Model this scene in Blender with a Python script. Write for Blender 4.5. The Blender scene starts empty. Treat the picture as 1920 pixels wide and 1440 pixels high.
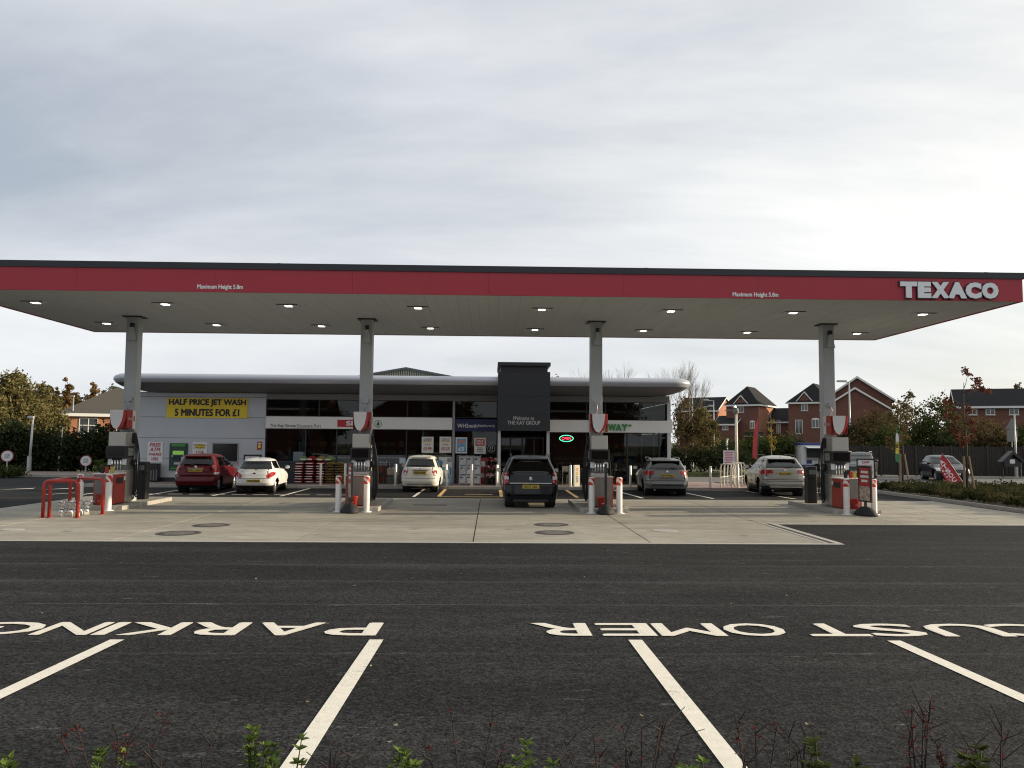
import bpy, bmesh, math, random
import numpy as np
from mathutils import Vector, Matrix, noise as mnoise
random.seed(7); rng = np.random.default_rng(7)
R = math.radians
scene = bpy.context.scene
col = scene.collection

# ------------------------------------------------------------------ camera
CAMZ = 2.12; FPX = 1550.0
YAW, PITCH, ROLL = R(1.44), math.atan(106.0 / FPX), 0.0075
fwd = Vector((math.sin(YAW) * math.cos(PITCH), math.cos(YAW) * math.cos(PITCH), math.sin(PITCH)))
r0 = Vector((math.cos(YAW), -math.sin(YAW), 0)); u0 = r0.cross(fwd)
rgt = r0 * math.cos(ROLL) + u0 * math.sin(ROLL); upv = u0 * math.cos(ROLL) - r0 * math.sin(ROLL)
cam_data = bpy.data.cameras.new('camera'); cam = bpy.data.objects.new('camera', cam_data); col.objects.link(cam)
cam.matrix_world = Matrix(((rgt.x, upv.x, -fwd.x, 0), (rgt.y, upv.y, -fwd.y, 0), (rgt.z, upv.z, -fwd.z, CAMZ), (0, 0, 0, 1)))
cam_data.sensor_width = 36; cam_data.lens = 36 * FPX / 1920; cam_data.clip_start = 0.1; cam_data.clip_end = 3000
scene.camera = cam
def ray(px, py): return fwd * FPX + rgt * (px - 960) - upv * (py - 720)
def at(px, py, Y):            # survey helper: the point at depth Y seen at photo pixel (px, py)
    d = ray(px, py); k = Y / d.y
    return Vector((d.x * k, Y, CAMZ + d.z * k))
def gnd(px, py, z=0.0):       # the point at height z
    d = ray(px, py); k = (z - CAMZ) / d.z
    return Vector((d.x * k, d.y * k, z))

# ------------------------------------------------------------------ light
SUN_EL, SUN_AZ = R(12.5), R(86)      # azimuth clockwise from +Y (the shop) towards +X
sund = Vector((math.sin(SUN_AZ) * math.cos(SUN_EL), math.cos(SUN_AZ) * math.cos(SUN_EL), math.sin(SUN_EL)))
sl = bpy.data.lights.new('sun', 'SUN'); sl.energy = 5.0; sl.angle = R(0.6); sl.color = (1.0, 0.83, 0.60)
so = bpy.data.objects.new('sun', sl); col.objects.link(so); so.rotation_euler = (-sund).to_track_quat('-Z', 'Y').to_euler(); so.location = (60, 10, 40)
world = bpy.data.worlds.new('World'); scene.world = world; world.use_nodes = True
SKS, SKL = 0.9, (3.6, 1.6, 5.1)
def build_world():
    nt = world.node_tree; nt.nodes.clear(); N = nt.nodes.new; L = nt.links.new
    out = N('ShaderNodeOutputWorld'); sky = N('ShaderNodeTexSky'); sky.sky_type = 'NISHITA'; sky.sun_disc = False
    sky.sun_elevation = SUN_EL; sky.sun_rotation = SUN_AZ; sky.air_density = 1.0; sky.dust_density = 1.5; sky.ozone_density = 1.0
    bg = N('ShaderNodeBackground'); bg.inputs[1].default_value = 0.10; L(sky.outputs[0], bg.inputs[0])
    tc = N('ShaderNodeTexCoord'); sep = N('ShaderNodeSeparateXYZ'); L(tc.outputs['Generated'], sep.inputs[0])
    def math_(op, a, b=None, clamp=False):
        m = N('ShaderNodeMath'); m.operation = op; m.use_clamp = clamp
        for i, v in enumerate((a, b)):
            if v is None: continue
            if isinstance(v, (int, float)): m.inputs[i].default_value = v
            else: L(v, m.inputs[i])
        return m.outputs[0]
    zc = math_('ADD', math_('MAXIMUM', sep.outputs[2], 0.0), 0.30)
    u = math_('DIVIDE', sep.outputs[0], zc); v = math_('DIVIDE', sep.outputs[1], zc)
    cmb = N('ShaderNodeCombineXYZ'); L(u, cmb.inputs[0]); L(v, cmb.inputs[1])
    mp = N('ShaderNodeMapping'); mp.inputs['Rotation'].default_value = (0, 0, R(-14)); mp.inputs['Scale'].default_value = (0.42, 0.95, 1); mp.inputs['Location'].default_value = SKL
    L(cmb.outputs[0], mp.inputs[0])
    n1 = N('ShaderNodeTexNoise'); n1.inputs['Scale'].default_value = SKS; n1.inputs['Detail'].default_value = 9; n1.inputs['Roughness'].default_value = 0.6; n1.inputs['Distortion'].default_value = 0.35
    L(mp.outputs[0], n1.inputs[0])
    n2 = N('ShaderNodeTexNoise'); n2.inputs['Scale'].default_value = 0.8; n2.inputs['Detail'].default_value = 6; n2.inputs['Roughness'].default_value = 0.5
    mp2 = N('ShaderNodeMapping'); mp2.inputs['Location'].default_value = (4.3, 1.9, 0.7); L(mp.outputs[0], mp2.inputs[0]); L(mp2.outputs[0], n2.inputs[0])
    # brightness of the veil: patchy, brighter towards the sun (forward scattering) and towards the hazy horizon
    dot = N('ShaderNodeVectorMath'); dot.operation = 'DOT_PRODUCT'; L(tc.outputs['Generated'], dot.inputs[0]); dot.inputs[1].default_value = sund
    glow = math_('POWER', math_('MULTIPLY', math_('ADD', dot.outputs['Value'], 1.0), 0.5, True), 3.0)
    hor = math_('POWER', math_('SUBTRACT', 1.0, math_('MAXIMUM', sep.outputs[2], 0.0), True), 5.0)
    ramp = N('ShaderNodeValToRGB'); ramp.color_ramp.elements[0].position = 0.40; ramp.color_ramp.elements[1].position = 0.67
    ramp.color_ramp.elements[0].color = (0.43, 0.463, 0.52, 1); ramp.color_ramp.elements[1].color = (0.765, 0.772, 0.768, 1)
    fl = N('ShaderNodeMix'); fl.data_type = 'FLOAT'; L(math_('MULTIPLY', hor, 0.75), fl.inputs[0]); L(n1.outputs[0], fl.inputs[2]); fl.inputs[3].default_value = 0.58
    L(fl.outputs[0], ramp.inputs[0])
    k = math_('ADD', math_('ADD', 1.04, math_('MULTIPLY', glow, 0.40)), math_('MULTIPLY', hor, 0.06))
    warm = N('ShaderNodeMix'); warm.data_type = 'RGBA'; warm.inputs[6].default_value = (0.995, 1.0, 1.01, 1); warm.inputs[7].default_value = (1.05, 1.0, 0.89, 1); L(glow, warm.inputs[0])
    mul = N('ShaderNodeMix'); mul.data_type = 'RGBA'; mul.blend_type = 'MULTIPLY'; mul.inputs[0].default_value = 1; L(ramp.outputs[0], mul.inputs[6]); L(warm.outputs[2], mul.inputs[7])
    bg2 = N('ShaderNodeBackground'); L(mul.outputs[2], bg2.inputs[0]); L(k, bg2.inputs[1])
    cov = N('ShaderNodeMapRange'); L(n2.outputs[0], cov.inputs[0]); cov.inputs[1].default_value = 0.34; cov.inputs[2].default_value = 0.54; cov.inputs[3].default_value = 0.40; cov.inputs[4].default_value = 0.97
    mx = N('ShaderNodeMixShader'); L(math_('MAXIMUM', cov.outputs[0], math_('MULTIPLY', hor, 1.0)), mx.inputs[0]); L(bg.outputs[0], mx.inputs[1]); L(bg2.outputs[0], mx.inputs[2])
    L(mx.outputs[0], out.inputs[0])
build_world()
vs = scene.view_settings; vs.view_transform = 'Standard'; vs.look = 'None'; vs.exposure = 0.32; vs.gamma = 1.0; vs.use_curve_mapping = False
scene.cycles.use_denoising = True; scene.cycles.filter_width = 1.15; scene.cycles.use_adaptive_sampling = False; scene.cycles.sample_clamp_indirect = 2.0
scene.cycles.max_bounces = 6; scene.cycles.transparent_max_bounces = 12

# ------------------------------------------------------------------ materials
MATS = {}
def mat(name, c=(0.5, 0.5, 0.5), rough=0.6, metal=0.0, var=0.0, vscale=3.0, bump=0.0, bscale=60.0, emit=0.0, coat=0.0, spec=0.5, coord='Object', stretch=(1, 1, 1), var2=0.0, v2scale=0.4, objvar=0.0):
    if name in MATS: return MATS[name]
    m = bpy.data.materials.new(name); m.use_nodes = True; nt = m.node_tree; b = nt.nodes['Principled BSDF']; N = nt.nodes.new; L = nt.links.new
    b.inputs['Roughness'].default_value = rough; b.inputs['Metallic'].default_value = metal; b.inputs['Specular IOR Level'].default_value = spec
    b.inputs['Base Color'].default_value = (*c, 1)
    if coat: b.inputs['Coat Weight'].default_value = coat; b.inputs['Coat Roughness'].default_value = 0.04
    if emit: m.cycles.emission_sampling = 'NONE'; b.inputs['Emission Color'].default_value = (*c, 1); b.inputs['Emission Strength'].default_value = emit
    if var or bump or var2 or objvar:
        tc = N('ShaderNodeTexCoord'); mp = N('ShaderNodeMapping'); mp.inputs['Scale'].default_value = stretch; L(tc.outputs[coord], mp.inputs[0])
        cur = None
        def layer(amount, sc, cur, detail=6):
            n = N('ShaderNodeTexNoise'); n.inputs['Scale'].default_value = sc; n.inputs['Detail'].default_value = detail; n.inputs['Roughness'].default_value = 0.62; L(mp.outputs[0], n.inputs[0])
            mr = N('ShaderNodeMapRange'); mr.inputs[1].default_value = 0.28; mr.inputs[2].default_value = 0.72; mr.inputs[3].default_value = 1 - amount; mr.inputs[4].default_value = 1 + amount; L(n.outputs[0], mr.inputs[0])
            mu = N('ShaderNodeMix'); mu.data_type = 'RGBA'; mu.blend_type = 'MULTIPLY'; mu.inputs[0].default_value = 1
            if cur is None: mu.inputs[6].default_value = (*c, 1)
            else: L(cur, mu.inputs[6])
            L(mr.outputs[0], mu.inputs[7]); return mu.outputs[2]
        if var: cur = layer(var, vscale, cur)
        if var2: cur = layer(var2, v2scale, cur)
        if objvar:
            oi = N('ShaderNodeObjectInfo'); mr = N('ShaderNodeMapRange'); mr.inputs[3].default_value = 1 - objvar; mr.inputs[4].default_value = 1 + objvar; L(oi.outputs['Random'], mr.inputs[0])
            mu = N('ShaderNodeMix'); mu.data_type = 'RGBA'; mu.blend_type = 'MULTIPLY'; mu.inputs[0].default_value = 1
            if cur is None: mu.inputs[6].default_value = (*c, 1)
            else: L(cur, mu.inputs[6])
            L(mr.outputs[0], mu.inputs[7]); cur = mu.outputs[2]
        if cur is not None:
            L(cur, b.inputs['Base Color'])
            if emit: L(cur, b.inputs['Emission Color'])
        if bump:
            n = N('ShaderNodeTexNoise'); n.inputs['Scale'].default_value = bscale; n.inputs['Detail'].default_value = 4; L(mp.outputs[0], n.inputs[0])
            bp = N('ShaderNodeBump'); bp.inputs['Strength'].default_value = bump; bp.inputs['Distance'].default_value = 0.02; L(n.outputs[0], bp.inputs['Height']); L(bp.outputs[0], b.inputs['Normal'])
    MATS[name] = m; return m
def glass(name, tint=(0.25, 0.27, 0.28), ior=1.45):
    if name in MATS: return MATS[name]
    m = bpy.data.materials.new(name); m.use_nodes = True; nt = m.node_tree; nt.nodes.clear(); N = nt.nodes.new; L = nt.links.new
    o = N('ShaderNodeOutputMaterial'); t = N('ShaderNodeBsdfTransparent'); t.inputs[0].default_value = (*tint, 1); g = N('ShaderNodeBsdfGlossy'); g.inputs['Roughness'].default_value = 0.015; g.inputs[0].default_value = (0.9, 0.9, 0.9, 1)
    f = N('ShaderNodeFresnel'); f.inputs[0].default_value = ior; mx = N('ShaderNodeMixShader'); L(f.outputs[0], mx.inputs[0]); L(t.outputs[0], mx.inputs[1]); L(g.outputs[0], mx.inputs[2]); L(mx.outputs[0], o.inputs[0])
    MATS[name] = m; return m
def leafmat(name, c1, c2, trans=0.25):
    if name in MATS: return MATS[name]
    m = bpy.data.materials.new(name); m.use_nodes = True; nt = m.node_tree; nt.nodes.clear(); N = nt.nodes.new; L = nt.links.new
    o = N('ShaderNodeOutputMaterial'); d = N('ShaderNodeBsdfDiffuse'); t = N('ShaderNodeBsdfTranslucent'); mx = N('ShaderNodeMixShader'); mx.inputs[0].default_value = trans
    a = N('ShaderNodeAttribute'); a.attribute_name = 'tone'
    cr = N('ShaderNodeMix'); cr.data_type = 'RGBA'; cr.inputs[6].default_value = (*c1, 1); cr.inputs[7].default_value = (*c2, 1); L(a.outputs['Fac'], cr.inputs[0])
    L(cr.outputs[2], d.inputs[0]); L(cr.outputs[2], t.inputs[0]); L(d.outputs[0], mx.inputs[1]); L(t.outputs[0], mx.inputs[2]); L(mx.outputs[0], o.inputs[0])
    MATS[name] = m; return m

# ------------------------------------------------------------------ mesh helpers
class MB:
    def __init__(s): s.v = []; s.f = []
    def add(s, vs, fs):
        n = len(s.v); s.v += [tuple(p) for p in vs]; s.f += [tuple(i + n for i in f) for f in fs]; return s
    def box(s, x0, x1, y0, y1, z0, z1):
        return s.add([(x0, y0, z0), (x1, y0, z0), (x1, y1, z0), (x0, y1, z0), (x0, y0, z1), (x1, y0, z1), (x1, y1, z1), (x0, y1, z1)],
                     [(0, 3, 2, 1), (4, 5, 6, 7), (0, 1, 5, 4), (1, 2, 6, 5), (2, 3, 7, 6), (3, 0, 4, 7)])
    def tube(s, pts, rad, n=8, caps=True):
        pts = [Vector(p) for p in pts]; rads = rad if isinstance(rad, (list, tuple)) else [rad] * len(pts)
        rings = []; up = None
        for i, p in enumerate(pts):
            d = (pts[min(i + 1, len(pts) - 1)] - pts[max(i - 1, 0)]).normalized()
            if up is None: up = d.orthogonal().normalized()
            up = (up - d * up.dot(d)).normalized() if abs(up.dot(d)) < 0.999 else d.orthogonal().normalized()
            w = d.cross(up)
            rings.append([p + (up * math.cos(2 * math.pi * k / n) + w * math.sin(2 * math.pi * k / n)) * rads[i] for k in range(n)])
        vs = [v for r in rings for v in r]; fs = []
        for i in range(len(pts) - 1):
            for k in range(n): fs.append((i * n + k, i * n + (k + 1) % n, (i + 1) * n + (k + 1) % n, (i + 1) * n + k))
        if caps: fs.append(tuple(range(n))[::-1]); fs.append(tuple(range((len(pts) - 1) * n, len(pts) * n)))
        return s.add(vs, fs)
    def lathe(s, prof, n=20, c=(0, 0, 0), axis='z'):
        vs = []; fs = []; m = len(prof)
        for k in range(n):
            a = 2 * math.pi * k / n
            for r, h in prof:
                p = (r * math.cos(a), r * math.sin(a), h)
                if axis == 'y': p = (p[0], p[2], p[1])
                if axis == 'x': p = (p[2], p[0], p[1])
                vs.append((p[0] + c[0], p[1] + c[1], p[2] + c[2]))
        for k in range(n):
            for j in range(m - 1): fs.append((k * m + j, ((k + 1) % n) * m + j, ((k + 1) % n) * m + j + 1, k * m + j + 1))
        return s.add(vs, fs)
    def prism(s, poly, a0, a1, axis='y'):
        f = {'y': lambda p, a: (p[0], a, p[1]), 'x': lambda p, a: (a, p[0], p[1]), 'z': lambda p, a: (p[0], p[1], a)}[axis]
        n = len(poly); return s.add([f(p, a0) for p in poly] + [f(p, a1) for p in poly], [tuple(range(n))[::-1], tuple(range(n, 2 * n))] + [(i, (i + 1) % n, n + (i + 1) % n, n + i) for i in range(n)])
    def quad(s, a, b, c, d): return s.add([a, b, c, d], [(0, 1, 2, 3)])
    def mesh(s, name='m', bev=0.0, smooth=False, seg=2):
        me = bpy.data.meshes.new(name); me.from_pydata(s.v, [], s.f)
        bm = bmesh.new(); bm.from_mesh(me)
        bmesh.ops.recalc_face_normals(bm, faces=bm.faces)
        if bev:
            es = [e for e in bm.edges if len(e.link_faces) == 2 and e.calc_face_angle(0) > 0.5]
            bmesh.ops.bevel(bm, geom=es, offset=bev, segments=seg, affect='EDGES', profile=0.6, clamp_overlap=True)
        bm.to_mesh(me); bm.free()
        if smooth: me.shade_smooth()
        return me
    def build(s, name, m, parent=None, bev=0.0, smooth=False, loc=None):
        return obj(name, s.mesh(name, bev, smooth), m, parent, loc)
def obj(name, me, m=None, parent=None, loc=None, rot=None):
    o = bpy.data.objects.new(name, me); col.objects.link(o)
    if m is not None and len(me.materials) == 0: me.materials.append(m)
    if parent: o.parent = parent
    if loc is not None: o.location = loc
    if rot is not None: o.rotation_euler = rot
    return o
def thing(name, label, cat, loc=(0, 0, 0), rz=0.0, group=None):
    o = bpy.data.objects.new(name, None); col.objects.link(o); o.empty_display_size = 0.1
    o.location = loc; o.rotation_euler = (0, 0, rz); o['label'] = label; o['category'] = cat
    if group: o['group'] = group
    return o
def tag(o, label, cat, group=None):
    o['label'] = label; o['category'] = cat
    if group: o['group'] = group
    return o
def struct(name, mb, m, parent=None, bev=0.0):
    o = mb.build(name, m, parent, bev)
    if parent is None: o['kind'] = 'structure'
    return o
def copy_tree(o, parent=None):
    c = o.copy(); col.objects.link(c); c.parent = parent
    for ch in o.children: copy_tree(ch, c)
    return c
def B(x0, x1, y0, y1, z0, z1): return MB().box(x0, x1, y0, y1, z0, z1)
TXT = {}
def text_mesh(s, bold=0.0, shear=0.0, extrude=0.0):
    key = (s, bold, shear, extrude)
    if key in TXT: return TXT[key]
    cu = bpy.data.curves.new('txt', 'FONT'); cu.body = s; cu.size = 1.0; cu.offset = bold; cu.shear = shear; cu.extrude = extrude; cu.resolution_u = 3
    o = bpy.data.objects.new('txt', cu); col.objects.link(o)
    bpy.context.view_layer.update()
    me = bpy.data.meshes.new_from_object(o.evaluated_get(bpy.context.evaluated_depsgraph_get()))
    bpy.data.objects.remove(o); bpy.data.curves.remove(cu)
    co = np.empty(len(me.vertices) * 3); me.vertices.foreach_get('co', co); co = co.reshape(-1, 3)
    mn, mx = co.min(0), co.max(0)
    TXT[key] = (co - [mn[0], mn[1], 0], [tuple(p.vertices) for p in me.polygons], mx - mn); bpy.data.meshes.remove(me)
    return TXT[key]
def text(s, w, h, loc, m, parent=None, name='lettering', rot=None, bold=0.012, shear=0.0, depth=0.0, center=False):
    """lettering fitted to w x h metres; lies in local xy with its lower left corner at loc (default: upright facing -Y)"""
    if depth or bold < .01: co, fs, dim = text_mesh(s, bold if depth else min(bold, 0.0), shear, 0.5 if depth else 0.0); c = co.copy()
    else:                     # heavier strokes: the plain outline laid down several times, each copy a hair further out
        co, fs, dim = text_mesh(s, 0.0, shear, 0.0); n_ = len(co); cs = []; ff = []; off = ((0, 0), (1, 0), (-1, 0), (0, .8), (0, -.8), (.7, .6), (-.7, -.6))
        for q, (ox, oy) in enumerate(off): cs.append(co + np.array([ox * bold, oy * bold, 0]) + np.array([bold, .8 * bold, 0])); ff += [tuple(i + q * n_ for i in f) for f in fs]
        c = np.vstack(cs); fs = ff; dim = dim + np.array([2 * bold, 1.6 * bold, 0]); c[:, 2] = np.repeat(np.arange(len(off)) * .0006, n_)
    c[:, 0] *= w / dim[0]; c[:, 1] *= h / dim[1]
    if depth: c[:, 2] *= depth
    if center: c[:, 0] -= w / 2; c[:, 1] -= h / 2
    me = bpy.data.meshes.new(name); me.from_pydata(c.tolist(), [], fs)
    return obj(name, me, m, parent, loc, rot or (math.pi / 2, 0, 0))
# ================================================================== the setting
ASPH = mat('asphalt', (0.0165, 0.0168, 0.0172), 0.9, var=0.6, vscale=16, bump=0.6, bscale=60, var2=0.30, v2scale=0.35, stretch=(0.8, 1.0, 1.0), spec=0.12)
def asphalt_detail():
    nt = ASPH.node_tree; b = nt.nodes['Principled BSDF']; N = nt.nodes.new; L = nt.links.new
    src = b.inputs['Base Color'].links[0].from_socket
    tc = N('ShaderNodeTexCoord')
    # dusty roller streaks along X and pale scuffs: wear of the surface itself
    mp = N('ShaderNodeMapping'); mp.inputs['Scale'].default_value = (0.16, 0.9, 1); L(tc.outputs['Object'], mp.inputs[0])
    n = N('ShaderNodeTexNoise'); n.inputs['Scale'].default_value = 1.3; n.inputs['Detail'].default_value = 8; n.inputs['Roughness'].default_value = 0.65; L(mp.outputs[0], n.inputs[0])
    r = N('ShaderNodeMapRange'); r.inputs[1].default_value = 0.47; r.inputs[2].default_value = 0.72; r.inputs[3].default_value = 0; r.inputs[4].default_value = 0.30; L(n.outputs[0], r.inputs[0])
    mx = N('ShaderNodeMix'); mx.data_type = 'RGBA'; mx.inputs[7].default_value = (0.066, 0.065, 0.063, 1); L(src, mx.inputs[6]); L(r.outputs[0], mx.inputs[0])
    mp2 = N('ShaderNodeMapping'); mp2.inputs['Scale'].default_value = (1.2, 4.2, 1); mp2.inputs['Rotation'].default_value = (0, 0, R(17)); L(tc.outputs['Object'], mp2.inputs[0])
    n2 = N('ShaderNodeTexNoise'); n2.inputs['Scale'].default_value = 1.1; n2.inputs['Detail'].default_value = 10; n2.inputs['Roughness'].default_value = 0.75; L(mp2.outputs[0], n2.inputs[0])
    r2 = N('ShaderNodeMapRange'); r2.inputs[1].default_value = 0.615; r2.inputs[2].default_value = 0.72; r2.inputs[3].default_value = 0; r2.inputs[4].default_value = 0.7; L(n2.outputs[0], r2.inputs[0])
    mx2 = N('ShaderNodeMix'); mx2.data_type = 'RGBA'; mx2.inputs[7].default_value = (0.15, 0.15, 0.147, 1); L(mx.outputs[2], mx2.inputs[6]); L(r2.outputs[0], mx2.inputs[0])
    vo = N('ShaderNodeTexVoronoi'); vo.inputs['Scale'].default_value = 58; L(tc.outputs['Object'], vo.inputs['Vector']); sc_ = N('ShaderNodeSeparateColor'); L(vo.outputs['Color'], sc_.inputs[0])
    gr = N('ShaderNodeMapRange'); gr.inputs[3].default_value = .25; gr.inputs[4].default_value = 2.1; L(sc_.outputs[0], gr.inputs[0]); gm = N('ShaderNodeMix'); gm.data_type = 'RGBA'; gm.blend_type = 'MULTIPLY'; gm.inputs[0].default_value = 1; L(mx2.outputs[2], gm.inputs[6]); L(gr.outputs[0], gm.inputs[7]); mx2 = gm
    # construction joints: thin dusty seams across the car park, broken up by noise
    sp = N('ShaderNodeSeparateXYZ'); L(tc.outputs['Object'], sp.inputs[0]); cur = mx2.outputs[2]
    def mth(op, a, b_=None):
        m = N('ShaderNodeMath'); m.operation = op
        for i, v in enumerate((a, b_)):
            if v is None: continue
            if isinstance(v, (int, float)): m.inputs[i].default_value = v
            else: L(v, m.inputs[i])
        return m.outputs[0]
    wob = mth('MULTIPLY', mth('SUBTRACT', n.outputs[0], .5), .10)
    for y0, wd, amt in ((9.85, .03, .34), (13.6, .07, .16), (7.35, .04, .12), (11.7, .14, .12)):
        dd = mth('ABSOLUTE', mth('ADD', mth('SUBTRACT', sp.outputs[1], y0), wob)); rr = N('ShaderNodeMapRange'); L(dd, rr.inputs[0]); rr.inputs[1].default_value = wd * .3; rr.inputs[2].default_value = wd; rr.inputs[3].default_value = amt; rr.inputs[4].default_value = 0
        f_ = mth('MULTIPLY', rr.outputs[0], mth('MULTIPLY', n2.outputs[0], 1.5)); m3 = N('ShaderNodeMix'); m3.data_type = 'RGBA'; L(f_, m3.inputs[0]); L(cur, m3.inputs[6]); m3.inputs[7].default_value = (.17, .168, .16, 1); cur = m3.outputs[2]
    # dark oil drips
    v_ = N('ShaderNodeTexVoronoi'); v_.inputs['Scale'].default_value = .55; v_.inputs['Randomness'].default_value = 1.0; L(tc.outputs['Object'], v_.inputs['Vector'])
    ro = N('ShaderNodeMapRange'); L(mth('ADD', v_.outputs['Distance'], mth('MULTIPLY', n2.outputs[0], .12)), ro.inputs[0]); ro.inputs[1].default_value = .09; ro.inputs[2].default_value = .16; ro.inputs[3].default_value = .55; ro.inputs[4].default_value = 0
    m4 = N('ShaderNodeMix'); m4.data_type = 'RGBA'; L(ro.outputs[0], m4.inputs[0]); L(cur, m4.inputs[6]); m4.inputs[7].default_value = (.008, .008, .008, 1)
    L(m4.outputs[2], b.inputs['Base Color'])
asphalt_detail()
CONC = mat('concrete', (0.335, 0.315, 0.262), 0.85, var=0.16, vscale=4, bump=0.12, bscale=90, var2=0.26, v2scale=0.5, stretch=(0.5, 1.6, 1), objvar=0.05, spec=0.25)
def stains(m):
    nt = m.node_tree; b = nt.nodes['Principled BSDF']; N = nt.nodes.new; L = nt.links.new; src = b.inputs['Base Color'].links[0].from_socket
    tc = N('ShaderNodeTexCoord'); mp = N('ShaderNodeMapping'); mp.inputs['Scale'].default_value = (.16, 1.5, 1); mp.inputs['Rotation'].default_value = (0, 0, R(4)); L(tc.outputs['Object'], mp.inputs[0])
    n = N('ShaderNodeTexNoise'); n.inputs['Scale'].default_value = 1.4; n.inputs['Detail'].default_value = 9; n.inputs['Roughness'].default_value = .68; L(mp.outputs[0], n.inputs[0])
    r = N('ShaderNodeMapRange'); r.inputs[1].default_value = .54; r.inputs[2].default_value = .74; r.inputs[4].default_value = .55; L(n.outputs[0], r.inputs[0]); mx = N('ShaderNodeMix'); mx.data_type = 'RGBA'; L(r.outputs[0], mx.inputs[0]); L(src, mx.inputs[6]); mx.inputs[7].default_value = (.15, .14, .125, 1)
    v = N('ShaderNodeTexVoronoi'); v.inputs['Scale'].default_value = .75; L(tc.outputs['Object'], v.inputs['Vector']); n3 = N('ShaderNodeTexNoise'); n3.inputs['Scale'].default_value = 5; L(tc.outputs['Object'], n3.inputs[0])
    a = N('ShaderNodeMath'); a.operation = 'MULTIPLY_ADD'; L(n3.outputs[0], a.inputs[0]); a.inputs[1].default_value = .18; L(v.outputs['Distance'], a.inputs[2]); r2 = N('ShaderNodeMapRange'); r2.inputs[1].default_value = .13; r2.inputs[2].default_value = .22; r2.inputs[3].default_value = .6; r2.inputs[4].default_value = 0; L(a.outputs[0], r2.inputs[0])
    m2 = N('ShaderNodeMix'); m2.data_type = 'RGBA'; L(r2.outputs[0], m2.inputs[0]); L(mx.outputs[2], m2.inputs[6]); m2.inputs[7].default_value = (.09, .085, .075, 1); L(m2.outputs[2], b.inputs['Base Color'])
stains(CONC)
PAINT = mat('road_paint', (0.72, 0.68, 0.58), 0.75, var=0.10, vscale=14, bump=0.15, bscale=120)
def wear(m):        # thin patches where the aggregate shows through
    nt = m.node_tree; b = nt.nodes['Principled BSDF']; N = nt.nodes.new; L = nt.links.new; src = b.inputs['Base Color'].links[0].from_socket
    tc = N('ShaderNodeTexCoord'); n = N('ShaderNodeTexNoise'); n.inputs['Scale'].default_value = 38; n.inputs['Detail'].default_value = 5; n.inputs['Roughness'].default_value = .7; L(tc.outputs['Object'], n.inputs[0])
    n2 = N('ShaderNodeTexNoise'); n2.inputs['Scale'].default_value = 2.2; n2.inputs['Detail'].default_value = 4; L(tc.outputs['Object'], n2.inputs[0])
    ad = N('ShaderNodeMath'); ad.operation = 'MULTIPLY_ADD'; L(n2.outputs[0], ad.inputs[0]); ad.inputs[1].default_value = .5; L(n.outputs[0], ad.inputs[2])
    r = N('ShaderNodeMapRange'); r.inputs[1].default_value = .87; r.inputs[2].default_value = .96; r.inputs[4].default_value = .75; L(ad.outputs[0], r.inputs[0]); mx = N('ShaderNodeMix'); mx.data_type = 'RGBA'; L(r.outputs[0], mx.inputs[0]); L(src, mx.inputs[6]); mx.inputs[7].default_value = (.10, .10, .10, 1); L(mx.outputs[2], b.inputs['Base Color'])
wear(PAINT)
YPAINT = mat('yellow_road_paint', (0.62, 0.42, 0.16), 0.75, var=0.15, vscale=9)
KERB = mat('kerb_stone', (0.36, 0.345, 0.315), 0.9, var=0.15, vscale=6)
BLOCK = mat('block_paving', (0.20, 0.155, 0.135), 0.9, var=0.22, vscale=24, var2=0.12, v2scale=0.8)
PINK = mat('pink_paving', (0.30, 0.215, 0.195), 0.9, var=0.15, vscale=12, var2=0.12, v2scale=0.8)
GRASS = mat('verge_grass', (0.075, 0.085, 0.035), 1.0, var=0.4, vscale=2.5, var2=0.3, v2scale=0.2)
SOIL = mat('bark_soil', (0.055, 0.042, 0.032), 1.0, var=0.4, vscale=9)
IRON = mat('cast_iron', (0.06, 0.058, 0.055), 0.7, metal=0.3, var=0.3, vscale=20)
ROADM = mat('old_road_asphalt', (0.115, 0.115, 0.115), 0.9, var=0.2, vscale=30, var2=0.12, v2scale=0.3)

struct('ground', MB().quad((-900, -300, -0.10), (900, -300, -0.10), (900, 1500, -0.10), (-900, 1500, -0.10)), GRASS)
SLOPE = 0.0265
def gz(y): return max(0.0, (17.35 - y) * SLOPE)
mb = MB(); ys = [-10, 3.95, 17.35, 37.0]
for i in range(3):
    mb.quad((-70, ys[i], gz(ys[i])), (16.42, ys[i], gz(ys[i])), (16.42, ys[i + 1], gz(ys[i + 1])), (-70, ys[i + 1], gz(ys[i + 1])))
mb.quad((16.42, -10, gz(-10)), (40, -10, gz(-10)), (40, 17.35, 0), (16.42, 17.35, 0)); mb.quad((16.42, 17.35, 0), (40, 17.35, 0), (40, 21, 0), (16.42, 21, 0))
mb.quad((-70, 37, 0), (-17.6, 37, 0), (-17.6, 44.9, 0), (-70, 44.9, 0))
lot = struct('car_park', mb, ASPH)
SLOPE_ROT = -math.atan(SLOPE)
def painted(poly, m=PAINT, name='painted_line', dz=0.005, parent=None):       # poly: ground xy outline
    n = len(poly); return MB().add([(x, y, gz(y) + dz) for x, y in poly], [tuple(range(n))]).build(name, m, parent or lot)
def gslope(px, py):
    d = ray(px, py); k = (17.35 * SLOPE - CAMZ) / (d.z + SLOPE * d.y); return Vector((d.x * k, d.y * k, CAMZ + d.z * k))
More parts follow.
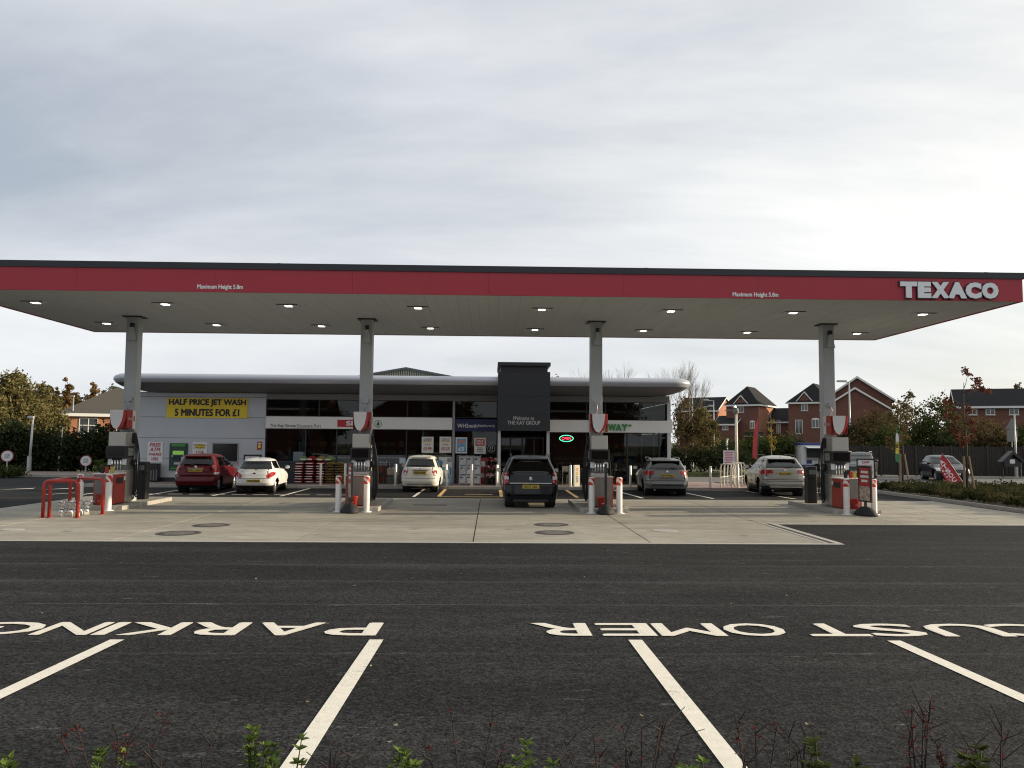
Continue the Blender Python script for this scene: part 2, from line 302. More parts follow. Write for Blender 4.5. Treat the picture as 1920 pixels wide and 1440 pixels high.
# near bays: lines 0.1 m wide, 2.4 m apart
for (pa, pb) in (((220, 1200), (0, 1303.5)), ((706, 1200), (548, 1440)), ((1191, 1200.5), (1379, 1440)), ((1676, 1202), (1920, 1311))):
    a, b = gslope(*pa), gslope(*pb); d = (b - a); b = a + d * (5.1 / abs(d.y))
    painted([(b.x - .065, b.y), (b.x + .065, b.y), (a.x + .065, a.y), (a.x - .065, a.y)])
# CUSTOMER PARKING, painted to be read from the forecourt
def road_letter(ch, pxl, pxr):
    a, b = gslope(pxl, 1181), gslope(pxr, 1181); w = b.x - a.x; yt, yb = gslope(960, 1169.5).y, gslope(960, 1193.5).y
    o = text(ch, w, yt - yb, (b.x, yt, gz(yt) + 0.006), PAINT, lot, 'painted_letter', (0, 0, math.pi), bold=0.016)
    o.rotation_euler = (SLOPE_ROT, 0, math.pi); o.rotation_euler = (Matrix.Rotation(SLOPE_ROT, 3, 'X') @ Matrix.Rotation(math.pi, 3, 'Z')).to_euler()
for ch, a, b in (('P', 612, 712), ('A', 474, 600), ('R', 346, 456), ('K', 225, 340), ('I', 193, 219), ('N', 80, 186), ('G', -60, 76),
                 ('R', 997, 1104), ('E', 1121, 1222), ('M', 1229, 1349), ('O', 1356, 1468), ('T', 1500, 1610), ('S', 1609, 1720), ('U', 1738, 1868), ('C', 1866, 1990)):
    road_letter(ch, a, b)

# ------------------------------------------------------------------ forecourt slabs
fc = bpy.data.objects.new('forecourt_concrete', None); col.objects.link(fc); fc['kind'] = 'structure'
xs = [-14.5, -11.6, -7.8, -4.05, -0.35, 3.37, 7.05, 10.85, 13.6, 16.28]; yj = [17.42, 21.55, 25.9, 30.1]
J = 0.013
for i in range(len(xs) - 1):
    for j in range(3):
        if j == 0 and xs[i] > 7: continue
        B(xs[i] + J, xs[i + 1] - J, yj[j] + J, yj[j + 1] - J, -0.05, 0.008).build('slab', CONC, fc)
EDGE = mat('pale_edging', (0.40, 0.385, 0.345), 0.8, var=0.12, vscale=8)
for nm, b in (('edging', (-14.5, 7.40, 17.24, 17.40)), ('edging', (7.07, 7.15, 17.42, 21.9)), ('edging', (7.29, 7.43, 17.42, 21.9))):
    B(b[0], b[1], b[2], b[3], -0.04, 0.011).build(nm, EDGE, fc)
B(7.17, 7.27, 17.42, 21.9, -0.04, 0.006).build('drain_channel', IRON, fc)
B(7.45, 16.28, 21.42, 21.53, -0.04, 0.010).build('edging', EDGE, fc)
B(-14.5, 16.28, 30.12, 30.22, -0.03, 0.012).build('edging', EDGE, fc)
painted([(11.9, 29.9), (12.0, 29.9), (13.6, 21.8), (13.45, 21.8)], EDGE, 'edging', 0.011, fc)
RING = mat('mortar_surround', (0.30, 0.28, 0.235), 0.9, var=0.2, vscale=7)
def cover(px, py, rx, pale=False):
    p = gnd(px, py, 0.009)
    t = thing('manhole_cover', '', 'manhole', (p.x, p.y, 0.009), 0, None if pale else 'round covers set in the forecourt')
    sur = MB().lathe([(0, 0.0005), (rx * 1.55, 0.0005), (rx * 1.55, -0.02)], 28).build('surround', RING, t)
    c = MB().lathe([(0, 0.006), (rx * .93, 0.006), (rx * .93, -0.02)], 28).build('lid', EDGE if pale else IRON, t)
    MB().lathe([(rx * .95, -.02), (rx * .95, 0.007), (rx * 1.04, 0.007), (rx * 1.04, -.02)], 28).build('ring', KERB if pale else IRON, t)
    if not pale:
        for k in range(-3, 4): B(-rx * .75 + abs(k) * .05, rx * .75 - abs(k) * .05, k * rx * .2 - .012, k * rx * .2 + .012, 0.006, 0.010).build('rib', RING, t)
    return t
for (px, py, rx, lb) in ((335, 1000, .46, 'left dark round cover on the forecourt, the nearer of the left pair'), (396, 985, .42, 'dark round cover on the forecourt, the farther of the left pair'),
                         (1040, 999, .44, 'dark ribbed round cover on the forecourt, the nearer of the centre pair'), (1034, 984, .42, 'dark round cover on the forecourt, the farther of the centre pair')):
    cover(px, py, rx)['label'] = lb
cover(1248, 995, .30, True)['label'] = 'small pale round cover set in the concrete right of centre'
cover(24, 993, .24, True)['label'] = 'small pale cover in the concrete at the left edge'
g = gnd(806, 947, .0085); tag(B(g.x - .55, g.x + .55, g.y - .14, g.y + .14, .002, .013).build('drain_grate', IRON), 'long dark drain grate in the concrete under the canopy', 'drain')

# ------------------------------------------------------------------ bays in front of the shop, pavement, roads
def wline(pts, m=PAINT, nm='painted_line'): return painted(pts, m, nm, 0.006)
for x in (-15.1, -12.7, -10.25, -7.75, -5.3, -2.85):
    wline([(x - .06, 31.0), (x + .06, 31.0), (x + .06, 35.9), (x - .06, 35.9)])
x = -14.6
while x < -4.6:
    if not (-9.7 < x < -9.0): wline([(x, 31.75), (x + .55, 31.75), (x + .55, 31.87), (x, 31.87)])
    x += .8
for x in (5.35, 8.0, 11.1, 13.9): wline([(x - .05 + .35, 31.0), (x + .07 + .35, 31.0), (x + .06, 35.9), (x - .06, 35.9)])
for a in ([(-2.0, 31.2), (-1.86, 31.2), (-1.86, 35.8), (-2.0, 35.8)], [(-2.0, 31.2), (1.0, 31.2), (1.0, 31.32), (-2.0, 31.32)], [(.36, 31.2), (.62, 31.2), (.62, 35.6), (.36, 35.6)],
          [(-1.0, 32.6), (.1, 32.6), (.1, 32.75), (-1.0, 32.75)], [(3.2, 31.2), (3.34, 31.2), (3.34, 35.8), (3.2, 35.8)]): wline(a, YPAINT)
for (a, b) in (((0, 918), (66, 915)), ((78, 918), (136, 915))):
    p, q = gnd(*a), gnd(*b); wline([(p.x, p.y - .15), (q.x, q.y - .1), (q.x - .1, q.y + .25), (p.x + .9, p.y + .75)])
p, q = gnd(78, 928), gnd(150, 924); wline([(p.x, p.y), (q.x, q.y), (q.x, q.y + .22), (p.x, p.y + .22)])
p, q = gnd(125, 935), gnd(190, 929); wline([(p.x, p.y), (q.x, q.y), (q.x, q.y + .2), (p.x, p.y + .2)])

def kerb_run(pts, w=0.14, h=0.12, z=0.0, parent=None):
    for (a, b) in zip(pts[:-1], pts[1:]):
        a, b = Vector((*a, 0)), Vector((*b, 0)); L = (b - a).length; n = max(1, round(L / 0.915)); d = (b - a) / n; nn = Vector((-d.y, d.x, 0)).normalized() * w
        yield from ((a + d * k, a + d * (k + 1), nn) for k in range(n))
def kerbs(name, pts, w=0.14, h=0.12):
    root = bpy.data.objects.new(name, None); col.objects.link(root); root['kind'] = 'structure'
    for a, b, nn in kerb_run(pts, w):
        g_ = (b - a) * 0.006
        a, b = a + g_, b - g_
        MB().add([a, b, b + nn, a + nn] + [p + Vector((0, 0, h)) for p in (a, b, b + nn, a + nn)], [(0, 3, 2, 1), (4, 5, 6, 7), (0, 1, 5, 4), (1, 2, 6, 5), (2, 3, 7, 6), (3, 0, 4, 7)]).build('kerb_stone', KERB, root)
    return root
kerbs('pavement_kerb', [(-17.6, 36.1), (7.4, 36.1)])
struct('pavement', B(-17.6, 7.45, 36.24, 52, -0.05, 0.112), BLOCK)
kerbs('path_kerb', [(7.4, 36.1), (16.3, 36.1)], h=0.03)
struct('path', MB().box(7.47, 13.6, 36.26, 41.6, -0.05, 0.105), PINK)
struct('flower_bed', MB().box(13.62, 16.3, 37.2, 41.5, -0.05, 0.09).box(11.2, 13.4, 40.6, 41.55, .1, .12), SOIL)
struct('path_ramp', MB().box(13.62, 16.3, 36.26, 37.18, -0.05, 0.10), PINK)
kerbs('bed_kerb', [(16.44, 20.9), (16.44, 35.2), (16.9, 36.3), (18.0, 37.2), (22, 38.6), (40, 41.0)][::-1])
struct('planting_bed', MB().add([(x, y, 0.07) for x, y in ((16.56, 21), (60, 21), (60, 43), (40, 40.8), (22, 38.4), (18.1, 37.0), (17.0, 36.2), (16.56, 35.2))], [tuple(range(8))]), SOIL)
struct('road', MB().quad((7.6, 41.9, 0.0), (160, 41.9, 0.0), (160, 50.2, 0.0), (7.6, 50.2, 0.0)).quad((16.5, 36, -.005), (60, 36, -.005), (60, 41.9, -.005), (16.5, 41.9, -.005)).quad((18.8, 50.2, -.002), (30, 50.2, -.002), (34, 140, -.002), (24, 140, -.002)), ROADM)
for k in range(14): painted([(13 + k * 5.5, 46.0), (15.4 + k * 5.5, 46.0), (15.4 + k * 5.5, 46.12), (13 + k * 5.5, 46.12)], PAINT, 'road_marking', 0.006, bpy.data.objects['road'])
kerbs('road_kerb', [(19, 50.4), (90, 50.4)])
struct('verge', B(30, 160, 50.56, 70, -0.05, 0.11), GRASS)
struct('grass_bank', B(-10, 18.6, 50.6, 90, -0.05, 0.25), GRASS)
kerbs('left_kerb', [(-34, 40.2), (-24.4, 44.6), (-17.6, 45.0)])
struct('left_pavement', B(-60, -17.7, 45.2, 49.6, -0.05, 0.11), BLOCK)
struct('left_bed', B(-60, -25.2, 43.2, 45.1, -.05, .13), SOIL)

# ================================================================== canopy
CF, CB_ = 21.9, 30.6; CX0, CX1 = -14.6, 14.41
SOF = at(920, 554, CF).z; TOP = at(920, 499.5, CF).z
RED = mat('red_fascia', (0.38, 0.030, 0.048), 0.45, var=0.05, vscale=1.2, spec=0.4)
DARK = mat('dark_trim', (0.018, 0.021, 0.028), 0.5)
SOFM = mat('soffit_white', (0.55, 0.59, 0.61), 0.6, var=0.05, vscale=2, objvar=0.012)
COLM = mat('column_grey', (0.43, 0.46, 0.48), 0.5, var=0.06, vscale=3)
WHITE = mat('white_paint', (0.74, 0.73, 0.70), 0.5, var=0.06, vscale=4)
SILV = mat('silver_letter', (0.80, 0.81, 0.82), 0.4)
LAMP = mat('lit_lamp', (1.0, 0.96, 0.86), 0.4, emit=3.5)
cn = thing('petrol_canopy', 'long flat petrol station canopy with red fascia on four grey columns', 'canopy', (0, CF, 0))
H0, H1 = SOF, TOP; DT = 0.17; W = CX1 - CX0
x = CX0 + 0.06
k = 0
while x < CX1 - 0.1:
    x2 = min(x + 0.295, CX1 - 0.06); B(x, x2 - .004, 0.06, CB_ - CF - 0.06, H0 + .012 + .002 * (k % 2), H0 + .06).build('soffit_strip', SOFM, cn); x = x2; k += 1
B(CX0 + .02, CX1 - .02, .02, CB_ - CF - .02, H0 + .07, H1 - .1).build('roof_deck', DARK, cn)
n = 8
for i in range(n):
    a, b = CX0 + W * i / n, CX0 + W * (i + 1) / n
    B(a + .002, b - .002, -.03, .02, H0, H1 - DT).build('fascia_panel', RED, cn); B(a + .002, b - .002, CB_ - CF - .02, CB_ - CF + .03, H0, H1 - DT).build('fascia_panel', RED, cn)
for i in range(3):
    a, b = (CB_ - CF) * i / 3, (CB_ - CF) * (i + 1) / 3
    for xx in (CX0 - .03, CX1 - .02): B(xx, xx + .05, a + .022, b - .022, H0, H1 - DT).build('fascia_panel', RED, cn)
tr = MB(); e = .06
tr.box(CX0 - e, CX1 + e, -e, .03, H1 - DT, H1).box(CX0 - e, CX1 + e, CB_ - CF - .03, CB_ - CF + e, H1 - DT, H1).box(CX0 - e, CX0 + .03, .032, CB_ - CF - .032, H1 - DT, H1).box(CX1 - .03, CX1 + e, .032, CB_ - CF - .032, H1 - DT, H1)
tr.build('top_trim', DARK, cn)
for px in (524, 1210, 1844):
    p = at(px, 500, CF + .3); B(p.x - .05, p.x + .05, .2, .35, H1, H1 + .06).build('roof_bracket', DARK, cn)
LF = [(67, 567), (310, 570), (541, 573), (784, 577), (1016, 580), (1258, 583), (1487, 586), (1730, 589), (200, 606), (406, 609), (603, 611), (807, 615), (1003, 618), (1206, 620), (1401, 623), (1607, 625)]
for px, py in LF:
    p = gnd(px, py, H0)
    fr = MB().box(p.x - .30, p.x + .30, p.y - CF - .22, p.y - CF + .22, H0 - .012, H0 + .03).build('soffit_light', SOFM, cn)
    B(p.x - .095, p.x + .095, p.y - CF - .095, p.y - CF + .095, H0 - .026, H0 - .012).build('lens', LAMP, fr)
    MB().box(p.x - .31, p.x + .31, p.y - CF - .235, p.y - CF - .225, H0 - .016, H0 + .0).build('lamp_shadow_strip', DARK, fr)  # dark strip drawn as the shadow along the lamp frame
PX = [-11.47, -4.02, 3.39, 10.97]; CY0, CY1 = 26.5, 26.86
for i, x in enumerate(PX):
    cw = .19
    c = B(x - cw, x + cw, CY0 - CF, CY1 - CF, 0.1, H0 - .002).build('column', COLM, cn, bev=.012)
    B(x - cw - .10, x + cw + .10, CY0 - CF - .10, CY1 - CF + .10, H0 - .02, H0 + .012).build('collar', DARK, c)
    fl = MB().prism([(-.05, .42), (.05, .42), (.12, .03), (.15, .0), (-.15, .0), (-.12, .03)], CY0 - CF - .14, CY0 - CF - .02).build('flood_lamp', COLM, c); fl.location = (x + .03, 0, H0 - .78)
    B(x - .03, x + .08, CY0 - CF - .12, CY0 - CF + .0, H0 - .37, H0 - .22).build('lamp_bracket', DARK, c)
    MB().tube([(x - .02, CY0 - CF - .03, 3.0), (x + .01, CY0 - CF - .12, 3.15), (x + .0, CY0 - CF - .1, 3.3)], .022, 6).box(x - .09, x + .09, CY0 - CF - .14, CY0 - CF - .02, 3.28, 3.42).build('camera_arm', COLM, c)
for (px0, px1, py0, py1) in ((369, 455, 543.5, 531.5), (1374, 1460, 558, 546)):
    a, b, c_ = at(px0, py0, CF - .05), at(px1, py0, CF - .05), at(px0, py1, CF - .05)
    text('Maximum Height 5.8m', b.x - a.x, .155, (a.x, -.034, a.z), SILV, cn, 'height_lettering', bold=.035)
a, b, c_ = at(1689, 558, CF - .1), at(1873, 559, CF - .1), at(1689, 527, CF - .1); xx = a.x; hh = c_.z - a.z - .01
for ch, f0, f1 in (('T', 0, .17), ('E', .178, .312), ('X', .315, .50), ('A', .485, .675), ('C', .665, .825), ('O', .832, 1.0)):
    w = b.x - a.x
    l = text(ch, w * (f1 - f0), hh, (a.x + w * f0, -.075, a.z), SILV, cn, 'letter', bold=.075, depth=.05)
    text(ch, w * (f1 - f0) + .05, hh + .05, (-.025, -.025, -.028), DARK, l, 'letter_backing', (0, 0, 0), bold=.075, depth=.05)
# ================================================================== pump islands
STEEL = mat('brushed_steel', (0.50, 0.48, 0.44), 0.42, metal=0.75, var=0.10, vscale=6, stretch=(1, 1, 14))
REDM = mat('red_enamel', (0.36, 0.030, 0.022), 0.4, var=0.08, vscale=3)
BLACK = mat('black_plastic', (0.012, 0.012, 0.014), 0.45)
RUBBER = mat('rubber', (0.018, 0.018, 0.019), 0.75, var=0.2, vscale=12)
GREYM = mat('grey_module', (0.16, 0.165, 0.16), 0.5, var=0.15, vscale=8)
CHROME = mat('chrome', (0.75, 0.75, 0.74), 0.18, metal=1.0)
PAPER = mat('white_notice', (0.68, 0.68, 0.70), 0.6)
CREAM = mat('cream_paint', (0.62, 0.59, 0.50), 0.55, var=0.06, vscale=5)
def stripes_mat():
    m = bpy.data.materials.new('red_white_tape'); m.use_nodes = True; nt = m.node_tree; b = nt.nodes['Principled BSDF']; N = nt.nodes.new; L = nt.links.new
    tc = N('ShaderNodeTexCoord'); w = N('ShaderNodeTexWave'); w.wave_type = 'BANDS'; w.bands_direction = 'DIAGONAL'; w.inputs['Scale'].default_value = 2.6; L(tc.outputs['Object'], w.inputs[0])
    r = N('ShaderNodeValToRGB'); r.color_ramp.interpolation = 'CONSTANT'; r.color_ramp.elements[0].color = (0.50, 0.03, 0.025, 1); r.color_ramp.elements[1].color = (0.70, 0.66, 0.62, 1); r.color_ramp.elements[1].position = .68; L(w.outputs[0], r.inputs[0]); L(r.outputs[0], b.inputs['Base Color']); return m
TAPE = stripes_mat()
ordn = ['left-most', 'second', 'third', 'right-most']
side = ['beside the red hoop rails', 'in front of the stacked fuel bags', 'right of the dark people carrier', 'beside the roadside shrub bed']
def bez(pts, n=10):
    out = []
    P = [Vector(p) for p in pts]; P = [P[0]] + P + [P[-1]]
    for i in range(1, len(P) - 2):
        for k in range(n):
            t = k / n; a, b, c, d = P[i - 1], P[i], P[i + 1], P[i + 2]
            out.append(0.5 * ((2 * b) + (c - a) * t + (2 * a - 5 * b + 4 * c - d) * t * t + (3 * b - a - 3 * c + d) * t ** 3))
    return out + [P[-2]]
for i, x in enumerate(PX):
    IY0, IY1 = 24.6, 28.4
    isl = thing('pump_island', f'{ordn[i]} raised concrete pump island, {side[i]}', 'island', (x, IY0, 0), 0, 'pump islands')
    nk = 4
    for k in range(nk):
        a, b = (IY1 - IY0) * k / nk, (IY1 - IY0) * (k + 1) / nk
        for s in (-1, 1): B(s * .66 - .07, s * .66 + .07, a + .004, b - .004, .0, .13).build('kerb_stone', KERB, isl, bev=.015)
    B(-.588, .588, .15, IY1 - IY0 - .15, .009, .125).build('island_top', CONC, isl)
    for yy in (.0, IY1 - IY0 - .14): B(-.588, .588, yy + .004, yy + .136, .0, .13).build('kerb_stone', KERB, isl, bev=.015)
    # bollards
    for s in (-1, 1):
        bo = thing('bollard', f'white bollard with red striped top, {"left" if s < 0 else "right"} front corner of the {ordn[i]} pump island', 'bollard', (x + s * .41, 24.42, 0.0), 0, 'pump bollards')
        MB().lathe([(0, 1.06), (.07, 1.06), (.088, 1.03), (.088, 0)], 18).build('post', WHITE, bo, smooth=True)
        MB().lathe([(.092, 1.03), (.092, .83)], 18).build('striped_band', TAPE, bo, smooth=True)
        MB().lathe([(0, .025), (.15, .025), (.16, 0)], 18).build('base_plate', WHITE, bo)
    # service unit with bin in front of the pump
    t = thing('service_unit', f'red sided steel litter and service unit in front of the {ordn[i]} fuel pump', 'service unit', (x, 25.0, .125), 0, 'red service units')
    B(-.31, .31, .0, .72, .03, .90).build('cabinet', REDM, t, bev=.012)
    B(-.27, .27, -.012, .01, .05, .88).build('steel_front', mat('shaded_steel', (.20, .19, .175), .5, metal=.4, var=.12, vscale=6), t)  # shadow and dark reflection on the front put into a darker steel
    for s in (-1, 1):
        B(s * .305 - .012, s * .305 + .012, .10, .55, .62, .80).build('bin_slot', BLACK, t)
        B(s * .318 - .004, s * .318 + .004, .60, .70, .70, .82).build('badge', PAPER, t)
    B(-.33, .33, -.02, .74, .90, .93).build('top', WHITE if i in (0, 3) else STEEL, t, bev=.006)
    B(-.30, .30, .02, .70, .0, .03).build('plinth', DARK, t)
    bk = thing('sand_bucket', f'red fire bucket standing before the {ordn[i]} service unit', 'bucket', (x + (.0 if i in (0, 3) else -.05), 24.8, .125), 0, 'red fire buckets')
    MB().lathe([(0, .015), (.115, .015), (.15, .30), (.16, .31), (.155, .32), (.14, .30), (.105, .03), (0, .03)], 20).build('pail', REDM, bk, smooth=True)
    MB().tube(bez([(-.15, 0, .30), (-.10, -.05, .20), (0, -.14, .14), (.10, -.05, .20), (.15, 0, .30)], 5), .006, 6).build('handle', STEEL, bk)
    if i in (0, 3):
        for q, (bx, by, cm, lb) in enumerate(((.02, .10, REDM, 'red oil bottle'), (.16, .14, mat('yellow_plastic', (.5, .36, .06), .4), 'yellow oil bottle'), (-.12, .12, RUBBER, 'black oil bottle'))):
            bt = thing('oil_bottle', f'{lb} on top of the {ordn[i]} service unit', 'bottle', (x + bx, 25.0 + by, 1.055), 0, 'bottles on the service units')
            B(-.05, .05, -.03, .03, 0, .20).build('body', cm, bt, bev=.015); MB().lathe([(.022, .19), (.022, .25), (0, .25)], 10).build('cap', BLACK, bt)
    # the dispenser
    t = thing('fuel_pump', f'{ordn[i]} fuel pump with steel casing, black display and hoses on both sides', 'fuel pump', (x, 25.74, .125), 0, 'fuel pumps')
    B(-.27, .27, .02, .64, .03, 1.0).build('lower_casing', STEEL, t, bev=.01)
    B(-.22, .22, .10, .6, 1.0, 1.40).build('spine', GREYM, t)
    for k in range(4): MB().tube([(-.13 + k * .085, .03, .99), (-.13 + k * .085, .03, 1.39)], .022, 10).build('pipe', CHROME, t, smooth=True)
    for s in (-1, 1): B(s * .21 - .07, s * .21 + .07, .06, .075, 1.16, 1.34).build('notice', PAPER, t)
    dsp = B(-.30, .30, -.06, .60, 1.38, 1.73).build('display_head', BLACK, t, bev=.02)
    B(-.25, .25, -.068, -.055, 1.43, 1.69).build('screen', mat('dark_screen', (.004, .004, .005), .12), dsp)
    for s in (-1, 1):
        kp = B(s * .302 - .006, s * .302 + .006, .10, .50, 1.43, 1.68).build('side_display', GREYM, dsp)
        for a in range(2):
            for c in range(2): B(s * .311 - .004, s * .311 + .004, .14 + a * .16, .26 + a * .16, 1.46 + c * .11, 1.54 + c * .11).build('readout', mat('grey_readout', (.25, .27, .25), .3), dsp)
    B(-.255, .255, .0, .58, 1.735, 2.17).build('upper_casing', STEEL, t, bev=.012)
    hm = B(-.23, .23, .66, .745, .03, 2.19).build('hose_mast', GREYM, t)
    for s in (-1, 1):
        for k in range(4):
            yy = .50 + k * .075; xx = s * (.30)
            B(s * .255 - .02, s * .255 + .02, yy - .03, yy + .03, 1.82, 2.15).build('hose_guide', BLACK, t)
            B(s * .285 - .03, s * .285 + .03, yy - .028, yy + .028, 1.12, 1.32).build('nozzle_boot', BLACK, t, bev=.01)
            nz = MB().tube([(xx + s * .03, yy, 1.02), (xx + s * .035, yy, 1.18), (xx + s * .01, yy - .01, 1.27)], [.012, .03, .022], 8).build('nozzle', CHROME if k % 2 else BLACK, t, smooth=True)
            sag = .10 + .05 * ((k * 7 + i * 3) % 4)
            MB().tube(bez([(s * .27, yy, 2.10), (s * .36, yy - .02, 1.75), (s * (.38 + .02 * k), yy - .03, 1.1), (s * (.40 + .015 * k), yy - .03, .45), (s * .36, yy - .04, sag), (s * .33, yy - .06, .25), (s * .335, yy - .02, .6), (s * .33, yy, 1.03)], 6), .0155, 7).build('hose', RUBBER, t, smooth=True)
    t = thing('waste_bin', f'slim black forecourt bin behind the {ordn[i]} fuel pump', 'bin', (x + (.12, .0, .0, -.30)[i], 27.45, .125), 0, 'black bins behind the pumps')
    B(-.16, .16, -.16, .16, .0, .82).build('body', BLACK, t, bev=.025); B(-.17, .17, -.17, .17, .82, 1.22).build('hood', BLACK, t, bev=.05); B(-.11, .11, -.176, -.16, .95, 1.1).build('opening', GREYM, t)
    # number sign on the column
    zc = at(700, 773, 26.0).z; t = thing('pump_number_sign', f'red and white curved sign numbered {i + 1} on the {ordn[i]} canopy column', 'sign', (x, 25.72, zc - .60), 0, 'pump number signs')
    sh = [(-.23, .60), (.25, .60), (.245, .42), (.21, .24), (.15, .11), (.06, .03), (-.02, .0), (-.12, .05), (-.19, .18), (-.22, .36)]
    MB().prism(sh, .02, .66).build('body', REDM, t, bev=.012)
    shield = [(-.232, .602), (.17, .602), (.155, .42), (.115, .24), (.06, .11), (-.02, .012), (-.12, .055), (-.192, .18), (-.222, .36)]
    MB().prism(shield, -.005, .02).build('white_shield', PAPER, t)
    for s in (-1, 1):
        xs_ = s * .252
        B(min(xs_, xs_ + s * .012), max(xs_, xs_ + s * .012), .46, .665, .02, .602).build('number_panel', PAPER, t)
        B(min(xs_, xs_ + s * .010), max(xs_, xs_ + s * .010), .06, .455, .04, .602).build('red_panel', REDM, t)
        rot = (math.pi / 2, 0, s * math.pi / 2)
        text(str(i + 1), .085, .17, (xs_ + s * .016, .51 if s > 0 else .60, .26), REDM, t, 'number', rot)
        text('TEXACO', .26, .07, (xs_ + s * .014, .11 if s > 0 else .40, .30), PAPER, t, 'lettering', rot)
    B(-.05, .05, .66, .775, .2, .4).build('bracket', COLM, t)

# advert signs with rubber feet
def ad_sign(i, x, y, rz, face):
    t = thing('forecourt_sign', f'red poster sign on a black rubber base before the {ordn[i]} pump', 'sign', (x, y, .0), rz, 'forecourt poster signs')
    prof = [(.02, 0), (.42, .01), (.44, .05), (.34, .16), (.22, .24), (.10, .27), (0, .275)]
    me = MB().lathe([(r, z) for r, z in prof], 28)
    me.v = [(p[0] * 1.05, p[1] * .62, p[2]) for p in me.v]; me.build('rubber_base', RUBBER, t, smooth=True)
    B(-.03, .03, -.03, .03, .22, .42).build('stem', BLACK, t)
    fr = MB().box(-.31, .31, -.03, .03, .40, .44).box(-.31, .31, -.03, .03, 1.40, 1.46).box(-.31, -.27, -.03, .03, .442, 1.398).box(.27, .31, -.03, .03, .442, 1.398); fr.build('frame', BLACK, t, bev=.008)
    for s in (-1, 1):
        B(-.268, .268, min(s * .012, s * .018), max(s * .012, s * .018), .442, .86).build('poster', mat('poster_mix', (.42, .34, .28), .4, var=.9, vscale=9), t)
        B(-.268, .268, min(s * .012, s * .018), max(s * .012, s * .018), .862, 1.398).build('poster', REDM, t)
        for k, w in enumerate((.36, .42, .30)): B(-w / 2, w / 2, min(s * .019, s * .021), max(s * .019, s * .021), 1.24 - k * .13, 1.31 - k * .13).build('print_line', PAPER, t)
    return t
ad_sign(1, PX[1] - .04, 24.22, R(110), 0); ad_sign(2, PX[2] - .02, 24.22, R(84), 0); ad_sign(3, PX[3] + .02, 24.12, R(98), 0)

# red hoop rails and fill pipes at the left
def hoop(a, b, h, lb):
    a, b = Vector((*a, 0)), Vector((*b, 0)); d = (b - a).normalized(); r = .14; pts = [a]
    for k in range(6):
        t_ = k / 5 * math.pi / 2; pts.append(a + d * (r - r * math.cos(t_)) + Vector((0, 0, h - r + r * math.sin(t_))))
    for k in range(6):
        t_ = k / 5 * math.pi / 2; pts.append(b - d * (r - r * math.sin(t_)) + Vector((0, 0, h - r + r * math.cos(t_))))
    pts.append(b); t = thing('hoop_barrier', lb, 'barrier', a, 0, 'red hoop barriers'); MB().tube([p - a for p in pts], .045, 12).build('rail', REDM, t, smooth=True)
    for p in (a, b): MB().lathe([(0, .02), (.10, .02), (.10, 0)], 14, p - a).build('base_plate', REDM, t)
hoop((-11.74, 22.2), (-10.85, 22.2), .97, 'red hoop rail in front of the silver fill pipes')
hoop((-11.62, 22.28), (-11.83, 23.75), .97, 'red hoop rail left of the silver fill pipes, running away from the camera')
hoop((-11.76, 24.0), (-10.70, 23.3), .97, 'red hoop rail behind the silver fill pipes')
for k, (dx, dy) in enumerate(((0, 0), (.19, .08), (.38, .0), (.02, .42), (.24, .5), (.46, .42))):
    t = thing('fill_pipe', f'short silver tanker fill pipe inside the red rails, {["front left", "front middle", "front right", "rear left", "rear middle", "rear right"][k]} of six', 'pipe', (-11.43 + dx, 22.55 + dy, .008), R(-20 + 9 * k), 'silver fill pipes inside the red rails')
    MB().tube([(0, 0, 0), (0, 0, .22)], .055, 12).build('riser', CHROME, t, smooth=True); MB().lathe([(.08, .20), (.08, .24), (0, .24)], 14).build('collar', CHROME, t)
    MB().tube([(0, 0, .22), (0, -.01, .30), (.06, -.05, .37)], .06, 12).build('elbow', CHROME, t, smooth=True); MB().lathe([(0, .42), (.085, .40), (.085, .36), (.05, .34)], 14, (.07, -.05, 0)).build('cap', CHROME, t)
    MB().tube([(-.06, 0, .05), (.06, 0, .05)], .07, 10).build('clamp', CREAM, t)
# ================================================================== cars
def interp(prof, z):
    if z <= prof[0][0]: return prof[0][1]
    for (a, b), (c, d) in zip(prof[:-1], prof[1:]):
        if z <= c:
            t = (z - a) / (c - a); t2 = t * t * (3 - 2 * t) * .45 + t * .55
            return b + (d - b) * t2
    return prof[-1][1]
TINT = glass('car_glass', (.30, .33, .33), 1.5); TINTD = glass('privacy_glass', (.03, .032, .035), 1.5)
LRED = mat('tail_lamp_red', (.34, .012, .012), .15, coat=.6); LCLR = mat('clear_lamp', (.62, .60, .58), .12, coat=.6); SEAT = mat('seat_fabric', (.025, .025, .028), .9)
PLATE = mat('yellow_plate', (.52, .38, .05), .5); WPLATE = mat('white_plate', (.72, .72, .70), .5); CTRIM = mat('car_black_trim', (.016, .016, .017), .6); TYRE = mat('tyre', (.014, .014, .014), .85); RIM = mat('alloy_rim', (.42, .43, .44), .3, metal=.8)
def rounded_square(n):
    out = []
    for k in range(n):
        s = 8.0 * k / n
        if s < 2: p = (-1 + s, -1)
        elif s < 4: p = (1, -1 + (s - 2))
        elif s < 6: p = (1 - (s - 4), 1)
        else: p = (-1, 1 - (s - 6))
        out.append(p)
    return out
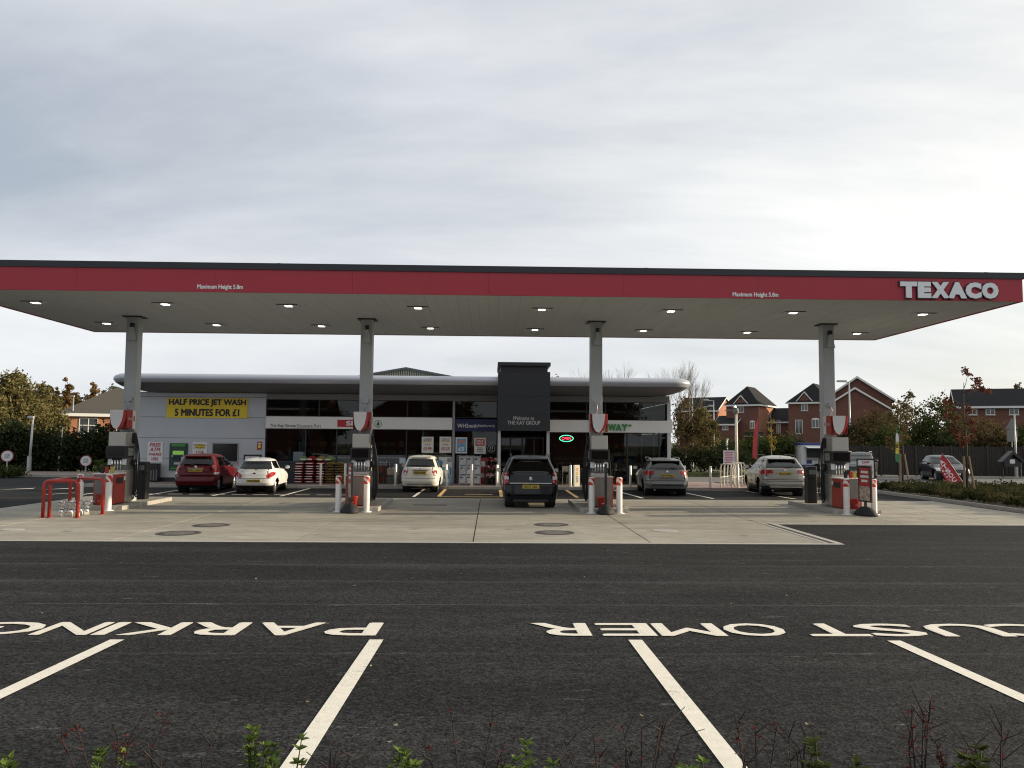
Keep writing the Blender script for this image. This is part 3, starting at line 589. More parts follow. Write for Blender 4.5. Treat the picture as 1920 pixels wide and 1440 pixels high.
def make_car(name, label, S, loc, rz):
    H, L, Wd = S['H'], S['L'], S['W'] / 2
    paint = S['paint']; t = thing(name, label, 'car', loc, rz)
    zs = list(np.linspace(.17, H - .10, int((H - .27) / .017))) + [H - .10 + .10 * math.sin(a) for a in np.linspace(0, math.pi / 2, 12)[1:]]
    NA = 152; sq = rounded_square(NA); V = []; 
    for z in zs:
        w = interp(S['width'], z) * Wd; yr, yf = interp(S['rear'], z), interp(S['front'], z); n = interp(S.get('round', [(0, 9.5), (H * .5, 8.5), (H * .7, 6.5), (H, 4.5)]), z); mid, hl = (yr + yf) / 2, (yf - yr) / 2
        for a, b in sq:
            k = (abs(a) ** n + abs(b) ** n) ** (1 / n); V.append((w * a / k, mid + hl * b / k, z))
    V = np.array(V); nz = len(zs); F = []
    for i in range(nz - 1):
        for k in range(NA): F.append((i * NA + k, i * NA + (k + 1) % NA, (i + 1) * NA + (k + 1) % NA, (i + 1) * NA + k))
    F = np.array(F); C = V[F].mean(1); Nn = np.cross(V[F[:, 1]] - V[F[:, 0]], V[F[:, 3]] - V[F[:, 0]]); Nn /= np.linalg.norm(Nn, axis=1)[:, None] + 1e-9
    x, y, z = C.T; nx, ny, nzn = Nn.T; ax = np.abs(x)
    wz = np.array([interp(S['width'], q) * Wd for q in z]); yr = np.array([interp(S['rear'], q) for q in z]); yf = np.array([interp(S['front'], q) for q in z])
    part = np.full(len(F), 'body', dtype=object)
    belt, gl = S['belt'], S['gtop']; mid = (yr + yf) / 2
    rearish = (y < yr + .34) & (ax < wz * .93); sideish = (np.abs(nx) > .5)
    low = z < S['sill']; part[low] = 'lower_trim'
    part[rearish & (z > S['btop']) & (z < S['rw'][0]) & (ax < S['tgw'])] = 'tailgate'
    part[rearish & (z > S['sill']) & (z <= S['btop'])] = 'bumper'
    rw0, rw1 = S['rw']; rm = S.get('rwm', .10)
    part[rearish & (z > rw0) & (z < rw1) & (ax < wz * .93 - rm)] = 'rear_window'
    # side glass between pillars
    q0, q1 = S['sg']                     # y at belt of rear and front ends
    for (a, b) in S['sw']:
        bb = S.get('beltr', belt); zb = belt + (bb - belt) * np.clip((S['L'] * .55 - y) / (S['L'] * .5), 0, 1)
        rs, fs = S.get('slr', .35), S.get('slf', .95)
        lo = a + (z - belt) * (rs if a == S['sw'][0][0] else .05); hi = b - (z - belt) * (fs if b == S['sw'][-1][1] else -.05)
        part[sideish & (z > zb) & (z < gl) & (y > lo) & (y < hi) & (part == 'body') & (x < 0)] = f'side_window_l{a}'
        part[sideish & (z > zb) & (z < gl) & (y > lo) & (y < hi) & (part == 'body') & (x > 0)] = f'side_window_r{a}'
    part[(ny > .25) & (z > belt + .02) & (z < gl + .03) & (ax < wz - .07) & (part == 'body') & (y > L * .4)] = 'windscreen'
    tl = S['tail'](x, y, z, ax, yr, wz); part[tl & (x < 0)] = 'tail_light_l'; part[tl & (x > 0)] = 'tail_light_r'
    if 'tail2' in S: 
        t2 = S['tail2'](x, y, z, ax, yr, wz); part[t2 & (x < 0)] = 'clear_lamp_l'; part[t2 & (x > 0)] = 'clear_lamp_r'
    hl_ = (y > yf - .42) & (z > S['head'][0]) & (z < S['head'][1]) & (ax > Wd * .52) & (ax < Wd * .96) & (y > L * .8); part[hl_ & (x < 0)] = 'headlight_l'; part[hl_ & (x > 0)] = 'headlight_r'
    part[(y > yf - .25) & (z > .28) & (z < .44) & (ax < Wd * .6) & (y > L * .8)] = 'grille'
    # shut lines: real gaps one facet wide
    dzs = .018
    gap = rearish & ((np.abs(z - S['btop']) < dzs * .55) | ((np.abs(ax - S['tgw']) < .012) & (z > S['btop']) & (z < rw0)))
    gap |= sideish & (z > S['sill'] + .06) & (z < belt) & np.any([np.abs(y - q) < .014 for q in S['doors']], axis=0)
    part[gap & np.isin(part, ['body', 'tailgate', 'bumper'])] = 'gone'
    for wy in S['wheels']:
        d = np.hypot(y - wy, z - S['wr']); part[(d < S['wr'] + .055) & (ax > Wd * .55)] = 'gone'
    MP = {'body': paint, 'tailgate': paint, 'bumper': paint, 'lower_trim': CTRIM, 'rear_window': S.get('rglass', TINT), 'windscreen': TINT, 'grille': CTRIM}
    order = []
    for p in part:
        if p not in order: order.append(p)
    for p in order:
        if p == 'gone': continue
        idx = np.where(part == p)[0]; f = F[idx]; u, inv = np.unique(f, return_inverse=True)
        base = p.split('_l')[0] if p[:4] in ('tail', 'side', 'head', 'clea') and ('_l' in p) else p
        nm = {'tail_light_l': 'tail_light', 'tail_light_r': 'tail_light', 'clear_lamp_l': 'reversing_light', 'clear_lamp_r': 'reversing_light', 'headlight_l': 'headlight', 'headlight_r': 'headlight'}.get(p, 'side_window' if p.startswith('side_window') else p)
        m = MP.get(p) or {'tail_light': S.get('tailm', LRED), 'reversing_light': LCLR, 'headlight': LCLR, 'side_window': S.get('sglass', TINT)}[nm]
        me = bpy.data.meshes.new(nm); vv = V[u]
        if p == 'body': vv = np.vstack([vv, V[-NA:]]); fl = [tuple(r) for r in inv.reshape(-1, 4)] + [tuple(range(len(u), len(u) + NA))]
        else: fl = [tuple(r) for r in inv.reshape(-1, 4)]
        me.from_pydata(vv.tolist(), [], fl); me.shade_smooth(); obj(nm, me, m, t)
    # underbody, cabin and wheels
    B(-Wd * .80, Wd * .80, .45, L - .5, .18, .32).build('underbody', CTRIM, t)
    cab = MB().box(-Wd * .78, Wd * .78, .5, L * .80, .34, .36)
    cab.build('cabin_floor', SEAT, t)
    for s in (-1, 1):
        st = MB().box(s * .34 - .23, s * .34 + .23, L * .47, L * .47 + .12, .4, belt + .12).box(s * .34 - .12, s * .34 + .12, L * .47, L * .47 + .08, belt + .14, belt + .34).build('front_seat', SEAT, t, bev=.03)
    B(-Wd * .7, Wd * .7, L * .24, L * .24 + .1, .4, min(belt + .06, rw0 + .1)).build('rear_seat', SEAT, t, bev=.03)
    B(-Wd * .75, Wd * .75, L * .67, L * .74, .55, belt - .02).build('dashboard', SEAT, t, bev=.03)
    B(-Wd * .70, Wd * .70, .32, L * .24, rw0 - .10, rw0 - .08).build('parcel_shelf', SEAT, t)
    wr = S['wr']
    for wy in S['wheels']:
        for s in (-1, 1):
            cx = s * (Wd - .195); wh = MB().lathe([(wr * .62, -.10), (wr * .93, -.10), (wr, -.06), (wr, .06), (wr * .93, .10), (wr * .62, .10)], 28, (cx, wy, wr), 'x').build('wheel', TYRE, t, smooth=True)
            MB().lathe([(0, s * .05), (wr * .12, s * .07), (wr * .15, s * .05), (wr * .56, s * .065), (wr * .64, s * .09)], 24, (cx, wy, wr), 'x').build('rim', RIM, wh)
            for k in range(5):
                a = k * 2 * math.pi / 5; c0 = Vector((cx + s * .075, wy + wr * .1 * math.cos(a), wr + wr * .1 * math.sin(a))); c1 = Vector((cx + s * .085, wy + wr * .58 * math.cos(a), wr + wr * .58 * math.sin(a))); MB().tube([c0, c1], [.035, .025], 6).build('spoke', RIM, wh)
            MB().lathe([(wr + .05, s * .05), (wr + .05, -s * .22), (0, -s * .22)], 20, (cx, wy, wr), 'x').build('wheel_well', CTRIM, t)
    for s in (-1, 1):
        y_ = S['mirror']; zz = belt + .07; wv = interp(S['width'], belt) * Wd
        b_ = MB().lathe([(0, .13), (.05, .12), (.085, .06), (.095, 0), (.085, -.04)], 12, (s * (wv + .12), y_, zz), 'y'); b_.v = [(p[0], p[1], zz + (p[2] - zz) * .75) for p in b_.v]
        mo = b_.build('mirror', S.get('mirrorm', paint), t, smooth=True); B(s * (wv + .12) - .075, s * (wv + .12) + .075, y_ - .05, y_ - .035, zz - .055, zz + .055).build('mirror_glass', CHROME, mo); MB().tube([(s * (wv - .02), y_ + .03, zz - .04), (s * (wv + .08), y_ + .03, zz - .02)], .025, 6).build('stalk', CTRIM, mo)
    pz, py_ = S['plate']; B(-.26, .26, py_ - .02, py_ + .03, pz - .056, pz + .056).build('number_plate', PLATE, t)
    text(S['reg'], .44, .075, (-.22, py_ - .023, pz - .036), BLACK, t, 'plate_lettering', bold=.02)
    if S.get('fplate'):
        B(-.26, .26, L - .02, L + .02, .40, .51).build('number_plate', WPLATE, t); text(S['reg'], .44, .075, (.22, L + .022, .42), BLACK, t, 'plate_lettering', (math.pi / 2, 0, math.pi), bold=.02)
    for fn in S.get('extra', ()): fn(t, S)
    return t
def carpaint(n, c, metal=.35): return mat(n, c, .36, metal=metal, coat=.35, var=.06, vscale=2, spec=.3)
def badge(z, y, r=.045, m=None): return lambda t, S: MB().lathe([(0, -.012), (r, -.008), (r, .02)], 16, (0, y, z), 'y').build('badge', m or CHROME, t)
def bar(x, y, z0, z1, m, nm): return lambda t, S: B(-x, x, y - .015, y + .03, z0, z1).build(nm, m, t, bev=.008)
def wiper(z, y, l=.3, s=1): return lambda t, S: MB().tube([(0, y - .03, z), (s * l, y + .0, z + .07)], .011, 5).build('wiper', BLACK, t)
def aerial(y, H): return lambda t, S: MB().tube([(0, y, H - .02), (0, y - .06, H + .13)], [.012, .005], 5).build('aerial', BLACK, t)
def exhaust(x, y): return lambda t, S: MB().tube([(x, y, .24), (x, y + .3, .25)], .03, 8).build('exhaust', STEEL, t)
def rails(y0, y1, zb, w, m): 
    def f(t, S):
        for s in (-1, 1): MB().tube(bez([(s * w, y0, zb), (s * w, y0 + .12, zb + .055), (s * w, y1 - .12, zb + .055), (s * w, y1, zb)], 5), .016, 6).build('roof_rail', m, t)
    return f
def spoiler(y, z, w, m=None): return lambda t, S: MB().prism([(y - .10, z), (y - .08, z + .03), (y + .22, z + .05), (y + .22, z - .01)], -w, w, 'x').build('spoiler', m or S['paint'], t, bev=.01)

RED_HATCH = dict(H=1.51, L=3.89, W=1.70, paint=carpaint('red_car_paint', (.11, .006, .010), .2), belt=.98, beltr=1.06, gtop=1.40, sill=.30, btop=.66, tgw=.58, rw=(1.04, 1.36), rwm=.07,
    rear=[(.17, .22), (.3, .05), (.45, 0), (.62, .02), (.70, .08), (.92, .13), (1.02, .18), (1.38, .42), (1.45, .55), (1.49, .85), (1.51, 1.35)],
    front=[(.17, 3.6), (.3, 3.82), (.5, 3.89), (.65, 3.85), (.78, 3.65), (.88, 3.3), (.98, 2.95), (1.1, 2.72), (1.35, 2.2), (1.45, 1.9), (1.49, 1.7), (1.51, 1.45)],
    width=[(.17, .86), (.3, .95), (.55, 1.0), (.8, 1.0), (.95, .97), (1.1, .91), (1.35, .78), (1.44, .70), (1.49, .52), (1.51, .2)],
    sg=(.6, 2.9), sw=((.55, 1.35), (1.43, 2.75)), doors=(.95, 1.40, 2.55), mirror=2.55, wheels=(.68, 3.18), wr=.30, head=(.62, .80), plate=(.86, .10), reg='FG12 OWR',
    tail=lambda x, y, z, ax, yr, wz: (z > .74) & (z < 1.06 ) & (ax > .60 + (1.06 - z) * .22) & (y < yr + .42) & (ax < wz * .995), tail2=lambda x, y, z, ax, yr, wz: (z > .72) & (z < .80) & (ax > .70) & (y < yr + .30),
    extra=(bar(.31, .12, .93, .965, CHROME, 'chrome_trim'), badge(1.0, .15, .05), wiper(1.05, .17, .3, -1), spoiler(.46, 1.40, .52), aerial(1.1, 1.5)))
SMALL_WHITE = dict(H=1.37, L=3.62, W=1.63, paint=carpaint('white_car_paint', (.72, .72, .70), 0), belt=.90, beltr=1.0, gtop=1.25, sill=.33, btop=.60, tgw=.50, rw=(.93, 1.26), rwm=.05,
    rear=[(.17, .28), (.3, .06), (.42, 0), (.58, .03), (.72, .10), (.90, .22), (1.2, .48), (1.3, .65), (1.35, .95), (1.37, 1.35)],
    front=[(.17, 3.3), (.3, 3.55), (.45, 3.62), (.6, 3.55), (.74, 3.25), (.84, 2.85), (.92, 2.6), (1.2, 2.0), (1.3, 1.75), (1.35, 1.6), (1.37, 1.42)],
    width=[(.17, .84), (.3, .95), (.5, 1.0), (.7, .99), (.85, .95), (.95, .90), (1.2, .76), (1.3, .66), (1.35, .46), (1.37, .2)],
    round=[(0, 6.2), (.6, 5.2), (.9, 4.4), (1.37, 3.6)], sg=(.5, 2.5), sw=((.55, 1.28), (1.36, 2.45)), doors=(1.32, 2.4), mirror=2.3, wheels=(.60, 3.04), wr=.275, head=(.55, .72), plate=(.50, .015), reg='YK52 KHO',
    tail=lambda x, y, z, ax, yr, wz: (((ax - .60) / .145) ** 2 + ((z - .72 - (ax - .60) * .35) / .10) ** 2 < 1) & (y < yr + .5),
    extra=(badge(.76, .13, .055, BLACK), wiper(.92, .20, .28, 1), aerial(1.0, 1.36)))
ROUND_WHITE = dict(H=1.49, L=3.55, W=1.63, paint=carpaint('cream_white_car_paint', (.70, .68, .60), 0), belt=.95, beltr=1.02, gtop=1.36, sill=.26, btop=.58, tgw=.50, rw=(1.02, 1.34), rwm=.06,
    rear=[(.17, .20), (.3, .03), (.45, 0), (.58, .03), (.7, .07), (.95, .14), (1.05, .22), (1.35, .45), (1.43, .60), (1.47, .9), (1.49, 1.3)],
    front=[(.17, 3.3), (.3, 3.5), (.5, 3.55), (.7, 3.48), (.85, 3.2), (.95, 2.8), (1.05, 2.55), (1.35, 2.05), (1.43, 1.8), (1.47, 1.6), (1.49, 1.4)],
    width=[(.17, .86), (.3, .96), (.5, 1.0), (.75, .99), (.92, .92), (1.05, .85), (1.35, .72), (1.43, .64), (1.47, .48), (1.49, .2)],
    round=[(0, 6.6), (.6, 5.6), (.95, 4.8), (1.49, 4.0)], sg=(.5, 2.6), sw=((.60, 1.25), (1.33, 2.5)), doors=(1.29, 2.45), mirror=2.35, wheels=(.62, 2.92), wr=.285, head=(.65, .85), plate=(.80, .06), reg='HG62 XFW',
    tail=lambda x, y, z, ax, yr, wz: (((ax - .60) / .085) ** 2 + ((z - .79) / .115) ** 2 < 1) & (y < yr + .4), tail2=lambda x, y, z, ax, yr, wz: (((ax - .60) / .045) ** 2 + ((z - .76) / .05) ** 2 < 1) & (y < yr + .4),
    extra=(bar(.52, -.01, .33, .355, CTRIM, 'bumper_trim'), bar(.30, .085, .875, .90, CTRIM, 'plate_trim'), badge(.965, .135, .035), wiper(1.03, .19, .26, 1), spoiler(.5, 1.40, .42), aerial(.95, 1.48)))
MPV = dict(H=1.64, L=4.47, W=1.80, paint=carpaint('navy_car_paint', (.004, .0055, .010), 0), belt=1.02, beltr=1.10, gtop=1.52, sill=.30, btop=.40, tgw=.66, rw=(1.06, 1.50), rwm=.06, rglass=TINTD, sglass=TINTD,
    rear=[(.17, .25), (.3, .05), (.45, 0), (.72, .02), (.80, .08), (1.05, .13), (1.1, .15), (1.5, .36), (1.58, .5), (1.62, .8), (1.64, 1.5)],
    front=[(.17, 4.2), (.3, 4.42), (.5, 4.47), (.7, 4.40), (.85, 4.1), (.98, 3.6), (1.05, 3.4), (1.5, 2.6), (1.58, 2.35), (1.62, 2.1), (1.64, 1.7)],
    width=[(.17, .86), (.3, .95), (.55, 1.0), (.85, 1.0), (1.02, .975), (1.15, .92), (1.5, .75), (1.58, .68), (1.62, .52), (1.64, .2)],
    sg=(.5, 3.3), sw=((.45, 1.2), (1.28, 2.15), (2.25, 3.25)), doors=(1.24, 2.20, 3.2), mirror=3.05, wheels=(.78, 3.48), wr=.325, head=(.65, .85), plate=(.685, -.005), reg='NK57 LBX',
    tail=lambda x, y, z, ax, yr, wz: (z > .76) & (z < 1.10) & (ax > .70) & (y < yr + .36), tail2=lambda x, y, z, ax, yr, wz: (z > .90) & (z < 1.0) & (ax > .70) & (ax < .84) & (y < yr + .36),
    extra=(bar(.66, .045, .765, .80, CHROME, 'chrome_trim'), badge(.93, .10, .055), bar(.55, .08, .20, .30, CTRIM, 'tow_trim'), spoiler(.40, 1.52, .56), rails(.9, 2.6, 1.60, .60, BLACK), aerial(.7, 1.62)))
ESTATE = dict(H=1.47, L=4.58, W=1.80, paint=carpaint('grey_car_paint', (.20, .205, .20)), belt=.95, beltr=1.02, gtop=1.36, sill=.30, btop=.60, tgw=.66, rw=(1.03, 1.33), rwm=.07, rglass=TINTD, sglass=TINTD,
    rear=[(.17, .26), (.3, .06), (.45, 0), (.60, .02), (.72, .09), (1.0, .13), (1.05, .17), (1.33, .50), (1.40, .65), (1.45, 1.0), (1.47, 1.6)],
    front=[(.17, 4.3), (.3, 4.52), (.5, 4.58), (.68, 4.5), (.8, 4.1), (.9, 3.6), (.98, 3.3), (1.33, 2.5), (1.40, 2.25), (1.45, 2.0), (1.47, 1.7)],
    width=[(.17, .86), (.3, .95), (.52, 1.0), (.75, 1.0), (.92, .965), (1.05, .90), (1.33, .74), (1.40, .68), (1.45, .52), (1.47, .2)],
    round=[(0, 8.0), (.6, 7.0), (.95, 5.6), (1.47, 4.4)], sg=(.5, 3.1), sw=((.55, 1.2), (1.28, 2.15), (2.23, 3.1)), doors=(1.25, 2.2, 3.1), mirror=2.95, wheels=(.85, 3.58), wr=.315, head=(.6, .78), plate=(.80, .07), reg='KM14 FGU',
    tail=lambda x, y, z, ax, yr, wz: (z > .83 - (ax - .5) * .12) & (z < .97 + (ax - .5) * .06) & (ax > .50) & (y < yr + .42),
    extra=(bar(.60, -.005, .42, .47, CTRIM, 'bumper_trim'), badge(.95, .10, .045), wiper(1.04, .2, .3, 1), spoiler(.55, 1.355, .58), rails(.9, 2.6, 1.42, .58, STEEL), aerial(.85, 1.46), exhaust(-.5, .05)))
SUV = dict(H=1.59, L=4.38, W=1.83, paint=carpaint('silver_beige_car_paint', (.33, .315, .275)), belt=1.02, beltr=1.08, gtop=1.47, sill=.42, btop=.66, tgw=.70, rw=(1.10, 1.42), rwm=.07, 
    rear=[(.17, .28), (.3, .08), (.48, 0), (.66, .02), (.78, .08), (1.05, .14), (1.12, .20), (1.42, .62), (1.50, .80), (1.56, 1.1), (1.59, 1.6)],
    front=[(.17, 4.1), (.3, 4.32), (.5, 4.38), (.75, 4.3), (.9, 3.9), (1.0, 3.4), (1.08, 3.15), (1.42, 2.4), (1.50, 2.15), (1.56, 1.95), (1.59, 1.7)],
    width=[(.17, .86), (.32, .96), (.55, 1.0), (.85, .99), (1.0, .96), (1.12, .90), (1.42, .75), (1.50, .68), (1.56, .52), (1.59, .2)],
    round=[(0, 8.0), (.6, 7.0), (1.05, 5.4), (1.59, 4.2)], sg=(.5, 3.0), sw=((.75, 1.3), (1.38, 2.1), (2.18, 3.0)), doors=(1.32, 2.14, 3.0), mirror=2.85, wheels=(.85, 3.45), wr=.35, head=(.68, .86), plate=(.90, .095), reg='BG12 BZN',
    tail=lambda x, y, z, ax, yr, wz: (z > .90 - (ax - .5) * .10) & (z < 1.03 + (ax - .5) * .06) & (ax > .46) & (y < yr + .42),
    extra=(bar(.62, .0, .36, .40, STEEL, 'skid_trim'), bar(.80, .01, .60, .615, CTRIM, 'bumper_trim'), badge(1.03, .12, .045), wiper(1.12, .22, .3, 1), spoiler(.66, 1.455, .56), rails(1.1, 2.7, 1.55, .58, BLACK), aerial(.95, 1.57), exhaust(-.5, .05)))
BLACK_HATCH = dict(ESTATE, H=1.47, L=4.15, paint=carpaint('black_car_paint', (.02, .022, .028)), rear=[(.17, .26), (.3, .06), (.45, 0), (.60, .02), (.72, .09), (1.0, .22), (1.33, .60), (1.40, .8), (1.45, 1.1), (1.47, 1.5)],
    front=[(.17, 3.95), (.3, 4.1), (.5, 4.15), (.68, 4.05), (.8, 3.7), (.9, 3.25), (.98, 3.0), (1.33, 2.35), (1.40, 2.1), (1.45, 1.85), (1.47, 1.6)], sw=((.6, 1.25), (1.33, 2.05), (2.13, 2.9)), doors=(1.29, 2.09, 2.95), mirror=2.75, wheels=(.78, 3.32), fplate=True, reg='PJ07 OTA', extra=(badge(.9, .2),), rglass=TINT, sglass=TINT)
DARK_SUV = dict(SUV, paint=carpaint('dark_green_car_paint', (.02, .024, .024)), fplate=True, reg='DK05 VNE', extra=(rails(1.1, 2.7, 1.55, .58, STEEL),))
make_car('red_hatchback', 'dark red hatchback parked beside the cash machine', RED_HATCH, (-11.50, 32.6, 0), R(3.5))
make_car('small_hatchback', 'small rounded white hatchback with black badge parked beside the red car', SMALL_WHITE, (-9.08, 32.1, 0), R(4))
make_car('round_hatchback', 'cream white retro hatchback parked before the grocery windows', ROUND_WHITE, (-2.84, 33.5, 0), R(0.5))
make_car('people_carrier', 'dark navy people carrier waiting between the middle fuel pumps', MPV, (1.26, 25.85, 0.008), R(-0.4))
make_car('estate_car', 'grey estate car parked in front of the right end of the shop', ESTATE, (6.90, 32.2, 0), R(-4.5))
make_car('crossover_car', 'silver beige crossover car parked by the cycle rack', SUV, (11.58, 32.3, 0), R(-7))
make_car('road_hatchback', 'black hatchback with lit nose on the road behind the red feather flag', BLACK_HATCH, (26.6, 49.4, 0), R(168))
make_car('dark_offroader', 'dark off-roader on the road half hidden behind the off licence board', DARK_SUV, (23.4, 51.5, 0), R(150))
# ================================================================== the shop
SY = 38.7; FZ = .112
def sx(px): return at(px, 830, SY).x
CLAD = mat('grey_cladding', (.47, .495, .525), .45, var=.05, vscale=1.5, metal=.2); CLADJ = mat('cladding_joint', (.10, .105, .11), .7)
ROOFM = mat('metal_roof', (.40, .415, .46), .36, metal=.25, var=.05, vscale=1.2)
CHAR = mat('charcoal_panel', (.022, .026, .031), .45, var=.06, vscale=2); ALU = mat('grey_frame', (.30, .31, .32), .45); DFRAME = mat('dark_frame', (.025, .027, .03), .5)
BOARD = mat('sign_board', (.72, .72, .70), .5, var=.03); NAVY = mat('navy_board', (.010, .015, .075), .45); SPARR = mat('red_sign', (.42, .02, .03), .45); SIGNG = mat('sign_green', (.02, .13, .045), .5)
INK = mat('dark_ink', (.06, .06, .065), .6); WINK = mat('white_ink', (.75, .75, .75), .6); LGINK = mat('light_grey_ink', (.45, .46, .47), .6); REDINK = mat('red_ink', (.42, .02, .03), .6); YEL = mat('yellow_banner', (.80, .60, .035), .55, var=.06, vscale=3); ORN = mat('orange_letter', (.72, .32, .02), .45); GRN = mat('green_letter', (.025, .25, .045), .45)
PANE = glass('shop_glass', (.55, .57, .57), 1.42); VINYL = mat('grey_vinyl', (.085, .09, .105), .5, var=.08, vscale=2)
SOFD = mat('shop_soffit', (.23, .23, .23), .6)
shop = thing('shop', 'single storey petrol station shop with curved metal roof and glazed front', 'shop', (0, SY, 0))
X0, X1 = sx(258), sx(1256); XG = sx(498)                         # wall left end, glass right end, start of glazing
ZT = 4.26; DEP = 14.0
# cladding panels on the left wall
lv = [.30, 1.18, 2.13, 3.09, 4.03, ZT]
B(X0 + .04, XG - .03, .03, .2, .05, ZT).build('wall_core', CLADJ, shop)
wl = shop
XW0, XW1, ZW0, ZW1 = sx(400), sx(446), at(420, 865, SY).z, at(420, 832, SY).z
AX0, AX1, AZ0, AZ1 = sx(319), sx(353), at(336, 882, SY).z, at(336, 831, SY).z
for a, b in zip(lv[:-1], lv[1:]):
    xs_ = [X0, XG - .01]
    B(X0, XG - .01, -.0, .05, a + .009, b - .009).build('cladding_panel', CLAD, shop)
B(X0, XG - .01, -.02, .03, .0, .29).build('plinth', CHAR, shop)
for s_, xx in ((0, X0), (1, X1)):
    for a, b in zip(lv[:-1], lv[1:]):
        if s_ == 0: B(xx, xx + .05, .055, DEP, a + .009, b - .009).build('cladding_panel', CLAD, shop)
B(X0 + .06, X1 - .02, DEP - .1, DEP, 0, ZT).build('rear_wall', CLAD, shop); B(X0 + .055, X0 + .06, .06, DEP, 0, ZT).build('side_wall', CLADJ, shop)
# pay window and cash machine are openings in the cladding
pw = B(XW0, XW1, -.02, .02, ZW0, ZW1).build('pay_window', mat('pay_window_glass', (.02, .022, .025), .08), shop)
MB().box(XW0 - .05, XW1 + .05, -.04, .0, ZW0 - .06, ZW0 - .002).box(XW0 - .05, XW1 + .05, -.035, .0, ZW1 + .002, ZW1 + .05).box(XW0 - .05, XW0 - .002, -.035, .0, ZW0, ZW1).box(XW1 + .002, XW1 + .05, -.035, .0, ZW0, ZW1).build('window_frame', ALU, pw)
# roof: rounded eaves all round
rx0, rx1, ry0, ry1 = at(198, 711, 37.1).x, at(1303, 725, 37.1).x, -1.6, DEP + 1.6
prof = [(1.7, 4.24), (1.2, 4.26), (.75, 4.33), (.35, 4.46), (.12, 4.60), (.01, 4.74), (.02, 4.84), (.10, 4.93), (.28, 5.0), (.6, 5.03), (6.8, 5.35)]
def rr(d, rad=.9, n=6):
    a0, a1, b0, b1 = rx0 + d, rx1 - d, ry0 + d, ry1 - d; r = max(.02, rad - d) if d < rad else .02; pts = []
    for cx, cy, st in ((a1 - r, b0 + r, -90), (a1 - r, b1 - r, 0), (a0 + r, b1 - r, 90), (a0 + r, b0 + r, 180)):
        for k in range(n + 1): a = R(st + 90 * k / n); pts.append((cx + r * math.cos(a), cy + r * math.sin(a)))
    return pts
TX0, TX1 = at(933.5, 760, 36.95).x, at(1031.5, 760, 36.95).x; TY = -1.75
vs_ = []; m_ = 28
for d, z in prof: vs_ += [(x, y, z) for x, y in rr(d)]
fs_ = [(i * m_ + k, i * m_ + (k + 1) % m_, (i + 1) * m_ + (k + 1) % m_, (i + 1) * m_ + k) for i in range(len(prof) - 1) for k in range(m_)] + [tuple(range((len(prof) - 1) * m_, len(prof) * m_))]
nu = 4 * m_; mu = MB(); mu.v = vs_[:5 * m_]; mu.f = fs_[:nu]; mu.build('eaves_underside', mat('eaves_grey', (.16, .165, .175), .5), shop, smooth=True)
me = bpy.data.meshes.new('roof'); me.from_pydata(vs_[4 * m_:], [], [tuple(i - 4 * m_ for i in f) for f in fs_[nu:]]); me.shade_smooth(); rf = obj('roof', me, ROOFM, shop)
B(rx0 + 1.6, rx1 - 1.6, ry0 + 1.6, ry1 - 1.6, 4.22, 4.25).build('soffit', SOFD, shop)
for px in (303, 421, 537, 653, 769, 884, 1092, 1207):
    p = gnd(px, 734 + (px - 303) * .0095, 4.30); B(p.x - .10, p.x + .10, p.y - SY - .08, p.y - SY + .08, 4.235 if p.y - SY > -.3 else 4.27, 4.33).build('soffit_light', LAMP, shop)
# header, glazing
def glazing(x0, x1, splits, z0, z1, nm, fr=.05, y=0.0, m=PANE):
    es = [x0] + list(splits) + [x1]
    for a, b in zip(es[:-1], es[1:]): B(a + fr / 2, b - fr / 2, y + .04, y + .052, z0 + fr / 2, z1 - fr / 2).build(nm, m, shop)
    g_ = MB()
    for e in es: g_.box(e - fr / 2, e + fr / 2, y + .0, y + .09, z0, z1)
    for a, b in zip(es[:-1], es[1:]): g_.box(a + fr / 2 + .001, b - fr / 2 - .001, y + .005, y + .085, z0, z0 + fr / 2).box(a + fr / 2 + .001, b - fr / 2 - .001, y + .005, y + .085, z1 - fr / 2, z1)
    g_.build('mullions', DFRAME, shop)
HB = MB().box(XG, TX0 - .01, .0, .12, 3.96, ZT).box(TX1 + .01, X1, .0, .12, 3.96, ZT); HB.build('header', mat('grey_header', (.20, .205, .21), .5), shop)
UL = [sx(p) for p in (597, 672, 763, 848)]; LL = [sx(p) for p in (573, 631, 700, 762, 793, 848)]
glazing(XG, TX0 - .02, UL, 3.17, 3.955, 'upper_pane'); glazing(XG, TX0 - .02, LL, .13, 2.585, 'window_pane')
UR = [sx(p) for p in (1100, 1135, 1200)]; LR = [sx(p) for p in (1100, 1176, 1236)]
glazing(TX1 + .02, X1, UR, 3.10, 3.955, 'upper_pane'); glazing(TX1 + .02, X1, LR, .13, 2.52, 'window_pane')
for p in (850.5,): B(sx(p) - .05, sx(p) + .05, -.07, -.001, .12, 3.95).build('post', ALU, shop)
B(X1 - .14, X1 + .02, -.12, -.03, .12, 3.95).build('corner_post', mat('white_post', (.55, .56, .56), .5), shop)
# side glazing at the right end
for a, b in ((.12, 3.5), (3.6, 7.0)):
    B(X1 - .06, X1 - .045, a, b, .15, 2.5).build('window_pane', PANE, shop); B(X1 - .06, X1 - .045, a, b, 3.12, 3.92).build('upper_pane', PANE, shop)
    B(X1 - .09, X1 - .01, b + .002, b + .098, .12, 3.95).build('post', ALU, shop)
B(X1 - .08, X1 - .02, .12, 7.1, 3.95, ZT).build('header', MATS['grey_header'], shop); B(X1 - .10, X1 - .0, 7.1, DEP - .11, .05, ZT).build('side_wall', CLAD, shop)
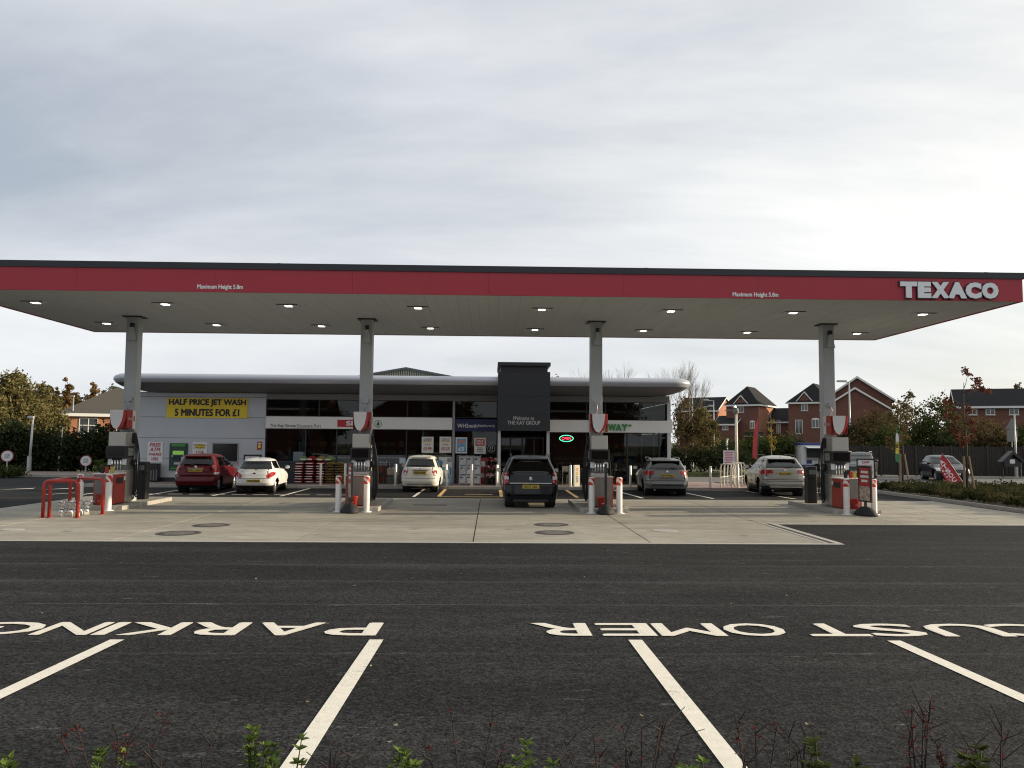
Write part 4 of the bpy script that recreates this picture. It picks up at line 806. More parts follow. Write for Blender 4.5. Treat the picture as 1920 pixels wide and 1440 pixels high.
# sign boards
def board(pa, pb, z0, z1, m, nm='sign_board', y0=-.16): return B(sx(pa), sx(pb), y0, -.005, z0, z1).build(nm, m, shop, bev=.008)
b1 = board(499, 848, 2.60, 3.155, BOARD); b2 = board(853, 932, 2.53, 3.10, NAVY)
b3 = B(TX1 + .005, sx(1260), -.16, -.005, 2.53, 3.095).build('sign_board', BOARD, shop, bev=.008)
B(X1 + .005, X1 + .12, -.004, 7.0, 2.53, 3.095).build('sign_board', BOARD, shop)
def wtext(s, pa, pb, py, h, m, parent=shop, y=-.165, nm='lettering', **k):
    a, b = at(pa, py, SY + y), at(pb, py, SY + y); return text(s, b.x - a.x, h, (a.x, y, a.z), m, parent, nm, **k)
wtext('The Kay Group', 506, 554.5, 802, .18, INK, bold=.02); wtext('Ellesmere Port', 556.5, 602, 802, .175, INK, bold=0.0)
B(sx(633), sx(699), -.175, -.161, at(660, 800.5, SY).z, at(660, 787.5, SY).z).build('red_sign', SPARR, shop)
wtext('SPAR', 648.5, 693, 798.2, .22, WINK, y=-.178, bold=.05)
p = at(709, 795, SY - .17)
MB().lathe([(.145, -.004), (.145, .0), (.17, .0), (.17, -.004)], 28, (p.x, -.166, p.z), 'y').build('tree_emblem_ring', SIGNG, shop)
e = MB()
for w, z0, z1 in ((.10, -.06, .01), (.08, -.01, .055), (.05, .04, .10)): e.prism([(p.x - w, p.z + z0), (p.x + w, p.z + z0), (p.x, p.z + z1 + .03)], -.172, -.166)
e.box(p.x - .016, p.x + .016, -.172, -.166, p.z - .11, p.z - .062).box(p.x - .06, p.x + .06, -.171, -.166, p.z - .115, p.z - .095).build('tree_emblem', SIGNG, shop)
wtext('WHSmith', 857.5, 895, 802, .19, WINK, bold=.004); wtext('Stationery', 896, 928, 802, .17, WINK, bold=-.002)
for ch, a, b, m in (('S', 1092, 1103.5, ORN), ('U', 1104.5, 1117, ORN), ('B', 1130, 1140.5, ORN), ('W', 1140.5, 1155, GRN), ('A', 1154, 1166, GRN), ('Y', 1165.5, 1177, GRN)):
    if ch in 'SU': a += 14; b += 14
    wtext(ch, a, b, 807.4, .31, m, y=-.20, bold=.06, depth=.05, nm='letter')
p = at(1180, 797.5, SY - .2); MB().prism([(p.x - .10, p.z - .03), (p.x + .02, p.z + .02), (p.x + .02, p.z + .07), (p.x + .12, p.z), (p.x + .02, p.z - .07), (p.x + .02, p.z - .03)], -.21, -.165).build('arrow_tip', GRN, shop)
text('S', .34, .34, (X1 + .13, .10, 2.62), ORN, shop, 'side_letter', (math.pi / 2, 0, math.pi / 2), bold=.05, depth=.06)
# entrance tower
ZB = at(980, 808, SY + TY).z; ZTOP = at(980, 679, SY + TY).z; zn0 = at(980, 697, SY + TY).z; zn1 = at(980, 686, SY + TY).z
tw = MB().box(TX0, TX1, TY, 2.2, zn0 - .01, zn0).build('tower', CHAR, shop)
nrow = [ZB, ZB + .75, ZB + 1.55, zn0 - .012]
for a, b in zip(nrow[:-1], nrow[1:]): B(TX0, TX1, TY, 2.2, a + .005, b - .005).build('tower_panel', CHAR, tw)
B(TX0 + .03, TX1 - .03, TY + .03, 2.17, ZB, zn0).build('tower_core', BLACK, tw)
B(TX0 + .11, TX1 - .11, TY + .11, 2.1, zn0, zn1).build('tower_neck', CHAR, tw); B(TX0 - .02, TX1 + .02, TY - .02, 2.2, zn1, ZTOP).build('tower_cap', CHAR, tw, bev=.015)
wtext('Welcome to', 962, 1001.5, 787.5, .18, LGINK, tw, TY - .004, shear=.22, bold=0.0); wtext('THE KAY GROUP', 951.5, 1013, 796, .17, LGINK, tw, TY - .004, bold=.012)
for xx in (TX0 + .01, TX1 - .14): B(xx, xx + .13, TY + .12, TY + .3, .11, ZB).build('pier', mat('pale_pier', (.48, .49, .50), .5), tw)
for xx in (TX0 + .03, TX1 - .06): B(xx, xx + .03, TY + .31, .30, .12, ZB).build('lobby_pane', PANE, tw)
dx = [TX0 + .15, TX0 + .62, (TX0 + TX1) / 2, TX1 - .62, TX1 - .15]
for k in range(4):
    d = B(dx[k] + .02, dx[k + 1] - .02, .10, .115, .2, 2.25).build('door', PANE, tw)
    MB().box(dx[k] + .001, dx[k] + .035, .08, .135, .12, 2.3).box(dx[k + 1] - .035, dx[k + 1] - .001, .08, .135, .12, 2.3).box(dx[k] + .036, dx[k + 1] - .036, .08, .135, .12, .22).box(dx[k] + .036, dx[k + 1] - .036, .08, .135, 2.22, 2.3).build('door_frame', DFRAME, d)
    if k in (1, 2):
        B(dx[k] + .06, dx[k + 1] - .06, .06, .09, 1.30, 1.36).build('push_bar', ALU, d); q = dx[2] + (-.22 if k == 1 else .08); B(q, q + .14, .06, .095, 1.12, 1.24).build('door_sticker', PAPER, d)
# interior
INT = mat('dark_interior', (.06, .055, .05), .8); SHELF = mat('shelf_grey', (.12, .115, .11), .7); WOOD = mat('warm_wood', (.20, .10, .05), .6, var=.2, vscale=5, stretch=(1, 1, 8))
B(X0 + .07, X1 - .11, .12, DEP - .12, .06, .115).build('shop_floor', mat('shop_floor', (.10, .095, .09), .5), shop)
B(XG + .1, X1 - .12, 7.2, 7.3, .12, 4.2).build('inner_wall', INT, shop); B(X0 + .2, X1 - .12, .15, DEP - .15, 3.55, 3.6).build('shop_ceiling', INT, shop); B(XG + .02, XG + .08, .15, 7.2, .12, 4.2).build('inner_wall', INT, shop)
TI = (TX1 - .0); B(TI + .1, TI + .2, 2.3, 7.15, .12, 3.5).build('inner_wall', mat('brown_wall', (.11, .04, .025), .7), shop); B(TI + .25, X1 - 1.9, 3.6, 3.7, .12, 3.5).build('inner_wall', MATS['brown_wall'], shop)
prod = [mat(f'product_{k}', c, .5) for k, c in enumerate(((.35, .05, .04), (.08, .12, .30), (.45, .36, .08), (.10, .25, .09), (.5, .48, .45), (.28, .14, .06), (.30, .30, .34)))]
for q, (x_, y_, w_) in enumerate(((sx(510), 3.0, 2.1), (sx(600), 2.6, 1.9), (sx(655), 4.0, 1.7), (sx(705), 2.2, 1.7), (sx(760), 3.5, 1.8), (sx(860), 2.0, 1.5), (sx(1170), 3.2, 1.2))):
    t = thing('display_shelf', f'dim stocked shelf inside the shop, number {q + 1} from the left window', 'shelf', (x_, SY + y_, .115), 0, 'stocked shelves inside the shop')
    t['label'] = ['dim stocked shelf inside the shop at the left end of the glazing', 'dim stocked shelf inside, behind the window above the dark storage bin', 'dim stocked shelf inside, behind the window above the red bags', 'dim stocked shelf inside, seen right of the second column', 'dim stocked shelf inside, left of the hanging offer posters', 'dim stocked shelf inside, behind the navy stationery sign window', 'dim stocked shelf inside the sandwich shop windows at the right'][q]
    B(0, w_, .35, .4, 0, 1.9).build('back_panel', SHELF, t)
    for k in range(5):
        B(0, w_, 0, .35, .1 + k * .38, .13 + k * .38).build('shelf_board', SHELF, t)
        xx = .05
        while xx < w_ - .2:
            w2 = random.uniform(.09, .22); B(xx, xx + w2 - .01, .04, .30, .132 + k * .38, .132 + k * .38 + random.uniform(.14, .3)).build('product', random.choice(prod), t); xx += w2 + random.choice((0, 0, .05))
# seated-height wooden counter and stools at the right windows
t = thing('window_counter', 'brown timber counter behind the right hand shop windows', 'counter', (TX1 + .1, SY + .25, .115))
B(.3, X1 - TX1 - .9, 0, .4, .92, .98).build('top', WOOD, t)
for k in range(4): B(.4 + k * 1.35, .45 + k * 1.35, .15, .2, 0, .918).build('leg', STEEL, t)
for k in range(6):
    t = thing('bar_stool', f'dark bar stool at the window counter, {["first", "second", "third", "fourth", "fifth", "sixth"][k]} from the entrance tower', 'stool', (TX1 + .75 + k * .82, SY + 1.0, .115), R(20 * k), 'bar stools at the window')
    MB().lathe([(0, .70), (.17, .70), (.18, .66), (.16, .64), (0, .64)], 14).build('seat', BLACK, t); MB().tube([(0, 0, .03), (0, 0, .64)], .022, 8).build('stem', CHROME, t); MB().lathe([(0, .04), (.19, .015), (.19, 0)], 16).build('foot', CHROME, t); MB().tube([(-.15, .14, .68), (-.15, .16, .95), (.15, .16, .95), (.15, .14, .68)], .012, 6).build('back_hoop', BLACK, t)
t = thing('pendant_lamp', 'silver pendant lamp hanging behind the window under the neon open sign', 'lamp', (sx(1086), SY + 1.2, 1.95)); MB().lathe([(.05, .14), (.20, .0), (.19, .0), (.045, .13)], 16).build('shade', CHROME, t); MB().tube([(0, 0, .13), (0, 0, 1.6)], .008, 5).build('cord', BLACK, t)
# neon oval
p = at(1062, 822, SY - .02); t = thing('neon_sign', 'oval green neon sign with red open lettering in the window', 'neon sign', (p.x, SY + .02, p.z))
NG = mat('neon_green', (.10, .85, .45), .4, emit=1.5); NR = mat('neon_red', (1.0, .06, .10), .4, emit=2.0)
MB().tube([(.32 * math.cos(a), -.03, .145 * math.sin(a)) for a in np.linspace(0, 2 * math.pi, 29)], .016, 6, False).build('green_tube', NG, t); text('OPEN', .44, .13, (-.22, -.035, -.065), NR, t, 'red_lettering', bold=.0, shear=.15)
# flat notices on the wall and windows
def poster(pa, pb, pt, pb2, lab, m=None, y=-.02, cat='poster', th=.012):
    a, b = at(pa, pb2, SY + y), at(pb, pt, SY + y); t = thing('poster', lab, cat, (a.x, SY + y, a.z)); w, h = b.x - a.x, b.z - a.z
    B(0, w, -th, 0, 0, h).build('sheet', m or PAPER, t); t['_'] = 0; del t['_']; return t, w, h
def ptext(t, s, w, h, fx0, fx1, fz, fh, m, y=-.016, **k): text(s, w * (fx1 - fx0), h * fh, (w * fx0, y, h * fz), m, t, 'lettering', **k)
t, w, h = poster(312, 465, 747, 783, 'long yellow banner with black capitals high on the cladding', YEL, cat='banner')
ptext(t, 'HALF PRICE JET WASH', w, h, .025, .98, .55, .40, BLACK, bold=.055); ptext(t, '5 MINUTES FOR £1', w, h, .10, .90, .08, .38, BLACK, bold=.055)
t, w, h = poster(276, 306, 829, 867, 'white poster with red free ATM lettering left of the cash machine')
for s_, z_, a_, b_, hh_ in (('FREE', .78, .14, .86, .17), ('ATM', .55, .16, .84, .18), ('AVAILABLE', .34, .08, .92, .14), ('HERE', .10, .28, .72, .15)): ptext(t, s_, w, h, a_, b_, z_, hh_, REDINK, bold=.03, shear=.12)
t, w, h = poster(360, 389, 829, 875, 'white offer poster with yellow diamond right of the cash machine')
MB().prism([(w * .08, h * .82), (w * .5, h * .95), (w * .92, h * .82), (w * .5, h * .69)], -.015, -.012).build('diamond', YEL, t)
ptext(t, 'STRONGBOW', w, h, .08, .92, .84, .07, INK, bold=.03); ptext(t, 'CARLSBERG', w, h, .12, .88, .74, .07, INK, bold=.03); ptext(t, '4 FOR', w, h, .22, .78, .55, .10, REDINK, bold=.02); ptext(t, '£3.99', w, h, .10, .90, .30, .18, REDINK, bold=.03)
t, w, h = poster(482, 491, 828, 843, 'small red notice beside the end of the glazing', REDM); B(w * .25, w * .75, -.016, -.012, h * .2, h * .55).build('print', YEL, t); B(w * .2, w * .8, -.016, -.012, h * .65, h * .85).build('print', PAPER, t)
OFF = mat('offer_white', (.66, .66, .62), .5)
for (a, b, lab, l1, l2, mm) in ((790.5, 813, 'white window offer poster left of the glazing post, the left one of two', '4 FOR', '£3.99', OFF), (824, 846.5, 'white window offer poster directly left of the glazing post', '4 FOR', '£5.25', OFF)):
    t, w, h = poster(a, b, 819, 849, lab, mm, y=-.03); 
    for k, s_ in enumerate(('CARLSBERG', 'EXPORT') if '3.99' in l2 else ('STELLA', 'ARTOIS')): ptext(t, s_, w, h, .15, .85, .82 - k * .12, .08, INK, bold=.03)
    B(w * .12, w * .88, -.015, -.012, h * .64, h * .68).build('print', YEL, t); ptext(t, l1, w, h, .25, .75, .46, .09, INK, bold=.02); ptext(t, l2, w, h, .15, .85, .16, .20, REDINK, bold=.03)
t, w, h = poster(854, 876, 820, 850, 'pale blue window poster marked £5', OFF, y=-.03); B(w * .1, w * .9, -.015, -.012, h * .08, h * .92).build('picture', mat('poster_blue', (.16, .34, .52), .5, var=.4, vscale=12), t); ptext(t, '£5', w, h, .25, .75, .15, .24, WINK, y=-.018, bold=.04); B(w * .2, w * .8, -.018, -.015, h * .62, h * .82).build('picture', mat('poster_pink', (.5, .25, .22), .5), t)
t, w, h = poster(889, 911, 821, 851, 'red and white half price poster right of the blue one', OFF, y=-.03); B(w * .1, w * .9, -.015, -.012, h * .5, h * .92).build('red_panel', REDM, t); ptext(t, 'HALF', w, h, .2, .8, .74, .12, WINK, y=-.017, bold=.04); ptext(t, 'PRICE', w, h, .2, .8, .58, .12, WINK, y=-.017, bold=.04)
for k in range(3): B(w * .25, w * .75, -.015, -.012, h * (.15 + k * .1), h * (.19 + k * .1)).build('print', INK, t)
p = at(921, 841, SY - .02); t = thing('hours_sticker', 'round 24 hour sticker on the glass beside the entrance', 'sticker', (p.x, SY + .03, p.z)); MB().lathe([(.16, -.004), (.16, 0), (.18, 0), (.18, -.004)], 24, (0, 0, 0), 'y').build('ring', LGINK, t); text('24', .17, .13, (-.085, -.004, -.03), LGINK, t); text('hours', .15, .05, (-.075, -.004, -.10), LGINK, t); text('open', .13, .05, (-.065, -.004, .24), LGINK, t)
# grey film along the lower windows
for (a, b, s_) in ((600, 699, 'Car parking only, no vans please'), (700, 763, 'Car parking only, no vans please'), (764, 847, 'Car parking only, no vans please'), (855, 888, 'B')):
    z1 = at(a, 853, SY).z; f = B(sx(a) + .03, sx(b) - .03, .028, .036, .16, z1).build('window_film', VINYL, shop)
    if len(s_) > 3:
        w_ = min(sx(b) - sx(a) - .3, 1.45); text(s_, w_, .10, ((sx(a) + sx(b)) / 2 - w_ / 2, .024, z1 - .17), LGINK, f, 'lettering', bold=.0)
wtext('food and drinks', 676, 731, 872.5, .22, LGINK, y=.024, bold=.015)
t, w, h = poster(749, 760.5, 859, 869, 'small pale blue notice on the grey window film', mat('pale_blue', (.45, .55, .62), .5), y=.02)
# ------------------------------------------------------------------ things before the shop
t = thing('cash_machine', 'green framed cash machine set into the cladding beside the free ATM poster', 'cash machine', (AX0, SY, AZ0)); w, h = AX1 - AX0, AZ1 - AZ0
AG = mat('atm_green', (.06, .26, .05), .4); AD = mat('atm_dark', (.03, .045, .045), .4)
B(0, w, -.06, -.005, 0, h).build('surround', mat('atm_deep_green', (.012, .05, .035), .4), t, bev=.02); B(w * .12, w * .88, -.075, -.061, h * .12, h * .85).build('fascia', AD, t); B(w * .2, w * .8, -.085, -.076, h * .58, h * .72).build('lit_header', mat('atm_header', (.20, .42, .08), .4, emit=.35), t)
B(w * .22, w * .62, -.085, -.076, h * .38, h * .54).build('screen', mat('atm_screen', (.02, .03, .05), .1), t); B(w * .3, w * .62, -.13, -.076, h * .22, h * .30).build('keypad', STEEL, t); B(w * .68, w * .82, -.09, -.076, h * .34, h * .5).build('card_slot', STEEL, t); B(w * .1, w * .9, -.09, -.061, h * .04, h * .10).build('shelf', AG, t); B(w * .12, w * .88, -.085, -.061, h * .88, h * .97).build('top_strip', AG, t)
for k, q in enumerate((.18, .82)): MB().lathe([(0, -.02), (.03, -.02), (.03, 0)], 10, (w * q, -.076, h * .53), 'y').build('lamp', PAPER, t)
t = thing('litter_bin', 'black litter bin against the cladding under the free ATM poster', 'bin', (sx(296.5), SY - .35, FZ)); B(-.22, .22, -.2, .2, .03, .78).build('body', BLACK, t, bev=.03); B(-.235, .235, -.215, .215, .78, .84).build('lid', BLACK, t, bev=.02); B(-.15, .15, -.206, -.2, .6, .72).build('opening', CTRIM, t)
for s in range(4): B(-.19 + s * .12, -.15 + s * .12, -.209, -.2, .08, .55).build('rib', GREYM, t)
def aboard(p, w, h, lab, rz=0.0, lines=()):
    t = thing('pavement_sign', lab, 'sign', p, rz); f = MB().box(-w / 2, w / 2, -.04, .04, h, h + .07).box(-w / 2, w / 2, -.04, .04, .18, .25).box(-w / 2, -w / 2 + .06, -.04, .04, .251, h - .001).box(w / 2 - .06, w / 2, -.04, .04, .251, h - .001); f.build('frame', BLACK, t, bev=.012)
    B(-w / 2 + .061, w / 2 - .061, -.015, .015, .251, h - .001).build('sheet', PAPER, t); B(-w / 2 - .05, w / 2 + .05, -.28, .28, 0, .13).build('foot', mat('grey_foot', (.35, .35, .35), .7), t, bev=.05); B(-.05, .05, -.03, .03, .13, .18).build('stem', BLACK, t)
    for s_, z_, f_, hh_, rw in lines: text(s_, (w - .15) * f_, hh_, (-(w - .15) * f_ / 2, -.018, z_), REDINK, t, 'lettering', bold=.03, shear=.1)
    return t
OL = (('OFF', 1.02, .5, .14, 0), ('LICENCE', .84, .85, .12, 0), ('OPEN', .66, .62, .13, 0), ('24 HOURS', .48, .9, .13, 0))
p = at(474, 850, SY - 1.0); aboard((p.x, SY - 1.0, FZ), .80, 1.22, 'black framed off licence board standing behind the small white hatchback', 0, OL)
p = gnd(1624, 905); aboard((p.x, p.y, 0), .92, 1.22, 'black framed off licence board standing by the roadside shrub bed', R(-18), OL)
# steel posts along the kerb
POSTM = mat('steel_post', (.60, .58, .53), .35, metal=.5)
nb = ['beside the cash machine', 'right of the dark storage bin', 'in front of the yellow bags', 'in front of the hanging drinks sign', 'right of the cream retro hatchback', 'in front of the newspaper stand', 'in front of the flowers', 'before the dark right windows', 'left of the grey estate car', 'left of the cycle rack', 'left of the silver crossover']
for px, lb in zip((314.5, 571.5, 622.5, 727, 830, 881.5, 932.5, 1078, 1194.5, 1350, 1402), nb):
    p = gnd(px, 918, .1); zz = .115 if px < 1200 else .10
    t = thing('steel_bollard', f'slim pale steel post at the kerb, {lb}', 'bollard', (p.x, 36.55 if px < 1300 else 36.75, zz), 0, 'slim steel posts along the shop kerb'); MB().lathe([(0, .95), (.05, .94), (.055, .93), (.055, 0)], 14).build('post', POSTM, t, smooth=True); MB().lathe([(0, .012), (.09, .012), (.09, 0)], 14).build('base_plate', POSTM, t)
# bags of fuel
def bag_mesh(w, d, h, seed):
    r_ = random.Random(seed); n = 8; vs = []; fs = []
    for zz in (0, 1):
        for i in range(n + 1):
            for j in range(4):
                u, v = i / n * 2 - 1, j / 3 * 2 - 1; e = (1 - abs(u) ** 3) * (1 - .55 * abs(v) ** 4); edge = .12
                z = h * (.5 + (zz - .5) * max(edge, e) + .06 * r_.uniform(-1, 1)); vs.append((u * w / 2 * (1 - .06 * abs(v)), v * d / 2, z))
    m = (n + 1) * 4
    for zz in (0, 1):
        for i in range(n):
            for j in range(3):
                a = zz * m + i * 4 + j; q = (a, a + 4, a + 5, a + 1); fs.append(q if zz else q[::-1])
    for i in range(n):
        a = i * 4; fs.append((a, a + m, a + 4 + m, a + 4)); a += 3; fs.append((a, a + 4, a + 4 + m, a + m))
    for j in range(3): a = j; fs.append((a, a + 1, a + 1 + m, a + m)); a = n * 4 + j; fs.append((a, a + m, a + 1 + m, a + 1))
    me = bpy.data.meshes.new('bag'); me.from_pydata(vs, [], fs); me.shade_smooth(); return me
BR = mat('red_bag', (.30, .012, .03), .5, var=.3, vscale=5, objvar=.12); BY = mat('yellow_bag', (.30, .20, .045), .55, var=.35, vscale=5, objvar=.12); BGN = mat('green_bag', (.22, .33, .12), .5, var=.3, vscale=5); BW = mat('bag_print', (.62, .58, .52), .5)
bx0 = sx(583); 
for c in range(5):
    red = c < 3; bw = .46 if c < 3 else .40; xx = -8.62 + c * .475 if c < 3 else -7.24 + (c - 3) * .42
    nrow = 8 if c < 3 else 8
    for r_ in range(nrow):
        me = bag_mesh(bw * random.uniform(.96, 1.04), .55, .145, c * 20 + r_); me.materials.append(BR if red else BY)
        colw = ['first', 'second', 'third', 'first', 'second'][c]; lay = ['bottom', 'second lowest', 'third lowest', 'fourth', 'fifth', 'third highest', 'second highest', 'top'][r_]
        o = thing('fuel_bag', f'{"red" if red else "yellow"} fuel bag, {lay} in the {colw} {"red" if red else "yellow"} column from the left', 'bag', (xx + random.uniform(-.02, .02), SY - .85 + random.uniform(-.03, .03), FZ + .03 + r_ * .115), R(random.uniform(-4, 4)), 'stacked bags of solid fuel')
        ob = obj('bag_body', me, None, o); B(-bw * .33, bw * .33, -.285, -.26, .045 + .02 * (r_ % 2), .085 + .015 * (r_ % 2)).build('printed_band', BW if red else mat('bag_dark_print', (.10, .06, .02), .6), o)
for k, (xx, mm, lb) in enumerate(((-8.5, BGN, 'green'), (-8.12, BR, 'red'), (-7.72, BY, 'brown'), (-7.3, BGN, 'pale green'))):
    me = bag_mesh(.44, .5, .26, 900 + k); me.materials.append(mm); o = thing('fuel_bag', f'plump {lb} bag on top of the stack, {["left end", "left of the brown one", "beside the pale green one", "right end"][k]}', 'bag', (xx, SY - .75, FZ + .03 + 8 * .117), R(random.uniform(-15, 15)), 'stacked bags of solid fuel'); obj('bag_body', me, None, o); B(-.12, .12, -.262, -.25, .10, .16).build('printed_band', BW, o)
t = thing('pallet', 'low timber pallet under the stacked fuel bags', 'pallet', (-7.75, SY - .85, FZ)); 
for k in range(5): B(-1.15, 1.2, -.3 + k * .14, -.2 + k * .14, .012, .03).build('plank', WOOD, t)
# dark storage bin
TEAL = mat('dark_teal_plastic', (.018, .034, .042), .55, var=.1, vscale=3)
t = thing('storage_bunker', 'big dark teal storage bunker between the white hatchback and the red bags', 'storage bin', (sx(527), SY - 1.0, FZ)); wb = sx(578) - sx(527); B(0, wb, 0, .75, 0, .92).build('body', TEAL, t, bev=.03); B(-.03, wb + .03, -.03, .78, .92, 1.0).build('lid', TEAL, t, bev=.03); B(wb * .62, wb * .98, .1, .6, 1.0, 1.42).build('grey_box', mat('bluegrey_plastic', (.12, .15, .18), .6), t, bev=.02)
for k in range(3): B(wb * (.25 + .25 * k) - .012, wb * (.25 + .25 * k) + .012, -.012, 0, .06, .88).build('rib', TEAL, t)
# drink crates, small cases, news stand, flowers
t = thing('log_stand', 'dark wire stand of netted logs under the drinks lettering', 'stand', (sx(700), SY - .55, FZ)); 
for k in range(2):
    for s in range(2): MB().tube([(s * .75, k * .4, 0), (s * .75, k * .4, .95)], .016, 6).build('leg', BLACK, t)
for k in range(3): B(-.02, .77, -.02, .42, .05 + k * .42, .07 + k * .42).build('shelf', BLACK, t)
for r_ in range(2):
    for k in range(6): MB().lathe([(0, .0), (.055, .0), (.058, .30), (0, .31)], 9, (.07 + k * .125, .12 + .03 * (k % 2), .075 + r_ * .42)).build('log', mat('log_brown', (.16, .05, .03), .8, objvar=.4), t)
for k, (cx, cz, lb, mm) in enumerate(((sx(741.5), 0, 'lower', mat('crate_green', (.05, .06, .05), .6)), (sx(741.5), .40, 'upper', mat('crate_tan', (.22, .19, .14), .7, var=.3, vscale=8)))):
    t = thing('produce_crate', f'{lb} crate of the two stacked beside the cream retro hatchback', 'crate', (cx, SY - .7, FZ + cz), 0, 'stacked crates'); MB().box(-.26, .26, -.2, .2, 0, .03).box(-.26, .26, -.2, -.17, .03, .30).box(-.26, .26, .17, .2, .03, .30).box(-.26, -.23, -.17, .17, .03, .30).box(.23, .26, -.17, .17, .03, .30).build('box', mm, t)
    for q in range(6): MB().lathe([(0, .22), (.06, .18), (.075, .12), (.05, .05), (0, .03)], 10, (-.16 + (q % 3) * .16, -.08 + (q // 3) * .16, .13)).build('bundle', mat('pale_bundle', (.34, .31, .25), .8, objvar=.3), t)
for k, (cx, cz, lb) in enumerate(((sx(838.5), 0, 'lower'), (sx(838.5), .40, 'upper'))):
    t = thing('water_pack', f'{lb} blue and white shrink wrapped pack beside the grey post', 'pack', (cx, SY - .75, FZ + cz), 0, 'stacked water packs'); B(-.20, .20, -.15, .15, 0, .36).build('wrap', mat('pack_blue', (.22, .42, .56), .35, var=.35, vscale=9), t, bev=.03); B(-.15, .15, -.158, -.15, .12, .24).build('label', PAPER, t)
p = at(838, 880, SY - .3); t = thing('window_graphic', 'white poster panel with a dark picture leaning on the window right of the cream car', 'poster', (p.x - .4, SY - .03, FZ)); B(.0, .62, 0, .02, 0, 1.22).build('sheet', OFF, t); MB().prism([(.05, .95), (.58, .72), (.58, .40), (.30, .36), (.12, .55)], -.006, -.001).build('picture', CTRIM, t); MB().lathe([(0, -.012), (.13, -.01), (.13, 0)], 18, (.06, 0, .95), 'y').build('blue_disc', mat('disc_blue', (.10, .24, .45), .5), t); text('HALF', .2, .08, (.40, -.004, 1.1), INK, t, bold=.04); text('PRICE', .2, .08, (.40, -.004, 1.0), INK, t, bold=.04)
t = thing('newspaper_stand', 'sloping grey newspaper stand with nine compartments before the navy sign window', 'news stand', (sx(863), SY - 1.0, FZ), 0); wn = sx(899) - sx(860); NM = mat('stand_grey', (.26, .265, .29), .5)
MB().prism([(0, .02), (.10, .02), (.62, 1.28), (.52, 1.28)], 0, wn, 'x').build('back_panel', NM, t)
for k in range(4): MB().tube([(wn * k / 3, .0, .0), (wn * k / 3, .55, 1.31)], .016, 6).build('divider', STEEL, t)
for r_ in range(3):
    for c in range(3):
        y0, z0 = .0 + r_ * .175, .06 + r_ * .41; pp = [(y0 - .045, z0), (y0 - .03, z0), (y0 + .10, z0 + .34), (y0 + .085, z0 + .34)]
        nw = MB().prism(pp, wn * (c + .10) / 3, wn * (c + .90) / 3, 'x').build('newspaper', mat('newsprint', (.42, .42, .43), .8, var=.35, vscale=14, objvar=.15), t); B(wn * (c + .14) / 3, wn * (c + .5) / 3, y0 + .02, y0 + .034, z0 + .25, z0 + .30).build('headline', INK, nw)
t = thing('magazine_board', 'red poster board standing behind the newspaper stand', 'sign', (sx(899), SY - .45, FZ)); B(0, .34, 0, .03, 0, 1.2).build('sheet', REDM, t); B(.08, .26, -.004, 0, .8, 1.05).build('print', PAPER, t); B(.08, .26, -.004, 0, .3, .5).build('print', PAPER, t)
PETALS = [mat('petal_red', (.42, .03, .05), .7), mat('petal_pink', (.55, .25, .30), .7), mat('petal_white', (.62, .55, .56), .7), mat('petal_orange', (.5, .16, .05), .7), mat('petal_purple', (.22, .05, .16), .7)]; STEMG = mat('stem_green', (.05, .10, .03), .8)
for r_ in range(3):
    for c in range(3):
        t = thing('flower_bucket', f'bucket of cut flowers beside the entrance, {["lowest", "middle", "top"][r_]} tier, {["left", "middle", "right"][c]}', 'flowers', (sx(917) + c * .21 - .06, SY - 1.0 + r_ * .22, FZ + r_ * .36), 0, 'flower buckets beside the entrance')
        MB().lathe([(0, 0), (.07, 0), (.09, .22), (.08, .22), (.065, .02), (0, .02)], 12).build('bucket', BLACK, t)
        for k in range(11):
            a, rr_ = random.uniform(0, 6.28), random.uniform(.02, .14); zz = .36 + random.uniform(-.05, .14); MB().tube([(0, 0, .05), (rr_ * math.cos(a), rr_ * math.sin(a), zz)], .004, 4).build('stem', STEMG, t)
            MB().lathe([(0, -.02), (.03, -.01), (.045, .02), (.02, .035), (0, .03)], 7, (rr_ * math.cos(a), rr_ * math.sin(a), zz)).build('flower_head', PETALS[(r_ * 2 + c + k % 3) % 5], t)
t = thing('flower_rack', 'dark stepped rack holding the flower buckets', 'rack', (sx(917) - .2, SY - 1.15, FZ)); 
for k in range(1, 3): B(0, .85, .22 * k - .02 + .05, .22 * k + .2, k * .36 - .03, k * .36 - .002).build('shelf', BLACK, t)
for s in (0, .84): MB().tube([(s, .18, 0), (s, .65, .75)], .012, 5).build('leg', BLACK, t)
# upright white flag signs and tables at the right
for (px, lab, s_) in ((1300, 'upright white panel sign with orange and dark vertical lettering right of the grey estate', 'SUBWAY'), (1092.5, 'upright cream panel sign behind the third pump', 'SUBWAY')):
    p = gnd(px, 919, .1); t = thing('panel_sign', lab, 'sign', (p.x, 36.7, .11), R(2 if px > 1200 else 30)); B(-.15, .15, -.04, .04, 0, .95).build('panel', OFF if px > 1200 else CREAM, t, bev=.012)
    text('SUB', .30, .13, (.065, -.043, .52), ORN, t, 'lettering', (math.pi / 2, -math.pi / 2, 0), bold=.03); text('WAY', .30, .13, (.065, -.043, .18), INK, t, 'lettering', (math.pi / 2, -math.pi / 2, 0), bold=.03)
t = thing('cafe_chair', 'dark metal chair standing outside the right windows', 'chair', (sx(1062), SY - .8, FZ), R(30))
B(-.2, .2, -.2, .2, .43, .46).build('seat', BLACK, t); B(-.2, .2, .18, .21, .6, .85).build('backrest', BLACK, t)
for a in (-1, 1):
    for b in (-1, 1): MB().tube([(a * .18, b * .18, 0), (a * .17, b * .17, .44 if b < 0 else .84)], .012, 6).build('leg', STEEL, t)
